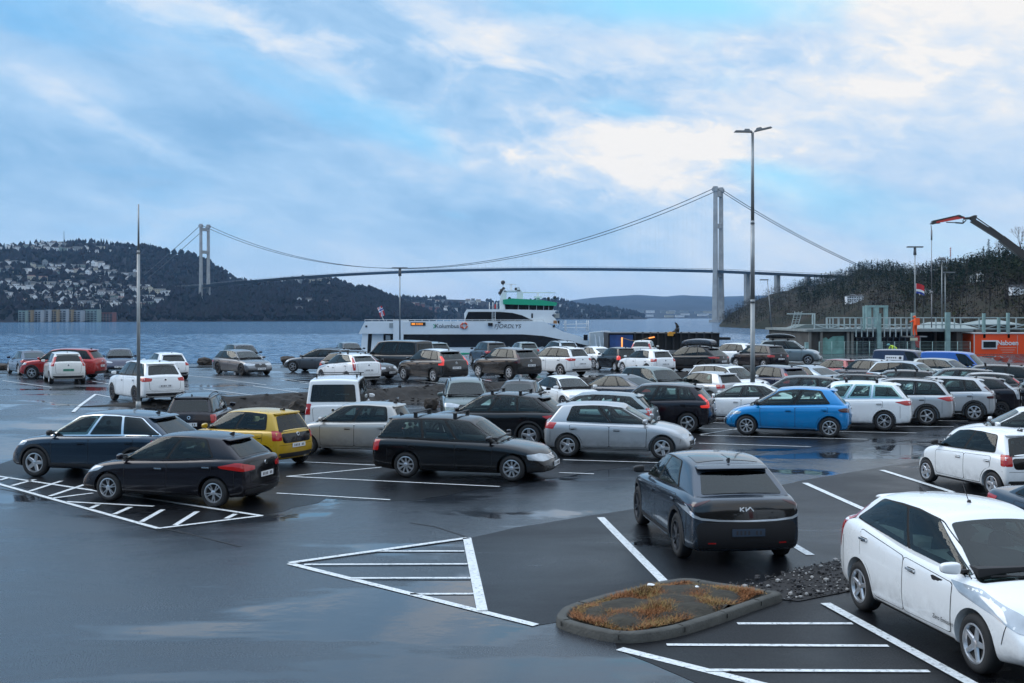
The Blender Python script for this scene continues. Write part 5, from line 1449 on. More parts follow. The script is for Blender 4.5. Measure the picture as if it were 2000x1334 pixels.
# ------------------------------------------------------------------ houses across the water
HW = {'white': mat('house_white', (.78, .80, .82), .6), 'cream': mat('house_cream', (.50, .47, .38), .6), 'grey': mat('house_grey', (.26, .29, .31), .6), 'red': mat('house_red', (.16, .05, .04), .6), 'green': mat('house_green', (.20, .27, .25), .6), 'ochre': mat('house_ochre', (.27, .20, .11), .6)}
M_ROOF = mat('slate_roof', (.030, .032, .036), .55); M_ROOFR = mat('tile_roof', (.10, .045, .035), .6); M_WIN = mat('far_window', (.015, .02, .025), .1)
_hm = {}
def house_mesh(v, colr):
    if (v, colr) in _hm: return _hm[(v, colr)]
    w, d, h, rh = ((11, 8, 5.5, 3.2), (14, 9, 4.2, 2.2), (9, 9, 7.5, 3.2), (20, 9, 5.5, 1.0))[v]
    b = MB(); b.box((0, 0, h / 2 - 2), (w, d, h + 4), mi=0)
    if v != 2:     # ridge along the length
        b.prism([(-d / 2 - .5, h), (d / 2 + .5, h), (0, h + rh)], -w / 2 - .4, w / 2 + .4, mi=1, axis='x')
    else:          # gable towards the water
        b.prism([(-w / 2, h), (w / 2, h), (0, h + rh)], -d / 2 + .05, d / 2 - .05, mi=0)
        for s_ in (-1, 1): b.bar((s_ * (w / 2 + .5), 0, h - .3), (0, 0, h + rh + .25), d + .9, .3, mi=1)
    nw = {0: 3, 1: 4, 2: 3, 3: 7}[v]
    for k in range(nw):
        for z in ((1.4, 4.0) if h > 5 else (1.8,)):
            b.box((-w / 2 + w * (k + .5) / nw, -d / 2 - .02, z), (1.3, .12, 1.2), mi=2)
    me = b.mesh('house', [HW[colr], M_ROOFR if (v == 1 and colr in ('cream', 'ochre')) else M_ROOF, M_WIN]); _hm[(v, colr)] = me; return me
VN = ['gabled', 'low wide', 'gable fronted', 'long']
def place_house(hill, px, py, v, colr, band, region, rs):
    p, t = hill.find(px, py)
    o = bpy.data.objects.new('house', house_mesh(v, colr)); COL.objects.link(o); o.location = p + Vector((0, -4, 2.5)); o.rotation_euler = (0, 0, rs.uniform(-.5, .5))
    k = rs.uniform(.62, .92); o.scale = (k, k, k)
    tag(o, '%s %s house %s %s' % (VN[v], colr, band, region), 'house', 'houses on the far hillsides')
rs = random.Random(21)
rows = [(488, 6, -5, 70, 'on the summit ridge'), (492, 16, 60, 215, 'on the summit ridge'), (481, 7, 75, 130, 'on the very summit'), (520, 4, 0, 60, 'high on the slope'), (525, 13, 60, 215, 'high on the slope'),
        (533, 14, 0, 200, 'halfway up the slope'), (540, 12, 110, 275, 'halfway up the slope'), (549, 8, 20, 270, 'halfway up the slope'), (560, 14, 0, 170, 'on the lower slope'), (566, 22, 0, 290, 'on the lower slope'), (573, 12, 90, 330, 'on the lower slope'),
        (581, 18, 0, 260, 'not far above the shore'), (588, 14, 60, 300, 'not far above the shore'), (594, 16, 0, 330, 'just above the shore'), (600, 16, 100, 300, 'just above the shore'), (604, 8, 130, 235, 'just above the coloured blocks')]
for (py, n, a, c, band) in rows:
    for k in range(n):
        px = lerp(a, c, (k + rs.uniform(.1, .9)) / n); v = rs.choice((0, 0, 1, 1, 2, 3)); colr = rs.choice(('white', 'white', 'white', 'grey', 'white', 'green', 'white', 'cream'))
        place_house(hill_town, px, py + rs.uniform(-3, 3), v, colr, band, 'left of the thin pole' if px < 265 else 'right of the thin pole', rs)
for px in (120, 142, 165): place_house(hill_town, px, 606, 2, 'white', 'in the row above the coloured blocks', 'by the water', rs)
for (px, py, v, c, b_) in ((313, 566, 3, 'white', 'alone in the wood'), (325, 577, 3, 'white', 'below the lone long house'), (373, 567, 1, 'white', 'beside the foot of the bridge tower'), (405, 567, 1, 'cream', 'just behind the bridge tower'), (452, 552, 2, 'white', 'at the wood edge')):
    place_house(hill_town, px, py, v, c, b_, 'right of the thin pole', rs)
for k in range(20): place_house(hill_mid, 512 + k * 7.0 + rs.uniform(-2, 2), (556, 554)[k % 2] - k * .15 + rs.uniform(-1, 1), rs.choice((0, 1, 3)), rs.choice(('white', 'cream', 'grey')), 'in the row on the headland top', 'just below the bridge deck', rs)
for (px, py, v, c, b_) in ((586, 594, 2, 'white', 'alone in the headland wood'), (604, 595, 0, 'white', 'beside the lone headland house'), (583, 609, 1, 'grey', 'low in the headland wood'), (636, 594, 1, 'red', 'hidden in the headland wood')):
    place_house(hill_mid, px, py, v, c, b_, 'under the bridge deck', rs)
for k in range(46):
    px = rs.uniform(765, 935); py = rs.uniform(588, 620); place_house(hill_isle, px, py, rs.choice((0, 1, 3)), rs.choice(('white', 'white', 'cream', 'grey', 'red')), 'on the low shore', 'behind the stern of the ferry' if px < 850 else 'behind the ferry cabin', rs)
for k in range(12):
    place_house(hill_isle, rs.uniform(1085, 1250), rs.uniform(596, 620), rs.choice((0, 1)), rs.choice(('white', 'grey')), 'on the distant shore', 'right of the ferry bridge', rs)
for k in range(22):
    p, t = hill_far.find(rs.uniform(1180, 1400), rs.uniform(610, 621)); o = bpy.data.objects.new('house', house_mesh(3, rs.choice(('white', 'grey', 'cream')))); COL.objects.link(o); o.location = p; o.scale = (1.8, 1.8, 1.6)
    tag(o, 'tiny pale building on the hazy far shore left of the tall bridge tower', 'house', 'buildings on the hazy far shore')
for (px, py, v, c, b_) in ((1668, 592, 3, 'white', 'on the wooded slope above the building site'), (1672, 590, 1, 'white', 'beside the long slope house'), (1903, 552, 2, 'grey', 'half hidden in trees behind the cabin'), (1915, 552, 2, 'white', 'beside the grey house in the trees'), (1806, 577, 1, 'white', 'right of the small flag'), (1988, 577, 1, 'white', 'at the right edge in the trees'), (1660, 538, 1, 'white', 'under the bridge end')):
    p, t = hill_near.find(px, py); o = bpy.data.objects.new('house', house_mesh(v, c)); COL.objects.link(o); o.location = p + Vector((-p.x * .007, -p.y * .007, .8)); k = .26 if px > 1780 else .36; o.scale = (k, k, k)
    tag(o, '%s %s house %s' % (VN[v], c, b_), 'house', 'houses on the near right hill')
# apartment blocks on the shore
AC = [('green', 34, 50), ('ochre', 50, 60), ('grey', 60, 80), ('grey', 82, 95), ('ochre', 97, 111), ('grey', 112, 130), ('ochre', 131, 139), ('grey', 141, 158), ('green', 161, 190), ('red', 194, 220)]
BL = ['pale green', 'mustard', 'grey', 'blue grey', 'orange brown', 'light grey', 'narrow orange', 'pale grey', 'wide green', 'reddish']
for i, (c, a, e) in enumerate(AC):
    p = hill_town.pt((a + e) / 2, .012); p.z = WZ; s_ = FPX / p.y; w = (e - a) / s_ - 1; h = (24 if i < 9 else 18) / s_ + rs.uniform(-1, 1)
    r = empty('apartment_block', p, 0, '%s apartment block on the far waterfront, %s' % (BL[i], ('leftmost of the coloured row', 'second from the left of the row', 'third from the left of the row', 'left of the orange one', 'next to the grey middle block', 'in the middle of the row', 'squeezed between grey blocks', 'left of the wide green one', 'second from the right of the row', 'rightmost of the row')[i]), 'apartment block', 'coloured apartment blocks on the far waterfront')
    b = MB(); b.box((0, 8, h / 2), (w, 14, h)); b.build('wall', HW[c] if c != 'grey' else mat('block_grey', (.30, .33, .36), .6), r)
    b = MB(); b.box((0, 8, h + .3), (w + .6, 15, .5)); b.build('roof', M_ROOF, r)
    nfl = 5; ncol = max(2, int(w / 3.6))
    for f in range(nfl):
        wb = MB(); 
        for k in range(ncol): wb.box((-w / 2 + w * (k + .5) / ncol, .9, 1.6 + f * (h - 2) / nfl), (w / ncol * .55, .3, 1.4))
        wb.build('window', M_WIN, r)
    b = MB()
    for f in range(1, nfl): b.box((0, .2, f * (h - 2) / nfl + .6), (w * .7, 1.4, .25))
    b.build('balcony', mat('balcony_grey', (.4, .42, .44), .6), r)

# ------------------------------------------------------------------ suspension bridge
M_CONC = mat('bridge_concrete', (.30, .31, .31), .75, var=.25, vscale=.12, bump=.2, bscale=1)
M_DECK = mat('bridge_steel', (.13, .15, .17), .5); M_CABLE = mat('bridge_cable', (.06, .07, .085), .6)
BR = empty('suspension_bridge', (-489, 1792, WZ), 0, 'long grey suspension bridge with two concrete towers across the fjord', 'bridge')
P0 = Vector((-489, 1792, 0)); P1 = Vector((234, 1278, 0)); U = (P1 - P0).normalized(); N_ = Vector((-U.y, U.x, 0)); SP = (P1 - P0).length
def bp(along, lat, z): return P0 + U * along + N_ * lat + Vector((0, 0, z)) - BR.location
def dz(a):
    u = a / SP
    if u < 0: return 54.5 + u * 30
    if u <= 1: return lerp(54.5, 57, u) + 11.5 * 4 * u * (1 - u)
    return 57 - (a - SP) * .064
LAT = 7.4
def deck_mesh(off, w, h, name, m, lat=0):
    b = MB(); pr = None; n = 90
    for i in range(n + 1):
        a = lerp(-160, SP + 175, i / n); z = dz(a) + off
        cur = [b.bm.verts.new(bp(a, lat + q * w / 2, z + r_)) for q, r_ in ((-1, 0), (1, 0), (.55, -h), (-.55, -h))]
        if pr:
            for k in range(4): b.bm.faces.new((pr[k], pr[(k + 1) % 4], cur[(k + 1) % 4], cur[k]))
        pr = cur
    return b.build(name, m, BR)
deck_mesh(0, 15.5, 3.1, 'deck', M_DECK)
b = MB(); n = 150
for lat in (-7.6, 7.6):
    for i in range(n):
        a, c = lerp(-160, SP + 175, i / n), lerp(-160, SP + 175, (i + 1) / n)
        b.bar(bp(a, lat, dz(a) + 1.3), bp(c, lat, dz(c) + 1.3), .25); b.bar(bp(a, lat, dz(a)), bp(a, lat, dz(a) + 1.3), .25)
b.build('railing', mat('rail_grey', (.36, .38, .40), .6), BR)
for nm, a0, base in (('near', SP, WZ - 4), ('far', 0, 12)):
    tw = empty('tower', (0, 0, 0)); tw.parent = BR
    for lat in (-LAT, LAT):
        b = MB(); pr = None
        for z, w, l in ((base, 4.2, 6.4), (57, 3.3, 5.0), (100, 2.9, 4.4), (146, 2.7, 4.0)):
            cur = [b.bm.verts.new(bp(a0 + q * l / 2, lat * (1.12 if z < 20 else 1.0) + r_ * w / 2, z)) for q, r_ in ((-1, -1), (1, -1), (1, 1), (-1, 1))]
            if pr:
                for k in range(4): b.bm.faces.new((pr[k], pr[(k + 1) % 4], cur[(k + 1) % 4], cur[k]))
            else: b.bm.faces.new(cur)
            pr = cur
        b.bm.faces.new(pr)
        M = Matrix((U, N_, Vector((0, 0, 1)))).transposed().to_4x4()
        b.box(None, (6.5, 4.4, 4), M=Matrix.Translation(bp(a0, lat, 148)) @ M); b.box(None, (4.4, 3.4, 1.6), M=Matrix.Translation(bp(a0, lat, 150.7)) @ M)
        b.build('leg', M_CONC, tw)
    for z, h in ((143, 5), (107, 5), (52, 6)):
        b = MB(); b.bar(bp(a0, -LAT, z), bp(a0, LAT, z), 3.2, h); b.build('crossbeam', M_CONC, tw)
    if nm == 'near':
        b = MB(); b.box(None, (12, 24, 6), M=Matrix.Translation(bp(a0, 0, WZ)) @ M); b.build('footing', M_CONC, tw)
for lat in (-LAT, LAT):
    b = MB(); pts = []; n = 60
    for i in range(n + 1):
        u = i / n; pts.append(bp(u * SP, lat, lerp(150, 150, u) - 4 * u * (1 - u) * (150 - 70.5)))
    b.path(pts, .42, 6)
    b.path([bp(SP + a, lat, 150 - (150 - 50) * (a / 178) - 4 * 5 * (a / 178) * (1 - a / 178)) for a in [178 * q / 12 for q in range(13)]], .42, 6)
    b.path([bp(-a, lat, 150 - .52 * a - 4 * 2 * (a / 200) * (1 - a / 200)) for a in [200 * q / 12 for q in range(13)]], .42, 6)
    b.build('main_cable', M_CABLE, BR)
b = MB()
for lat in (-LAT, LAT):
    for i in range(1, 74):
        u = i / 74; zc = 150 - 4 * u * (1 - u) * (150 - 70.5); b.tube(bp(u * SP, lat, dz(u * SP)), bp(u * SP, lat, zc), .028, n=3, cap=False)
b.build('hangers', M_CABLE, BR)['kind'] = 'stuff'
for px in (1459, 1518, 1577, 1641):
    k = (px - 1000) / FPX; t = (k * P1.y - P1.x) / (U.x - k * U.y); a = SP + t
    b = MB()
    for lat in (-4, 4): b.box(None, (3.0, 2.6, 56), M=Matrix.Translation(bp(a, lat, dz(a) - 3 - 28)) @ M)
    b.build('pier', M_CONC, BR)

# ------------------------------------------------------------------ ferry
FD = 172.0; FS = FPX / FD
def fx(px): return (px - 1000) / FS
def fz(py): return (HOR - py) / FS + EYE - WZ
FE = empty('fast_ferry', (0, FD, WZ), 0, 'white passenger ferry with a green roofed wheelhouse moored beyond the cars', 'ferry')
M_FW = mat('ferry_white', (.72, .76, .78), .3, coat=.5, var=.06, vscale=.5); M_FB = mat('ferry_window_band', (.012, .014, .018), .08, spec=.6); M_FG = mat('ferry_green', (.01, .36, .19), .35, coat=.3); M_FGREY = mat('ferry_grey', (.30, .33, .34), .5)
def pz(pts): return [(fx(a), fz(c)) for a, c in pts]
b = MB(); b.prism(pz([(787, 628), (1063, 628), (1085, 640), (1100, 648), (1130, 656), (1165, 672), (1200, 690), (1196, 702), (787, 702)]), 0, 9.5); b.build('hull', M_FW, FE)
b = MB(); b.prism(pz([(787, 653), (1020, 653), (1060, 656), (1090, 662), (1120, 668), (1158, 678), (787, 678)]), -.06, .3); b.build('window_band', M_FB, FE)
b = MB(); b.prism(pz([(787, 689), (1110, 689), (1150, 691), (1150, 693.5), (787, 693.5)]), -.05, .3); b.build('hull_stripe', M_FG, FE)
b = MB(); b.prism(pz([(712, 628), (770, 628), (767, 652), (700, 652)]), .3, 9.2); b.build('stern_canopy', M_FW, FE)
b = MB(); b.prism(pz([(768, 626), (788, 626), (788, 702), (768, 702)]), -.12, 9.3); b.build('stern_pillar', M_FW, FE)
b = MB(); b.prism(pz([(705, 690), (768, 690), (768, 702), (712, 702)]), 0, 9.4); b.build('stern_deck', M_FW, FE)
b = MB(); b.prism(pz([(716, 652), (766, 652), (766, 690), (708, 690)]), 1.6, 9.0); b.build('stern_recess', M_FB, FE)
b = MB(); b.prism(pz([(707, 652), (718, 652), (716, 690), (703, 690)]), .5, .9); b.prism(pz([(725, 652), (747, 652), (747, 690), (722, 690)]), 1.2, 1.5); b.build('stern_frame', M_FW, FE)
b = MB(); b.prism(pz([(752, 655), (761, 655), (761, 664), (752, 664)]), .9, 1.2); b.build('stern_window', M_FGREY, FE)
b = MB(); b.prism(pz([(760, 631), (770, 631), (770, 640), (760, 640)]), .2, .4); b.build('vent_grille', M_FGREY, FE)
b = MB(); b.prism(pz([(911, 604), (980, 604), (1088, 606), (1078, 616), (1085, 622), (1092, 634), (1063, 630), (907, 629), (906, 612)]), 1.0, 8.5); b.build('upper_cabin', M_FW, FE)
b = MB(); b.prism(pz([(914, 609), (975, 609), (1000, 611), (1020, 616), (1041, 626), (907, 626.5)]), .90, 1.2); b.build('cabin_window', M_FB, FE)
b = MB(); b.prism(pz([(984, 590), (1080, 594), (1082, 606), (1088, 614), (1050, 613), (984, 606)]), 1.6, 7.9); b.build('wheelhouse', M_FW, FE)
b = MB(); b.prism(pz([(986, 593), (1083, 596.5), (1078, 613), (1050, 612), (987, 605)]), 1.45, 8.05); b.build('wheelhouse_window', M_FB, FE)
b = MB()
for px in (1012, 1033, 1048, 1062, 1072): b.prism(pz([(px, 594), (px + 1.3, 594), (px + .5, 612), (px - .8, 612)]), 1.36, 1.5)
b.build('window_post', M_FGREY, FE)
b = MB(); b.prism(pz([(982, 585), (1000, 582.5), (1060, 586), (1089, 591), (1087, 597), (1060, 596.5), (983, 594)]), 1.1, 8.4); b.build('wheelhouse_roof', M_FG, FE)
b = MB(); b.prism(pz([(998, 584.5), (1060, 587.5), (1072, 590), (1062, 590), (998, 587)]), 2, 7.5); b.build('roof_panel', M_FW, FE)
b = MB()
for y in (2.2, 7.2): 
    b.prism(pz([(976, 604), (983, 604), (988, 585), (989, 568), (984, 564), (978, 575), (975, 590)]), y, y + .5); b.prism(pz([(1010, 585), (1022, 586), (1022, 572), (1014, 560), (1010, 560)]), y, y + .4)
b.prism(pz([(984, 567), (1016, 566), (1016, 568.5), (984, 569)]), 2.2, 7.7); b.prism(pz([(996, 568), (1000, 568), (1000, 553), (996, 553)]), 4.5, 4.8); b.prism(pz([(984, 552), (1009, 553), (1009, 554.5), (984, 553.5)]), 4.4, 4.9)
b.prism(pz([(975, 604), (987, 604), (984, 592), (977, 592)]), 2, 7.6)
b.build('mast', M_FW, FE)
b = MB(); b.prism(pz([(1022, 569), (1087, 569.5), (1087, 571.5), (1022, 571)]), 4.5, 4.9); b.prism(pz([(1048, 587), (1056, 587), (1054, 571), (1050, 571)]), 4.4, 5.0); b.prism(pz([(1044, 578), (1060, 578), (1060, 581), (1044, 581)]), 4, 5.4); b.build('radar', M_FW, FE)
b = MB()
for (px, py, r_) in ((982, 550, .35), (979, 566, .3), (976, 571, .3), (983, 562, .25), (1008, 563, .25), (995, 582, .25), (1073, 582, .25), (1086, 580, .25)): b.ball((fx(px), 4.6, fz(py)), r_, 8, 6); b.tube((fx(px), 4.6, fz(py)), (fx(px), 4.6, fz(py + 6)), .06, n=4)
b.build('navigation_light', mat('lamp_housing_dark', (.02, .02, .025), .5), FE)
b = MB()
for px in range(712, 1066, 14): b.tube((fx(px), .35, fz(628)), (fx(px), .35, fz(624.5)), .035, n=4)
b.tube((fx(712), .35, fz(624.5)), (fx(1062), .35, fz(624.5)), .035, n=4)
for px in (1104, 1106, 1147, 1150, 1126): b.tube((fx(px), 1, fz(646)), (fx(px), 1, fz(626)), .05, n=4)
b.tube((fx(1100), 1, fz(634)), (fx(1150), 1, fz(632)), .04, n=4); b.tube((fx(1100), 1, fz(640)), (fx(1150), 1, fz(640)), .04, n=4)
b.build('railing', mat('ferry_rail', (.6, .63, .65), .4), FE)
b = MB()
for q in (960.5, 967): b.prism(pz([(q, 609), (q + .9, 609), (q + .9, 628), (q, 628)]), .6, .75)
for k in range(5): b.prism(pz([(960.5, 611 + k * 3.8), (967.5, 611 + k * 3.8), (967.5, 611.8 + k * 3.8), (960.5, 611.8 + k * 3.8)]), .6, .75)
b.build('ladder', M_FW, FE)
b = MB(); b.prism(pz([(802, 629.5), (831, 629.5), (831, 636), (802, 636)]), -.1, .05); sg = b.build('display_sign', mat('sign_black', (.02, .015, .012), .4), FE)
b = MB(); M_LED = mat('led_amber', (.5, .15, .02), .5, emit=(1.0, .32, .04), es=.8)
b.prism(pz([(804, 631), (811, 631), (811, 634.6), (804, 634.6)]), -.14, -.1)
for k in range(2):
    for q in range(5): b.prism(pz([(813 + q * 2.7, 631 + k * 2.2), (815 + q * 2.7, 631 + k * 2.2), (815 + q * 2.7, 632.4 + k * 2.2), (813 + q * 2.7, 632.4 + k * 2.2)]), -.14, -.1)
b.build('lit_lettering', M_LED, sg)
# lettering and marks along the side
def ftext(body, px, py, size, m, shear=0.0, sp=1.0):
    me = text_mesh('lettering', body, size, m, .015, shear, .0, sp); o = link('lettering', me, FE); o.rotation_euler = (R(90), 0, 0); o.location = (fx(px), -.03, fz(py)); return o
M_INK = mat('lettering_dark', (.03, .035, .045), .5)
ftext('Kolumbus', 873, 637, .90, M_INK); ftext('FJORDLYS', 991, 637.5, .86, M_INK, .25, 1.08)
b = MB()
for s_ in (-1, 1): b.bar((fx(846.5), -.03, fz(637) + s_ * .30), (fx(851), -.03, fz(637)), .03, .13)
b.build('green_chevron', M_FG, FE)
b = MB(); b.box((fx(715), .25, fz(637.5)), (.3, .05, .3)); b.build('stern_emblem', M_INK, FE)
b = MB(); n = 24
for i in range(n):
    a, c = 2 * math.pi * i / n, 2 * math.pi * (i + 1) / n; b.tube((fx(907) + .42 * math.cos(a), -.14, fz(636) + .42 * math.sin(a)), (fx(907) + .42 * math.cos(c), -.14, fz(636) + .42 * math.sin(c)), .13, n=6, mi=1 if i % 6 == 0 else 0)
o = b.build('lifebuoy', [mat('lifebuoy_orange', (.65, .10, .04), .5), M_PLATE]); o.location = FE.location; tag(o, 'orange lifebuoy ring hung on the white ferry side', 'lifebuoy')
b = MB(); b.prism(pz([(899, 634), (902, 634), (902, 640), (899, 640)]), -.2, 0); b.build('light_bracket', mat('lifebuoy_orange', ()), FE)
b = MB(); b.box((fx(958), -.25, fz(633.5)), (.7, .5, .45)); b.box((fx(975), -.1, fz(629.5)), (.4, .3, .15)); b.build('floodlight', M_FB, FE)
b = MB(); b.prism(pz([(1038, 612), (1041, 612), (1041, 621), (1038, 621)]), .92, 1.0); b.build('porthole', M_FB, FE)
b = MB(); b.prism(pz([(1081, 626), (1088, 626), (1088, 632), (1081, 632)]), .0, .4); b.build('side_light', mat('amber_box', (.35, .16, .06), .5), FE)
b = MB(); b.prism(pz([(1089, 626), (1093, 626), (1093, 632), (1089, 632)]), .0, .4); b.tube((fx(1082), -.1, fz(637)), (fx(1082), .2, fz(637)), .2, n=12); b.build('fairlead', M_FB, FE)
b = MB(); b.prism(pz([(1084, 612), (1094, 612), (1094, 621), (1084, 621)]), 2.5, 5); b.build('bow_locker', M_FGREY, FE)
b = MB(); b.prism(pz([(965.5, 602), (967.8, 602), (967.8, 594), (965.5, 594)]), 3, 3.3); o = b.build('ensign', mat('flag_red_cloth', (.5, .04, .04), .7), FE)
b = MB()
for px in (955, 962, 970): b.tube((fx(px), 3, fz(604)), (fx(px), 3, fz(590)), .05, n=4)
b.build('aerial', M_FW, FE)
# flag at the stern
b = MB(); b.tube((0, 0, 0), (-1.05, 0, 2.1), .04, n=5); fl = empty('stern_flag', (fx(750), FD + .6, WZ + fz(628)), 0, 'small red ensign with a white and blue cross at the ferry stern', 'flag'); b.build('pole', M_FW, fl)
def flag_mesh(w, h, cols, mats, wave, name, parent, M):
    V = []; F = []; MI = []; nx, ny = 14, 9
    for i in range(nx + 1):
        for j in range(ny + 1):
            u, v = i / nx, j / ny; V.append(M @ Vector((u * w, wave * math.sin(u * 7 + v) * u, v * h - .25 * u * u * h)))
    for i in range(nx):
        for j in range(ny): a = i * (ny + 1) + j; F.append((a, a + ny + 1, a + ny + 2, a + 1)); MI.append(cols((i + .5) / nx, (j + .5) / ny))
    me = bpy.data.meshes.new(name); me.from_pydata(V, [], F)
    for m_ in mats: me.materials.append(m_)
    for p, i in zip(me.polygons, MI): p.material_index = i; p.use_smooth = True
    return link(name, me, parent)
M_FR, M_FWH, M_FBL = mat('flag_red', (.50, .02, .03), .7), mat('flag_white', (.75, .76, .78), .7), mat('flag_blue', (.02, .05, .28), .7)
def nor(u, v): return 2 if (abs(u - .36) < .05 or abs(v - .5) < .07) else (1 if (abs(u - .36) < .12 or abs(v - .5) < .18) else 0)
flag_mesh(1.5, .8, nor, [M_FR, M_FWH, M_FBL], .06, 'cloth', fl, Matrix.Translation((-1.05, 0, 2.1)) @ Matrix.Rotation(R(62), 4, 'Y') @ Matrix.Translation((0, 0, -.1)))

# gangway and foredeck structure by the bow
GW = empty('gangway', (fx(1150), FD - 3, WZ), 0, 'pale grey ribbed gangway at the ferry bow', 'gangway'); M_GW = mat('gangway_grey', (.42, .46, .47), .5, var=.2, vscale=1)
def gz(pts): return [(fx(a) - fx(1150), fz(c)) for a, c in pts]
b = MB(); b.prism(gz([(1150, 649), (1186, 646), (1196, 656), (1212, 672), (1212, 702), (1150, 702)]), 0, 3); b.build('side_panel', M_GW, GW)
b = MB()
for k in range(6): b.prism(gz([(1158 + k * 8, 652 + k * 3.2), (1160 + k * 8, 653 + k * 3.2), (1166 + k * 8, 700), (1163 + k * 8, 700)]), -.15, 0)
b.prism(gz([(1174, 646), (1188, 646), (1188, 648.5), (1174, 648.5)]), -.2, 3.2)
b.build('rib', M_FW, GW)
b = MB(); b.prism(gz([(1137, 653), (1145, 653), (1145, 664), (1137, 664)]), -.4, 0); b.build('doorway', M_FB, GW)

# ------------------------------------------------------------------ quay shed, building site, poles
M_STEEL = mat('galvanised_steel', (.27, .29, .30), .45, .6, var=.2, vscale=2)
def at(px, py, y): return Vector(((px - 1000) * y / FPX, y, (HOR - py) * y / FPX + EYE))
QD = 121.0
def q(px): return (px - 1000) * QD / FPX
def qz(py): return (HOR - py) * QD / FPX + EYE
Q = empty('quay_shed', (q(1290), QD, 0), 0, 'low black quay wall with a blue sheeted end beyond the ferry bow', 'quay structure')
def L2(pts): return [(q(a) - q(1290), qz(c)) for a, c in pts]
M_TAR = mat('tarred_wall', (.014, .015, .016), .8, bump=.8, bscale=2, var=.5, vscale=1)
b = MB(); b.prism(L2([(1188, 651), (1405, 651), (1405, 700), (1188, 700)]), 0, 6); b.build('wall', M_TAR, Q)
b = MB(); b.prism(L2([(1188, 649.6), (1405, 649.6), (1405, 651.4), (1188, 651.4)]), -.25, 6.2); b.build('coping', mat('coping_grey', (.10, .11, .12), .7), Q)
b = MB(); b.prism(L2([(1191, 654), (1236, 654), (1236, 695), (1191, 695)]), -.12, 0)
b.build('blue_sheet', mat('blue_tarpaulin', (.015, .06, .20), .5, var=.4, vscale=1.2, bump=.5, bscale=2), Q)
b = MB()
for k in range(11): b.box((q(1240 + k * 15) - q(1290), -.12, qz(672)), (.18, .24, 2.6))
b.build('fender', M_TRIM, Q)
b = MB(); b.prism(L2([(1405, 659), (1427, 659), (1427, 664), (1405, 664)]), 0, 2); b.build('pipe_rack', M_TAR, Q)
M_ORL = mat('orange_lamp_tube', (.9, .3, .08), .5, emit=(1.0, .30, .06), es=1.3)
b = MB(); b.tube((q(1213), QD - 1, qz(681)), (q(1213), QD - 1, qz(659)), .08, n=6); b.tube((q(1265), QD - 1, qz(660)), (q(1276), QD - 1, qz(658)), .07, n=6)
o = b.build('warning_lights', [M_ORL]); tag(o, 'glowing orange light tubes on a slack cable in front of the black quay wall', 'lights')
b = MB(); b.path([(q(1213 + k * 5.2), QD - 1, qz(659) - .35 * math.sin(math.pi * k / 10)) for k in range(11)], .035, 5); 
o = b.build('cable', mat('cable_tan', (.35, .24, .14), .6)); tag(o, 'slack tan cable strung between the orange light tubes', 'cable')
b = MB(); pts = [(q(1312), QD - .5, qz(654)), (q(1320), QD - .5, qz(648)), (q(1322.5), QD - .5, qz(640)), (q(1320), QD - .5, qz(633)), (q(1316.5), QD - .5, qz(629.5))]
for (a, c, r1, r2) in zip(pts[:-1], pts[1:], (.32, .28, .2, .12), (.28, .2, .12, .04)): b.tube(a, c, r1, r2, 8)
o = b.build('crane_hook', [M_TAR]); tag(o, 'black curved horn shaped hook standing on the quay wall', 'hook')
b = MB(); b.box((q(1308), QD - .6, qz(652.5)), (.55, .5, .36)); b.box((q(1308), QD - .6, qz(648.8)), (.3, .3, .12)); b.box((q(1314), QD - .6, qz(650)), (.3, .4, .16))
o = b.build('winch_box', [mat('machine_yellow', (.65, .30, .03), .5)]); tag(o, 'small yellow winch box beside the black curved hook', 'winch')

# ---- half built concrete building with guard rails
BD = 106.0
def X(px, y=BD): return (px - 1000) * y / FPX
def Z(py, y=BD): return (HOR - py) * y / FPX + EYE
SITE = empty('building_shell', (X(1740), BD, 0), 0, 'half built dark concrete building with pale steel guard rails on its deck', 'building')
def S2(pts): return [(X(a) - X(1740), Z(c)) for a, c in pts]
M_RAWC = mat('raw_concrete', (.075, .072, .066), .85, bump=.5, bscale=3, var=.45, vscale=.8); M_TEAL = mat('teal_steel', (.22, .34, .33), .5, var=.25, vscale=2); M_PALE = mat('pale_guard_rail', (.40, .47, .47), .5, var=.15, vscale=3)
b = MB(); b.prism(S2([(1578, 646), (1664, 646), (1664, 706), (1578, 706)]), 0, 16); b.build('wall', M_RAWC, SITE)
b = MB(); b.prism(S2([(1790, 648), (1893, 648), (1893, 706), (1790, 706)]), 3, 16)
b.build('wall', mat('concrete_dark', (.020, .021, .021), .85, var=.5, vscale=1), SITE)
b = MB(); b.prism(S2([(1664, 646), (1790, 646), (1790, 706), (1664, 706)]), 1.2, 15); b.build('glazed_hall', mat('hall_glass', (.018, .024, .045), .25, var=.4, vscale=.6), SITE)
b = MB()
for px in range(1668, 1792, 12): b.box((X(px) - X(1740), 1.08, Z(675)), (.08, .2, 2.8))
for py in (650, 660, 671, 684): b.box((X(1728) - X(1740), 1.05, Z(py)), (X(1790) - X(1666), .16, .06))
b.build('mullion', mat('mullion_blue', (.10, .13, .17), .5), SITE)
b = MB(); b.prism(S2([(1572, 643), (1896, 643), (1896, 647.5), (1572, 647.5)]), -.6, 16.5); b.build('deck_slab', mat('slab_grey', (.22, .25, .245), .7, var=.3, vscale=1.5), SITE)
b = MB(); b.prism(S2([(1606, 661), (1613, 659), (1617, 663), (1626, 657), (1648, 656), (1648, 706), (1606, 706)]), -.15, 0); b.build('teal_sheet', mat('teal_tarpaulin', (.16, .34, .30), .6, var=.35, vscale=1.5, bump=.6, bscale=3), SITE)
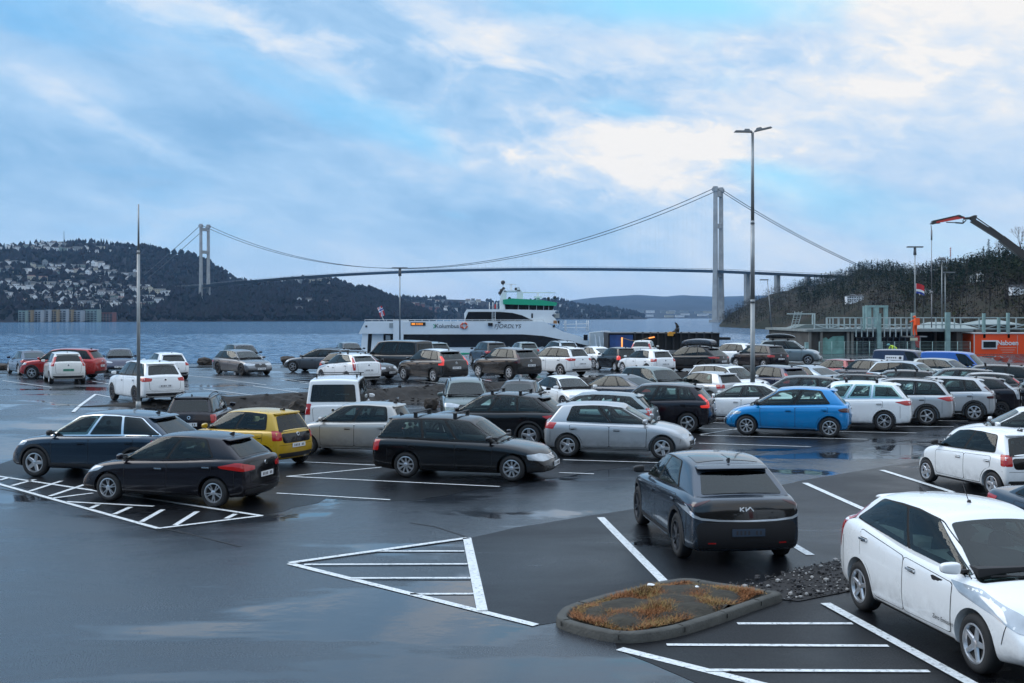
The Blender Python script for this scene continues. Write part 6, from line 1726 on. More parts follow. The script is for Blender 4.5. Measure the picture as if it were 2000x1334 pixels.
b = MB(); b.prism(S2([(1568, 668), (1574, 668), (1574, 681), (1568, 681)]), -1, -.6); b.build('teal_cabinet', M_TEAL, SITE)
b = MB()
for px in (1580, 1602, 1654, 1662, 1848, 1875): b.box((X(px) - X(1740), -.3 if px < 1700 else 2.8, Z(676)), (.22, .3, 2.9))
b.build('column', mat('column_concrete', (.17, .165, .15), .8), SITE)
# guard rail
b = MB()
xs = [1588, 1612, 1618] + list(range(1624, 1786, 11))
for i, px in enumerate(xs):
    top = 620 if px > 1606 else 634
    b.box((X(px) - X(1740), -.5, (Z(top) + Z(643)) / 2), (.16 if i % 3 == 1 else .10, .1, Z(top) - Z(643)))
    if px > 1660: b.box((X(px) - X(1740), -.62, Z(650)), (.10, .06, .75))
for px in range(1800, 2060, 12):
    if px % 36 == 0 or px in (1824, 1860): b.box((X(px) - X(1740), -.5, (Z(620) + Z(643)) / 2), (.10, .1, Z(620) - Z(643)))
for py, a, e in ((620.5, 1612, 2060), (634, 1588, 2060), (642.2, 1588, 2060)): b.box(((X(a) + X(e)) / 2 - X(1740), -.56, Z(py)), (X(e) - X(a), .08, .10))
for k in range(8):
    a0 = 1590 + k * 24 if k < 4 else 1690 + (k - 4) * 24; s_ = 1 if k % 2 else -1
    b.bar((X(a0) - X(1740), -.66, Z(638 + s_ * 3.5)), (X(a0 + 22) - X(1740), -.66, Z(638 - s_ * 3.5)), .05, .07)
for k in range(6):
    a0 = 1892 + k * 26; s_ = 1 if k % 2 else -1; b.bar((X(a0) - X(1740), -.66, Z(638 + s_ * 3.5)), (X(a0 + 24) - X(1740), -.66, Z(638 - s_ * 3.5)), .05, .07)
b.build('guard_rail', M_PALE, SITE)
for (px, w, t, bt) in ((1682, .18, 598, 645), (1711, .34, 612, 680), (1777, .34, 611, 686), (1844, .42, 610, 690), (1914, .22, 612, 660), (1961, .22, 611, 660), (1943, .2, 620, 650), (1999, .2, 618, 650)):
    b = MB(); b.box((X(px) - X(1740), -.85, (Z(t) + Z(bt)) / 2), (w, .3, Z(t) - Z(bt))); b.build('steel_post', M_TEAL, SITE)
b = MB()
for px in (1696, 1711, 1730): b.box((X(px, 118) - X(1740), 12, (Z(598, 118) + Z(640, 118)) / 2), (.5 if px < 1720 else .35, .4, Z(598, 118) - Z(640, 118)))
b.box((X(1712, 118) - X(1740), 12, Z(598.5, 118)), (2.3, .5, .22)); b.build('portal_frame', M_TEAL, SITE)
b = MB(); b.prism(S2([(1578, 642), (1600, 634.5), (1662, 634.5), (1670, 642)]), 5, 9); b.build('heap_cover', mat('dull_cover', (.14, .17, .165), .8), SITE)
# hipped roofs beyond
for (x0, x1, xa, xb, py0, py1, yy, lb) in ((1795, 1893, 1822, 1868, 642, 629, 118, 'wide low hipped roof behind the guard rail left of the orange cabin'), (1905, 1978, 1930, 1955, 634, 624, 122, 'smaller low hipped roof behind the guard rail above the orange cabin')):
    c = at((x0 + x1) / 2, py0, yy); h = Z(py1, yy) - Z(py0, yy); w = X(x1, yy) - X(x0, yy); wt = X(xb, yy) - X(xa, yy)
    r = empty('site_pavilion', (c.x, yy, 0), 0, lb, 'pavilion'); b = MB()
    vs = [b.bm.verts.new(v) for v in ((-w / 2, -3, c.z), (w / 2, -3, c.z), (w / 2, 5, c.z), (-w / 2, 5, c.z), (-wt / 2, 1, c.z + h), (wt / 2, 1, c.z + h))]
    for f in ((0, 1, 5, 4), (1, 2, 5), (2, 3, 4, 5), (3, 0, 4), (3, 2, 1, 0)): b.bm.faces.new([vs[k] for k in f])
    b.build('roof', mat('pavilion_roof', (.20, .25, .25), .5, var=.2, vscale=1), r)
    b = MB(); b.box((0, 1, c.z / 2), (w * .9, 6.5, c.z)); b.build('wall', M_RAWC, r)
# loading portal with leaning ladders
b = MB(); y = 112.0
b.bar(at(1537, 613, y), at(1590, 613, y), .1); b.bar(at(1587, 612, y), at(1587, 645, y), .12); b.bar(at(1591, 612, y), at(1591, 645, y), .12)
tag(b.build('gantry_frame', M_PALE), 'thin pale portal frame left of the guard rails', 'frame')
for k, (a, c, lb) in enumerate(((1556, 1547, 'left of two pale ladders leaning by the portal frame'), (1563, 1553, 'right of two pale ladders leaning by the portal frame'))):
    b = MB(); A, B = at(a, 608, y), at(c, 645, y)
    off = Vector((.35, 0, 0)); b.bar(A - off * .5, B - off * .5, .05); b.bar(A + off * .5, B + off * .5, .05)
    for r_ in range(8): pnt = A.lerp(B, (r_ + .5) / 8); b.bar(pnt - off * .5, pnt + off * .5, .04)
    tag(b.build('ladder', M_PALE), lb, 'ladder')
# wire site fence
FN = empty('wire_fence', (X(1700, 96), 96, 0), 0, 'thin grey wire mesh fence in front of the building site', 'fence'); b = MB(); x0, x1 = X(1600, 96), X(1895, 96); n = 12
for k in range(n + 1): x = lerp(x0, x1, k / n) - X(1700, 96); b.tube((x, 0, 0), (x, 0, 1.9), .03, n=5)
b.build('post', M_TEAL, FN); b = MB()
for z in [.1 + .3 * k for k in range(7)]: b.tube((x0 - X(1700, 96), 0, z), (x1 - X(1700, 96), 0, z), .008, n=3)
for k in range(120): x = lerp(x0, x1, k / 120) - X(1700, 96); b.tube((x, 0, .1), (x, 0, 1.9), .005, n=3, cap=False)
b.build('mesh', M_TEAL, FN)
# orange site cabin
CB = empty('site_cabin', (X(1985, 105), 105, 0), 0, 'bright orange site cabin with a white framed window and white lettering', 'site cabin'); M_OR = mat('cabin_orange', (.85, .075, .008), .45, var=.05, vscale=.7)
def C2(px, py): return (X(px, 105) - X(1985, 105), Z(py, 105))
z0, z1 = Z(703, 105), Z(652, 105); xa = C2(1902, 0)[0]; xb = 4.2
b = MB(); b.box(((xa + xb) / 2, 1.3, (z0 + z1) / 2), (xb - xa, 2.6, z1 - z0)); b.build('wall', M_OR, CB)
b = MB(); b.box(((xa + xb) / 2, 1.3, z1 + .04), (xb - xa + .15, 2.75, .10)); b.box((xa + .03, -.01, (z0 + z1) / 2), (.08, .05, z1 - z0)); b.build('roof_edge', mat('cabin_trim', (.5, .5, .5), .5), CB)
b = MB(); cx, cz = C2(1932, 673); b.box((cx, -.04, cz), (1.42, .1, .82)); w_ = b.build('window', M_PLATE, CB)
b = MB(); b.box((cx, -.10, cz), (1.16, .06, .56)); b.build('pane', M_WIN, w_)
me = text_mesh('lettering', 'Naboen', .62, M_WHITE_G, .01, 0, .012); o = link('lettering', me, CB); o.rotation_euler = (R(90), 0, 0); cx, cz = C2(1968, 670); o.location = (cx, -.03, cz)
b = MB(); 
for k in range(3): cx, cz = C2(1968, 679 + k * 4.5); b.box((cx, -.015, cz), (1.6 - .3 * k, .02, .055))
b.build('small_print', mat('cabin_print', (.70, .35, .28), .5), CB)
b = MB(); cx, cz = C2(1987, 678); b.box((cx, -.015, cz), (.03, .02, 2.2)); b.build('door_edge', mat('cabin_trim', ()), CB)
b = MB(); 
for px in (1906, 1940, 1975, 2010): cx, _ = C2(px, 0); b.box((cx, .6, z0 / 2 + .0), (.25, .4, max(.1, z0)))
b.build('support', M_RAWC, CB)
b = MB(); b.box((X(1985, 103), 103.2, .06), (22, .5, .12)); tag(b.build('concrete_barrier', mat('barrier_grey', (.16, .16, .15), .8)), 'low grey concrete kerb under the orange site cabin', 'barrier')

# ------------------------------------------------------------------ poles and lamps
def lamp_post(px, pyb, pyt, y, label, head, r0=.08, r1=.05, lean=0.0):
    base = at(px, pyb, y); base.z = max(gh(base.x, base.y), 0) if y < 100 else base.z; top = (HOR - pyt) * y / FPX + EYE
    h = top - base.z; r = empty('lamp_post', base, 0, label, 'lamp post', 'thin lamp posts in the distance'); b = MB(); lx = lean * y / FPX
    b.tube((0, 0, 0), (lx, 0, h), r0, r1, 8); b.build('pole', M_STEEL, r); b = MB()
    if head == 'T': b.box((lx, 0, h + .08), (1.5, .35, .12)); b.tube((lx, 0, h - .7), (lx, 0, h), .16, .12, 8)
    elif head == 'left': b.box((lx - .45, 0, h + .1), (1.1, .35, .14), rz=0)
    elif head == 'right': b.box((lx + .45, 0, h), (1.2, .35, .14)); 
    elif head == 'disc': b.tube((lx, 0, h), (lx, 0, h + .3), .5, .35, 12)
    b.build('lamp_head', mat('lamp_head_grey', (.12, .13, .14), .5), r)
lamp_post(781, 668, 525, 110, 'thin lamp post with a small T head rising behind the ferry roof', 'T')
lamp_post(1507, 641, 548, 150, 'slightly leaning lamp post at the water right of the tall bridge tower', 'left', lean=-8)
lamp_post(1787, 645, 484, 108, 'thin post with a small T head beside the red and blue flag', 'T')
lamp_post(1839.5, 640, 508, 125, 'lamp post with a round head behind the crane line', 'disc')
lamp_post(1846, 640, 532, 125, 'lamp post with a side lamp close beside the round headed one', 'right')
# tall double lamp
TL = empty('lamp_post', (10.37, 48.55, 0), 0, 'tall galvanised lamp post with two angled lamps beside the bright blue hatchback', 'lamp post'); HT = 11.95
b = MB(); b.tube((0, 0, 0), (0, 0, 4.6), .105, .10, 14); b.tube((0, 0, 4.6), (0, 0, 4.75), .112, .10, 14); b.tube((0, 0, 4.75), (0, 0, 8.0), .098, .085, 14); b.tube((0, 0, 8.0), (0, 0, 8.15), .095, .080, 14); b.tube((0, 0, 8.15), (0, 0, HT), .078, .058, 14); b.build('pole', M_STEEL, TL)
b = MB(); b.tube((0, 0, 0), (0, 0, .05), .22, .22, 14); b.box((0, -.105, 1.0), (.09, .02, .35)); b.build('base_plate', M_STEEL, TL)
for s_, dz_ in ((-1, .0), (1, .19)):
    b = MB(); M = Matrix.Translation((s_ * .42, -.08, HT + .03 + dz_ * .5)) @ Matrix.Rotation(-s_ * (R(1) if s_ < 0 else R(13)), 4, 'Y')
    b.box(None, (.78, .26, .07), M=M, taper=.85); b.box(None, (.26, .2, .08), M=M @ Matrix.Translation((-s_ * .16, 0, .07)), taper=.7); b.build('lamp_head', mat('lamp_head_grey', ()), TL)
# thin grey pole on the left
TP = empty('pole', W_(270.5, 800), 0, 'thin plain grey pole at the tip of the dark earth bank on the left', 'pole'); hp = (HOR - 399) * TP.location.y / FPX + EYE - TP.location.z
b = MB(); b.tube((0, 0, 0), (0, 0, hp * .76), .075, .06, 10); b.tube((0, 0, hp * .76), (0, 0, hp * .775), .07, .05, 10); b.tube((0, 0, hp * .775), (0, 0, hp), .042, .03, 10); b.build('shaft', M_STEEL, TP)
b = MB(); b.tube((0, 0, -.05), (0, 0, .32), .11, .10, 10); b.box((0, 0, .02), (.34, .34, .06)); b.build('foot', M_STEEL, TP)
# flag
fg = empty('flag', at(1789, 573, 108), 0, 'small red, white and blue flag blowing to the right from a thin post', 'flag')
flag_mesh(.82, .95, lambda u, v: 0 if v > .42 else (1 if v > .27 else 2), [M_FR, M_FWH, M_FBL], .06, 'cloth', fg, Matrix.Scale(1, 4))
b = MB(); b.tube((0, 0, 0), (0, 0, .95), .02, n=5); b.build('rope', M_FWH, fg)

# ------------------------------------------------------------------ lorry crane reaching in from the right
CD = 100.0; C0 = Vector((X(2110, CD), CD, 0)); CR = empty('lorry_crane', C0, 0, 'black articulated loader crane with a red jib reaching in from the right', 'crane'); M_CB = mat('crane_black', (.015, .016, .018), .4, coat=.3); M_CR = mat('crane_red', (.65, .03, .02), .4, coat=.3)
def c3(px, py, dy=0): return at(px, py, CD) - C0 + Vector((0, dy, 0))
b = MB(); b.bar(c3(1898, 430), c3(1962, 470), .34, .42); b.bar(c3(1955, 466), c3(2120, 590), .46, .62); b.build('main_boom', M_CB, CR)
b = MB(); b.bar(c3(1824, 434), c3(1835, 433), .28, .32); b.build('boom_tip', M_CB, CR)
b = MB(); b.prism([(c3(a, c).x, c3(a, c).z) for a, c in ((1826, 431), (1868, 421), (1882, 423), (1884, 426), (1862, 430), (1846, 433), (1828, 436))], -.15, .15); b.build('jib', M_CR, CR)
b = MB(); b.prism([(c3(a, c).x, c3(a, c).z) for a, c in ((1817, 438), (1821, 431), (1830, 429), (1872, 419.5), (1884, 425), (1876, 425.5), (1869, 422.5), (1828, 432.5), (1823, 438.5))], -.18, .18)
b.bar(c3(1882, 427), c3(1900, 426), .24, .2); b.prism([(c3(a, c).x, c3(a, c).z) for a, c in ((1893, 424), (1902, 420.5), (1907, 421), (1904, 431), (1896, 430))], -.2, .2); b.build('knuckle', M_CB, CR)
b = MB(); b.tube(c3(1848, 434), c3(1866, 435), .045, n=6); b.tube(c3(1866, 435), c3(1881, 436), .07, n=6); b.tube(c3(1881, 436), c3(1887, 430), .05, n=6); b.tube(c3(1881, 430), c3(1881, 436), .05, n=6); b.build('jib_ram', M_CB, CR)
b = MB(); b.tube(c3(1904, 423), c3(1933, 443), .05, n=6); b.tube(c3(1933, 443), c3(1972, 471), .085, n=8); b.tube(c3(1972, 471), c3(2020, 508), .05, n=6); b.bar(c3(1933, 443), c3(1930, 447), .1); b.bar(c3(1972, 471), c3(1967, 477), .12); b.build('extension_ram', M_CB, CR)
b = MB(); b.box(c3(2120, 600) + Vector((0, 0, -.2)), (.9, .9, 1.4)); b.box((c3(2120, 0).x, 0, 2.3), (.7, .7, 2.6)); b.build('column', M_CR, CR)
b = MB(); b.box((4.4, 0, 1.0), (10, 2.4, .4)); b.box((8.3, 0, 2.1), (2.1, 2.4, 2.2)); b.box((3.2, 0, 1.6), (6, 2.4, .8)); b.build('lorry_body', mat('lorry_white', (.6, .6, .6), .5), CR)
for x in (1.5, 2.9, 8.0):
    for s_ in (-1, 1): b = MB(); b.tube((x, s_ * 1.2, .5), (x, s_ * .9, .5), .5, n=20); b.build('wheel', M_TYRE, CR)
b = MB(); b.tube(c3(1818.5, 440), c3(1819.5, 450), .04, n=5); b.tube(c3(1819.5, 450), c3(1819.5, 469), .075, n=6); b.tube(c3(1819.5, 469), c3(1819.5, 573), .03, n=5); b.ball(c3(1819.5, 571), .13, 8, 6); b.tube(c3(1819.5, 573), c3(1819.5, 640), .05, n=6); b.build('hoist_line', mat('hoist_grey', (.2, .2, .21), .5), CR)

# ------------------------------------------------------------------ workers
def person(name, loc, rz, joints, edges, rad, clothes, label, hair=None, helmet=None):
    me = bpy.data.meshes.new('p'); ks = list(joints); me.from_pydata([joints[k] for k in ks], [(ks.index(a), ks.index(c)) for a, c in edges], [])
    o = bpy.data.objects.new('p', me); COL.objects.link(o); md = o.modifiers.new('skin', 'SKIN'); s2 = o.modifiers.new('s', 'SUBSURF'); s2.levels = 1
    for i, k in enumerate(ks): me.skin_vertices[0].data[i].radius = (rad[k], rad[k]); me.skin_vertices[0].data[i].use_root = (k == 'pel')
    bpy.context.view_layer.update(); m2 = evaluated(o); bpy.data.objects.remove(o)
    r = empty(name, loc, rz, label, 'person'); m2.materials.clear()
    for m_ in clothes: m2.materials.append(m_)
    for p in m2.polygons:
        p.use_smooth = True; c = p.center; d = {k: (Vector(joints[k]) - c).length for k in ks}; k = min(d, key=d.get)
        p.material_index = {'head': 2, 'chin': 2, 'hl': 2, 'hr': 2, 'kl': 1, 'kr': 1, 'fl': 3, 'fr': 3, 'tl': 3, 'tr': 3}.get(k, 0)
    link('body', m2, r)
    if helmet:
        b = MB(); h = Vector(joints['head']); b.ball(h + Vector((0, 0, .05)), .135, 12, 8, (1, 1.12, .85)); b.box(h + Vector((0, .10, .04)), (.2, .16, .02)); b.build('helmet', helmet, r)
    return r
M_HVO = mat('hi_vis_orange', (.85, .09, .01), .6); M_HVY = mat('hi_vis_yellow', (.55, .75, .02), .6); M_SKIN = mat('skin', (.45, .27, .20), .6); M_BOOT = mat('boots', (.02, .02, .02), .7); M_NAVY = mat('work_trousers', (.03, .04, .07), .8)
RAD = dict(pel=.155, waist=.15, chest=.18, neck=.07, chin=.075, head=.10, sl=.075, sr=.075, el=.055, er=.055, hl=.04, hr=.04, kl=.085, kr=.085, al=.06, ar=.06, fl=.055, fr=.055, tl=.045, tr=.045, hipl=.11, hipr=.11)
E = [('pel', 'waist'), ('waist', 'chest'), ('chest', 'neck'), ('neck', 'chin'), ('chin', 'head'), ('chest', 'sl'), ('sl', 'el'), ('el', 'hl'), ('chest', 'sr'), ('sr', 'er'), ('er', 'hr'), ('pel', 'hipl'), ('hipl', 'kl'), ('kl', 'al'), ('al', 'fl'), ('fl', 'tl'), ('pel', 'hipr'), ('hipr', 'kr'), ('kr', 'ar'), ('ar', 'fr'), ('fr', 'tr')]
J = dict(pel=(0, 0, .95), waist=(0, 0, 1.12), chest=(0, .03, 1.38), neck=(0, .05, 1.54), chin=(0, .08, 1.62), head=(0, .10, 1.72), sl=(-.22, .03, 1.44), el=(-.32, .22, 1.28), hl=(-.22, .46, 1.38), sr=(.22, .03, 1.44), er=(.30, .20, 1.22), hr=(.18, .42, 1.20), hipl=(-.11, 0, .90), kl=(-.15, .05, .50), al=(-.17, -.02, .10), fl=(-.17, .0, .06), tl=(-.18, .16, .04), hipr=(.11, 0, .90), kr=(.14, .10, .50), ar=(.16, .04, .10), fr=(.16, .06, .06), tr=(.17, .22, .04))
pz_ = Z(656, 104.6)
w1 = person('person', (X(1787.5, 104.6), 104.6, pz_), R(15), J, E, RAD, [M_HVO, M_HVO, M_SKIN, M_BOOT], 'worker in a bright orange suit with an orange pack standing at the guard rail', helmet=mat('helmet_orange', (.75, .12, .02), .4))
b = MB(); b.box((.0, -.26, 1.30), (.46, .26, .62), taper=.9); b.box((0, -.27, 1.63), (.40, .22, .07)); b.build('backpack', mat('pack_orange', (.90, .10, .01), .55), w1)
b = MB(); b.box((X(1786, 104.6), 104.7, pz_ - .06), (2.0, 1.2, .10)); b.bar((X(1779, 104.6), 104.3, 0), (X(1779, 104.6), 104.3, pz_), .08); b.bar((X(1795, 104.6), 104.3, 0), (X(1795, 104.6), 104.3, pz_), .08)
for k in range(3): b.bar((X(1779, 104.6), 104.3, k * pz_ / 3), (X(1795, 104.6), 104.3, (k + 1) * pz_ / 3), .05)
tag(b.build('scaffold_tower', M_STEEL), 'small steel scaffold platform carrying the orange worker', 'scaffold')
b = MB(); b.prism([(X(a, 103.5), Z(c, 103.5)) for a, c in ((1788, 656), (1796, 656), (1796.5, 680), (1791, 677))], 103.5, 103.8); tag(b.build('red_tarpaulin', mat('red_cloth', (.32, .03, .03), .7)), 'dull red sheet hanging below the orange worker', 'sheet')
b = MB(); b.box((X(1785, 103.2), 103.2, Z(662.5, 103.2)), (.66, .05, .26)); tag(b.build('sign_board', mat('sign_cream', (.55, .55, .40), .6)), 'blank cream sign board under the orange worker', 'sign')
J2 = dict(J); J2.update(waist=(0, .12, 1.10), chest=(0, .40, 1.22), neck=(0, .54, 1.27), chin=(0, .62, 1.25), head=(0, .70, 1.28), sl=(-.20, .42, 1.20), el=(-.25, .50, .92), hl=(-.14, .66, .76), sr=(.20, .42, 1.20), er=(.25, .52, .92), hr=(.14, .68, .76))
w2 = person('person', (X(1750, 97.5), 97.5, Z(694, 97.5) - .42), R(100), J2, E, RAD, [M_HVY, M_NAVY, M_SKIN, M_BOOT], 'worker in a hi vis yellow jacket bending forward behind the dark blue van', helmet=mat('helmet_teal', (.10, .30, .33), .4))

# ------------------------------------------------------------------ air
hb = MB(); hb.box((0, 4600, 98.5), (16000, 9700, 207))
hz = bpy.data.materials.new('haze'); hz.use_nodes = True; nt = hz.node_tree
for n_ in list(nt.nodes):
    if n_.type == 'BSDF_PRINCIPLED': nt.nodes.remove(n_)
pv = nt.nodes.new('ShaderNodeVolumePrincipled'); pv.inputs['Density'].default_value = 0.00006; pv.inputs['Color'].default_value = (.34, .62, 1.0, 1); pv.inputs['Anisotropy'].default_value = 0.2
nt.links.new(pv.outputs[0], [n_ for n_ in nt.nodes if n_.type == 'OUTPUT_MATERIAL'][0].inputs['Volume'])
tag(hb.build('haze', hz), kind='stuff')

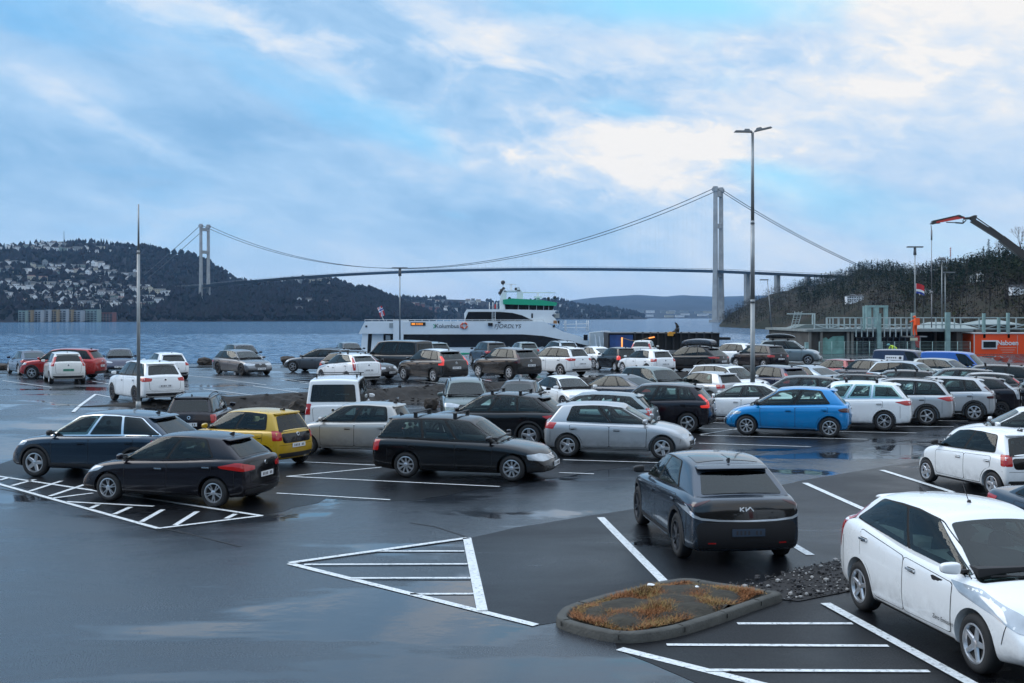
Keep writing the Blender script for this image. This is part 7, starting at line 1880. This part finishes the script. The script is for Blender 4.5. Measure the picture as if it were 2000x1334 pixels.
GLASSES = {'clear': M_GLASSG}
TAILS = {'lit': M_REDGLOW, 'smoked': M_REDD, 'red': M_RED, 'clear': M_LAMP}
PLATES = {'green': M_PLATEG, 'dark': M_PLATEB}
CARTABLE = [
('coupe_suv', 'teal', 'parked_suv', -10.36, 28.70, 0.000, 167.0, 1.000, 'car', 'dark teal SUV with chrome window line, partly behind the black hatchback at the far left', {'rim': 'fivewide', 'opts': ('chromewin', 'blackmirror'), 'glass': None}),
('leaf_new', 'plum', 'parked_hatchback', -7.26, 24.78, 0.000, 163.0, 0.960, 'car', 'near black hatchback with twin spoke wheels beside the white hatched markings', {'tail': 'red', 'opts': ('chromehandle', 'blackboot')}),
('small_hatch', 'yellow', 'parked_small_hatchback', -7.24, 30.90, 0.000, 152.0, 1.000, 'car', 'mustard yellow small hatchback behind the near black hatchback', {'opts': ('blackboot',)}),
('small_hatch', 'warmsilver', 'parked_small_hatchback', -4.59, 33.14, 0.000, 167.0, 0.996, 'car', 'silver small hatchback between the yellow one and the black estate', {}),
('estate_old', 'black', 'parked_estate_car', -1.11, 28.46, 0.000, -15.0, 1.010, 'car', 'black estate car with ten spoke wheels and chrome grille facing right', {'bars': True, 'glass': 'clear'}),
('golf', 'silver', 'parked_hatchback', 3.08, 32.69, 0.000, -12.5, 1.025, 'car', 'silver hatchback facing right behind the front of the black estate car', {'glass': 'clear'}),
('ev_crossover', 'slate', 'parked_crossover', 3.51, 20.35, 0.000, 96.0, 1.030, 'car', 'dark slate crossover seen from behind with a curved silver light bar', {'rimdark': True, 'glass': 'clear', 'opts': ('blackmirror', 'norear', 'nobadge', 'blackboot'), 'plate': 'dark'}),
('small_hatch', 'white', 'parked_small_hatchback', 11.08, 26.39, 0.000, 106.0, 0.960, 'car', 'white small hatchback with black tailgate above the white foreground car', {'tail': 'red', 'opts': ('blackmirror', 'blackboot')}),
('leaf_old', 'white', 'parked_hatchback', 5.84, 14.15, 0.000, -80.5, 0.995, 'car', 'large white hatchback with blue tinted headlights in the bottom right corner', {'rim': 'five', 'opts': ('chromehandle',)}),
('saloon', 'slate', 'parked_car', 9.55, 17.87, 0.000, -80.0, 1.000, 'car', 'dark car cut off by the right edge, just beyond the large white hatchback', {}),
('golf', 'white', 'parked_hatchback', 14.47, 31.66, 0.000, 163.0, 1.000, 'car', 'white hatchback with blue reflecting windows above the white small hatchback at the right edge', {'glass': 'clear', 'bars': False}),
('zoe', 'blue', 'parked_hatchback', 9.46, 38.47, 0.000, 163.0, 1.040, 'car', 'bright blue hatchback beside the tall lamp post', {'glass': 'clear', 'tail': 'smoked', 'opts': ('blackmirror',)}),
('suv', 'white', 'parked_suv', 12.00, 40.68, 0.000, 164.0, 1.000, 'car', 'white SUV with roof bars and red lamps right behind the bright blue hatchback', {'bars': True, 'opts': ('bodyclad', 'chromewin'), 'glass': 'clear'}),
('suv', 'silver', 'parked_suv', 14.33, 42.79, 0.000, 160.0, 1.000, 'car', 'silver SUV with oval red lamps between two other light SUVs', {'rim': 'five', 'glass': 'clear', 'rails': True}),
('compact_suv', 'silver', 'parked_suv', 16.70, 44.41, 0.000, 162.0, 1.000, 'car', 'silver SUV with black wheel arches and smoked lamps on the right', {'tail': 'smoked', 'rim': 'petal', 'glass': 'clear'}),
('leaf_old', 'plum', 'parked_hatchback', 18.51, 46.16, 0.000, 160.0, 1.000, 'car', 'black hatchback with tall clear tail lamps near the right edge', {'tail': 'clear', 'rim': 'multi', 'rimdark': True}),
('suv', 'black', 'parked_suv', 22.29, 46.87, 0.000, 163.0, 1.000, 'car', 'black SUV cut off by the right edge behind the black hatchback', {}),
('fastback', 'white', 'parked_saloon', 8.91, 43.69, 0.000, 163.0, 1.000, 'car', 'white fastback saloon behind the lamp post and left of the blue hatchback', {'glass': 'clear', 'rim': 'multi', 'opts': ('nosp',)}),
('compact_suv', 'plum', 'parked_suv', 5.02, 39.97, 0.000, 162.0, 1.000, 'car', 'black compact SUV with tall red tail lamps left of the white fastback', {'tail': 'lit', 'glass': 'clear', 'opts': ('bodyclad',)}),
('estate', 'silverteal', 'parked_estate_car', 2.56, 38.28, 0.000, 164.0, 1.000, 'car', 'pale grey estate car with its roof showing behind the silver hatchback', {'glass': 'clear'}),
('coupe_suv', 'black', 'parked_suv', -0.53, 35.68, 0.000, 162.0, 1.000, 'car', 'black sloping SUV with roof bars behind the black estate car', {'bars': True, 'glass': 'clear'}),
('estate_old', 'plum', 'parked_estate_car', -10.39, 37.67, 0.000, 96.0, 1.000, 'car', 'small black estate car seen from behind beside the dark earth bank', {'rails': True}),
('van', 'white', 'parked_van', -5.95, 39.11, 0.000, 93.0, 1.000, 'van', 'white van with roof bars and green number plate seen from behind', {'plate': 'green', 'bars': True}),
('suv', 'greygreen', 'parked_suv', -1.76, 42.27, 0.000, -85.0, 1.000, 'car', 'grey green SUV with roof rails facing the camera beside the earth bank', {'rails': True}),
('saloon', 'black', 'parked_saloon', 0.44, 46.15, 0.000, 80.0, 1.000, 'car', 'black saloon seen from behind with pale roof between SUV and white coupe', {'roof': 'grey', 'glass': None}),
('saloon', 'white', 'parked_saloon', 2.37, 48.98, 0.000, -66.0, 1.000, 'car', 'white saloon facing the camera behind the pale grey estate roof', {}),
('fastback', 'slate', 'parked_saloon', 4.59, 50.38, 0.000, 135.0, 1.000, 'car', 'slate blue fastback right of the white saloon facing the camera', {'opts': ('nosp',)}),
('suv', 'greygreen', 'parked_suv', 6.69, 51.95, 0.000, -62.0, 1.000, 'car', 'grey SUV facing the camera behind the black compact SUV', {'opts': ('bodyclad',)}),
('golf', 'silver', 'parked_hatchback', 8.85, 52.39, 0.000, 126.0, 1.000, 'car', 'pale silver hatchback seen from behind in the middle of the lot', {}),
('suv', 'white', 'parked_suv', 10.42, 54.08, 0.000, -55.0, 1.000, 'car', 'white SUV with dark windscreen facing the camera left of the lamp post', {'roof': 'grey', 'opts': ('bodyclad',)}),
('compact_suv', 'navy', 'parked_suv', 12.61, 55.02, 0.000, 120.0, 1.000, 'car', 'dark blue compact SUV right of the lamp post seen from behind', {}),
('fastback', 'bluesilver', 'parked_saloon', 15.55, 59.93, 0.000, 118.0, 1.000, 'car', 'blue grey fastback between dark blue SUV and red car', {'opts': ('nosp',)}),
('small_hatch', 'maroon', 'parked_small_hatchback', 19.22, 67.25, 0.000, 125.0, 1.000, 'car', 'red small car with pinkish roof in the back rows', {}),
('compact_suv', 'slate', 'parked_suv', 19.77, 62.74, 0.000, 118.0, 1.000, 'car', 'dark SUV with pale roof and red lamps below the dark blue van', {'tail': 'lit', 'roof': 'silver'}),
('suv', 'bluesilver', 'parked_suv', 20.72, 58.32, 0.000, -45.0, 1.000, 'car', 'pale blue grey SUV facing the camera below the dark blue van', {'opts': ('bodyclad',)}),
('coupe_suv', 'black', 'parked_suv', 11.45, 45.78, 0.000, 163.0, 1.000, 'car', 'black SUV roof showing behind the bright blue hatchback', {'glass': 'clear'}),
('estate', 'black', 'parked_estate_car', 14.78, 50.49, 0.000, 163.0, 1.000, 'car', 'dark estate car with a pale roof rail behind the white SUV with roof bars', {'rails': True, 'glass': 'clear'}),
('estate', 'plum', 'parked_estate_car', 18.22, 54.20, 0.000, 163.0, 1.000, 'car', 'dark estate car with roof bars behind the silver SUV with oval lamps', {'bars': True}),
('compact_suv', 'black', 'parked_suv', 20.13, 51.63, 0.000, 163.0, 1.000, 'car', 'black SUV with bright red lamps behind the silver SUV with black arches', {'tail': 'lit', 'glass': 'clear'}),
('suv', 'black', 'parked_suv', 22.86, 54.59, 0.000, 158.0, 1.000, 'car', 'black SUV with roof bars in front of the orange site cabin', {'bars': True, 'tail': 'clear'}),
('estate', 'black', 'parked_estate_car', 26.57, 59.07, 0.000, 158.0, 1.000, 'car', 'black estate car with pale roof edge at the right below the orange cabin', {}),
('leaf_old', 'black', 'parked_hatchback', 20.36, 49.53, 0.000, 160.0, 1.000, 'car', 'black hatchback with pale roof behind the silver SUV with black arches', {'roof': 'silver'}),
('panel_van', 'navy', 'parked_van', 25.36, 71.93, 0.000, -42.0, 1.000, 'van', 'dark blue panel van with a white sign on its side', {'far': True}),
('panel_van', 'vanblue', 'parked_van', 26.98, 67.93, 0.000, -38.0, 1.000, 'van', 'bright blue panel van left of the orange site cabin', {}),
('mpv', 'silverteal', 'parked_car', 25.19, 65.56, 0.000, -50.0, 1.000, 'car', 'small pale car between the two blue vans', {}),
('fastback', 'navy', 'parked_saloon', -29.27, 68.26, 0.550, 125.0, 1.000, 'car', 'dark blue saloon parked at the far left by the water', {'opts': ('nosp',)}),
('suv', 'red', 'parked_suv', -25.18, 63.09, 0.550, 176.0, 1.000, 'car', 'red SUV half hidden by the boxy white hatchback', {'tail': 'red'}),
('boxy_hatch', 'cream', 'parked_hatchback', -23.68, 59.55, 0.550, 118.0, 1.000, 'car', 'boxy off white hatchback with wraparound tail lamps at the left', {'plate': 'green'}),
('fastback', 'navy', 'parked_saloon', -24.92, 71.58, 0.550, -72.0, 1.000, 'car', 'dark blue saloon facing the camera by the water', {'opts': ('nosp',)}),
('golf', 'white', 'parked_hatchback', -19.43, 63.00, 0.550, 122.0, 1.000, 'car', 'white hatchback behind the white SUV and the thin grey pole', {}),
('suv', 'white', 'parked_suv', -15.06, 46.17, 0.550, 128.0, 1.000, 'car', 'white SUV with red lamps behind the thin grey pole', {'opts': ('bodyclad',), 'rimdark': True, 'rim': 'multi'}),
('estate', 'grey', 'parked_estate_car', -16.24, 67.92, 0.550, -48.0, 1.000, 'car', 'grey estate car facing right beside the low boulders', {'rimdark': True, 'opts': ()}),
('suv', 'slate', 'parked_suv', -17.58, 73.44, 0.550, -60.0, 1.000, 'car', 'dark SUV directly behind the grey estate car', {}),
('estate', 'grey', 'parked_estate_car', -12.16, 71.23, 0.550, 163.0, 1.000, 'car', 'grey brown estate car with roof rails behind the white hatchback with roof bars', {'rails': True, 'rim': 'five'}),
('golf', 'slate', 'parked_hatchback', -12.54, 87.11, 0.550, -70.0, 1.000, 'car', 'dark hatchback nearest the water left of the black van', {}),
('estate', 'black', 'parked_estate_car', -8.51, 63.08, 0.550, -32.0, 1.000, 'car', 'black car facing right between the white hatchback and the black van', {}),
('van', 'bronze', 'parked_van', -7.35, 71.29, 0.550, 146.0, 1.000, 'van', 'black van with bronze reflections beside the ferry', {'tail': 'red'}),
('suv', 'greygreen', 'parked_suv', -5.90, 79.47, 0.550, 120.0, 1.000, 'car', 'grey SUV just showing right of the black van', {}),
('leaf_old', 'white', 'parked_hatchback', -8.59, 59.04, 0.550, 128.0, 1.000, 'car', 'white hatchback with roof bars beyond the white van', {'bars': True}),
('compact_suv', 'bronze', 'parked_suv', -4.32, 60.86, 0.550, 129.0, 1.040, 'car', 'dark SUV with white roof and five spoke wheels beside the earth bank', {'roof': 'white', 'tail': 'lit', 'opts': ('bodyclad',)}),
('compact_suv', 'bronze', 'parked_suv', -0.34, 63.85, 0.550, 129.0, 1.038, 'car', 'dark grey crossover with black and silver wheels right of the white roofed SUV', {'rim': 'petal', 'opts': ('bodyclad',), 'tail': 'smoked'}),
('suv', 'black', 'parked_suv', -1.71, 81.13, 0.550, 110.0, 1.000, 'car', 'black SUV behind the dark grey crossover and before the ferry', {}),
('golf', 'greygreen', 'parked_hatchback', 0.87, 88.90, 0.550, 105.0, 1.000, 'car', 'small grey hatchback in front of the ferry hull', {}),
('suv', 'white', 'parked_suv', 2.62, 67.07, 0.550, 130.0, 1.000, 'car', 'white SUV with red lamps and silver roof rails in the middle row', {'rails': True, 'opts': ('bodyclad',)}),
('suv', 'bluesilver', 'parked_suv', 3.42, 82.87, 0.550, 110.0, 1.000, 'car', 'blue grey SUV behind the white SUV in the middle row', {'rails': True, 'opts': ('bodyclad',)}),
('fastback', 'white', 'parked_saloon', 5.43, 76.83, 0.550, 122.0, 1.000, 'car', 'white fastback with smoked lamps between the white SUV and black small car', {'tail': 'smoked'}),
('small_hatch', 'black', 'parked_small_hatchback', 6.75, 72.64, 0.550, 112.0, 1.000, 'car', 'black small car with red lamps beside the white fastback', {'tail': 'lit'}),
('golf', 'white', 'parked_hatchback', 8.18, 68.80, 0.550, 118.0, 1.000, 'car', 'white hatchback with red lamps right of the black small car', {}),
('boxy_hatch', 'cream', 'parked_small_van', 10.39, 88.51, 0.550, 75.0, 1.000, 'car', 'white boxy car with dark rear window in front of the dark quay shed', {}),
('coupe_suv', 'black', 'parked_suv', 11.27, 70.95, 0.550, 138.0, 1.000, 'car', 'black SUV carrying a silver and black roof box', {'bars': True, 'rimdark': True}),
('mpv', 'white', 'parked_hatchback', 15.78, 80.71, 0.550, 130.0, 1.000, 'car', 'white people carrier right of the black SUV with roof box', {}),
('mpv', 'plum', 'parked_people_carrier', 16.67, 75.98, 0.550, 120.0, 1.000, 'car', 'dark purple people carrier behind the lamp post', {}),
('suv', 'silverteal', 'parked_suv', 20.19, 82.07, 0.550, -18.0, 1.040, 'car', 'silver SUV with black roof box facing right at the end of the row', {'bars': True, 'opts': ('bodyclad',)}),
]
random.seed(11)
PLACED = {}
for (kind, col, name, x, y, z, hd, sc, cat, label, o) in CARTABLE:
    o = dict(o)
    if o.get('glass'): o['glass'] = GLASSES[o['glass']]
    if o.get('tail'): o['tail'] = TAILS[o['tail']]
    if o.get('plate'): o['plate'] = PLATES[o['plate']]
    root, K = make_car(kind, name, x, y, z, R(hd), col, label, cat, sc, **o)
    if label.startswith('large white'): root.scale = (1.02, 1.05, 1.05)
    PLACED[label] = (root, K)

# ------------------------------------------------------------------ details particular to single cars
SO, SU, SW, SD = Vector((0, 0, 0)), Vector((1, 0, 0)), Vector((0, 0, 1)), Vector((0, -1, 0))
RU = Vector((0, 1, 0))
def rear_lay(root, K, poly, name, m, off=.006, step=.05, r_=.02, front=False):
    v = NEW(); lay(v, K['skin'], rnd(poly, r_, 3) if r_ else poly, SO, RU, SW, Vector((-1 if front else 1, 0, 0)), off, step); return link(name, lay_mesh(name, v, [m]), root)
def strip(pts, w):
    a = [Vector(p) for p in pts]; l = []; r_ = []
    for i, p in enumerate(a):
        d = (a[min(i + 1, len(a) - 1)] - a[max(i - 1, 0)]).normalized(); n = Vector((-d.y, d.x)) * (w[i] if isinstance(w, (list, tuple)) else w) / 2
        l.append(tuple(p + n)); r_.append(tuple(p - n))
    return l + r_[::-1]
def find(part):
    for k, v in PLACED.items():
        if part in k: return v
M_GBLACK = mat('gloss_black_panel', (.010, .010, .011), .12, coat=.6)
# slate crossover: black tail panel, silver light bar, badge letters, roof glass
root, K = find('dark slate crossover')
rear_lay(root, K, [(-.60, .745), (.60, .745), (.78, .80), (.86, .93), (.74, 1.00), (.5, 1.035), (-.5, 1.035), (-.74, 1.00), (-.86, .93), (-.78, .80)], 'tail_panel', M_GBLACK, .008, .05, .05)
M_BAR = mat('silver_light_bar', (.72, .78, .84), .18, .7)
pts = [(-.90, .93), (-.875, .86), (-.82, .79), (-.72, .755), (-.45, .735), (0, .728), (.45, .735), (.72, .755), (.82, .79), (.875, .86), (.90, .93)]
rear_lay(root, K, strip(pts, [.05, .05, .045, .035, .028, .026, .028, .035, .045, .05, .05]), 'light_bar', M_BAR, .014, .05, 0)
for s_ in (-1, 1): rear_lay(root, K, [(s_ * .90, .94), (s_ * .70, 1.01), (s_ * .55, 1.04), (s_ * .60, 1.015), (s_ * .80, .93)], 'tail_light', M_REDD, .012, .05, 0)
rear_lay(root, K, [(-.74, .24), (.74, .24), (.80, .62), (.74, .71), (-.74, .71), (-.80, .62)], 'bumper_panel', mat('dark_bumper', (.014, .014, .016), .4), .005, .06, .05)
b = MB()
for (y0, z0, y1, z1) in ((.125, .875, .125, .935), (.120, .902, .062, .935), (.120, .902, .068, .875), (.035, .935, .035, .875), (.035, .877, -.035, .935), (-.035, .935, -.085, .875)):
    pa, na = K['skin'].hit(Vector((-5, y0, z0)), Vector((1, 0, 0))); pb, nb_ = K['skin'].hit(Vector((-5, y1, z1)), Vector((1, 0, 0)))
    b.bar(pa + na * .016, pb + nb_ * .016, .012, .014)
b.build('badge_lettering', M_PLATE, root)
for s_ in (-1, 1): rear_lay(root, K, [(s_ * .50, .395), (s_ * .62, .395), (s_ * .62, .375), (s_ * .50, .375)], 'reflector', M_RED, .012, .05, 0)
xf = K['xf']; sp_ = K['spec']
for s_ in (-1, 1):
    v = NEW(); lay(v, K['skin'], rnd([(xf - 3.55, s_ * .05), (xf - 3.55, s_ * .52), (xf - 2.95, s_ * .52), (xf - 2.95, s_ * .05)], .05, 3), SO, SU, RU, Vector((0, 0, -1)), .005, .08); link('roof_glass', lay_mesh('roof_glass', v, [M_GBLACK]), root)
for s_ in (False, True):
    v = NEW(); lay(v, K['skin'], strip([(xf - t, .27) for t in (1.4, 2.0, 2.6, 3.2)], .022), SO, SU, SW, SD, .012, .1); link('sill_strip', lay_mesh('sill_strip', v, [M_BAR], s_), root)

# large white hatchback: script on the door, chrome mark, aerial
root, K = find('large white hatchback'); xf = K['xf']
me = text_mesh('door_script', 'Zero Emission', .075, M_MARK, .001, .2)
loc, n = K['skin'].hit(Vector((xf - 1.52, -4, .42)), Vector((0, 1, 0)))
for v_ in me.vertices:
    p, n = K['skin'].hit(Vector((xf - 1.52 + v_.co.x, -4, .42 + v_.co.y)), Vector((0, 1, 0))); v_.co = p + n * .008
link('door_script', me, root)
def mast(root, K, t, h=.20, y=0.0):
    loc, n = K['skin'].hit(Vector((K['xf'] - t, y, 4)), Vector((0, 0, -1))); b = MB(); b.tube(loc, loc + Vector((-h * .7, 0, h)), .006, .004, 6); b.tube(loc - Vector((0, 0, .01)), loc + Vector((0, 0, .03)), .03, .018, 10); b.build('aerial_mast', M_TRIM, root)
mast(root, K, 2.45, .22)
for nm in ('white small hatchback with black', 'mustard yellow'):
    r2, K2 = find(nm); mast(r2, K2, 2.95, .22)
# bottom edge white strips of the silver hatchback and the small silver one
for nm in ('silver hatchback facing right behind', 'silver small hatchback'):
    r2, K2 = find(nm)
    for mir in (False, True):
        v = NEW(); s2 = K2['spec']; lay(v, K2['skin'], [(K2['xf'] - s2['fo'] - .42, .235), (K2['xf'] - s2['fo'] - s2['wb'] + .42, .235), (K2['xf'] - s2['fo'] - s2['wb'] + .42, .25), (K2['xf'] - s2['fo'] - .42, .25)], SO, SU, SW, SD, .008, .1)
        link('sill_white_strip', lay_mesh('sill_white_strip', v, [M_PLATE], mir), r2)
# white sign on the dark blue van
r2, K2 = find('dark blue panel van')
v = NEW(); xf = K2['xf']; lay(v, K2['skin'], [(xf - 3.6, 1.25), (xf - 2.4, 1.25), (xf - 2.4, 1.55), (xf - 3.6, 1.55)], SO, SU, SW, Vector((0, 1, 0)), .01, .1); sg = link('side_sign', lay_mesh('side_sign', v, [M_PLATE]), r2)
b = MB()
for k in range(5):
    p, n = K2['skin'].hit(Vector((xf - 2.9 - .14 * k, -4, 1.40)), Vector((0, 1, 0))); b.box(p + n * .014, (.09, .006, .08))
p, n = K2['skin'].hit(Vector((xf - 2.6, -4, 1.40)), Vector((0, 1, 0))); b.tube(p + n * .008, p + n * .02, .09, n=14)
b.build('sign_marks', M_MARK, sg)
# roof boxes lie on the bars
for nm, lb, colr, dz_, L_ in (('black SUV carrying', 'glossy black and silver roof box on the black SUV in front of the quay wall', PAINTS['slate'], .12, 2.25), ('silver SUV with black roof box', 'matt black roof box on the silver SUV at the end of the row', PAINTS['black'], .12, 2.1)):
    r2, K2 = find(nm); s2 = K2['spec']; a = r2.rotation_euler.z; tc_ = (s2['rf'] + s2['rr']) / 2 - .1; off = K2['xf'] - tc_
    roof_box('roof_box', lb, (r2.location.x + math.cos(a) * off, r2.location.y + math.sin(a) * off, r2.location.z + (s2['H'] + .10) * r2.scale.z), a, L=L_, col=colr)
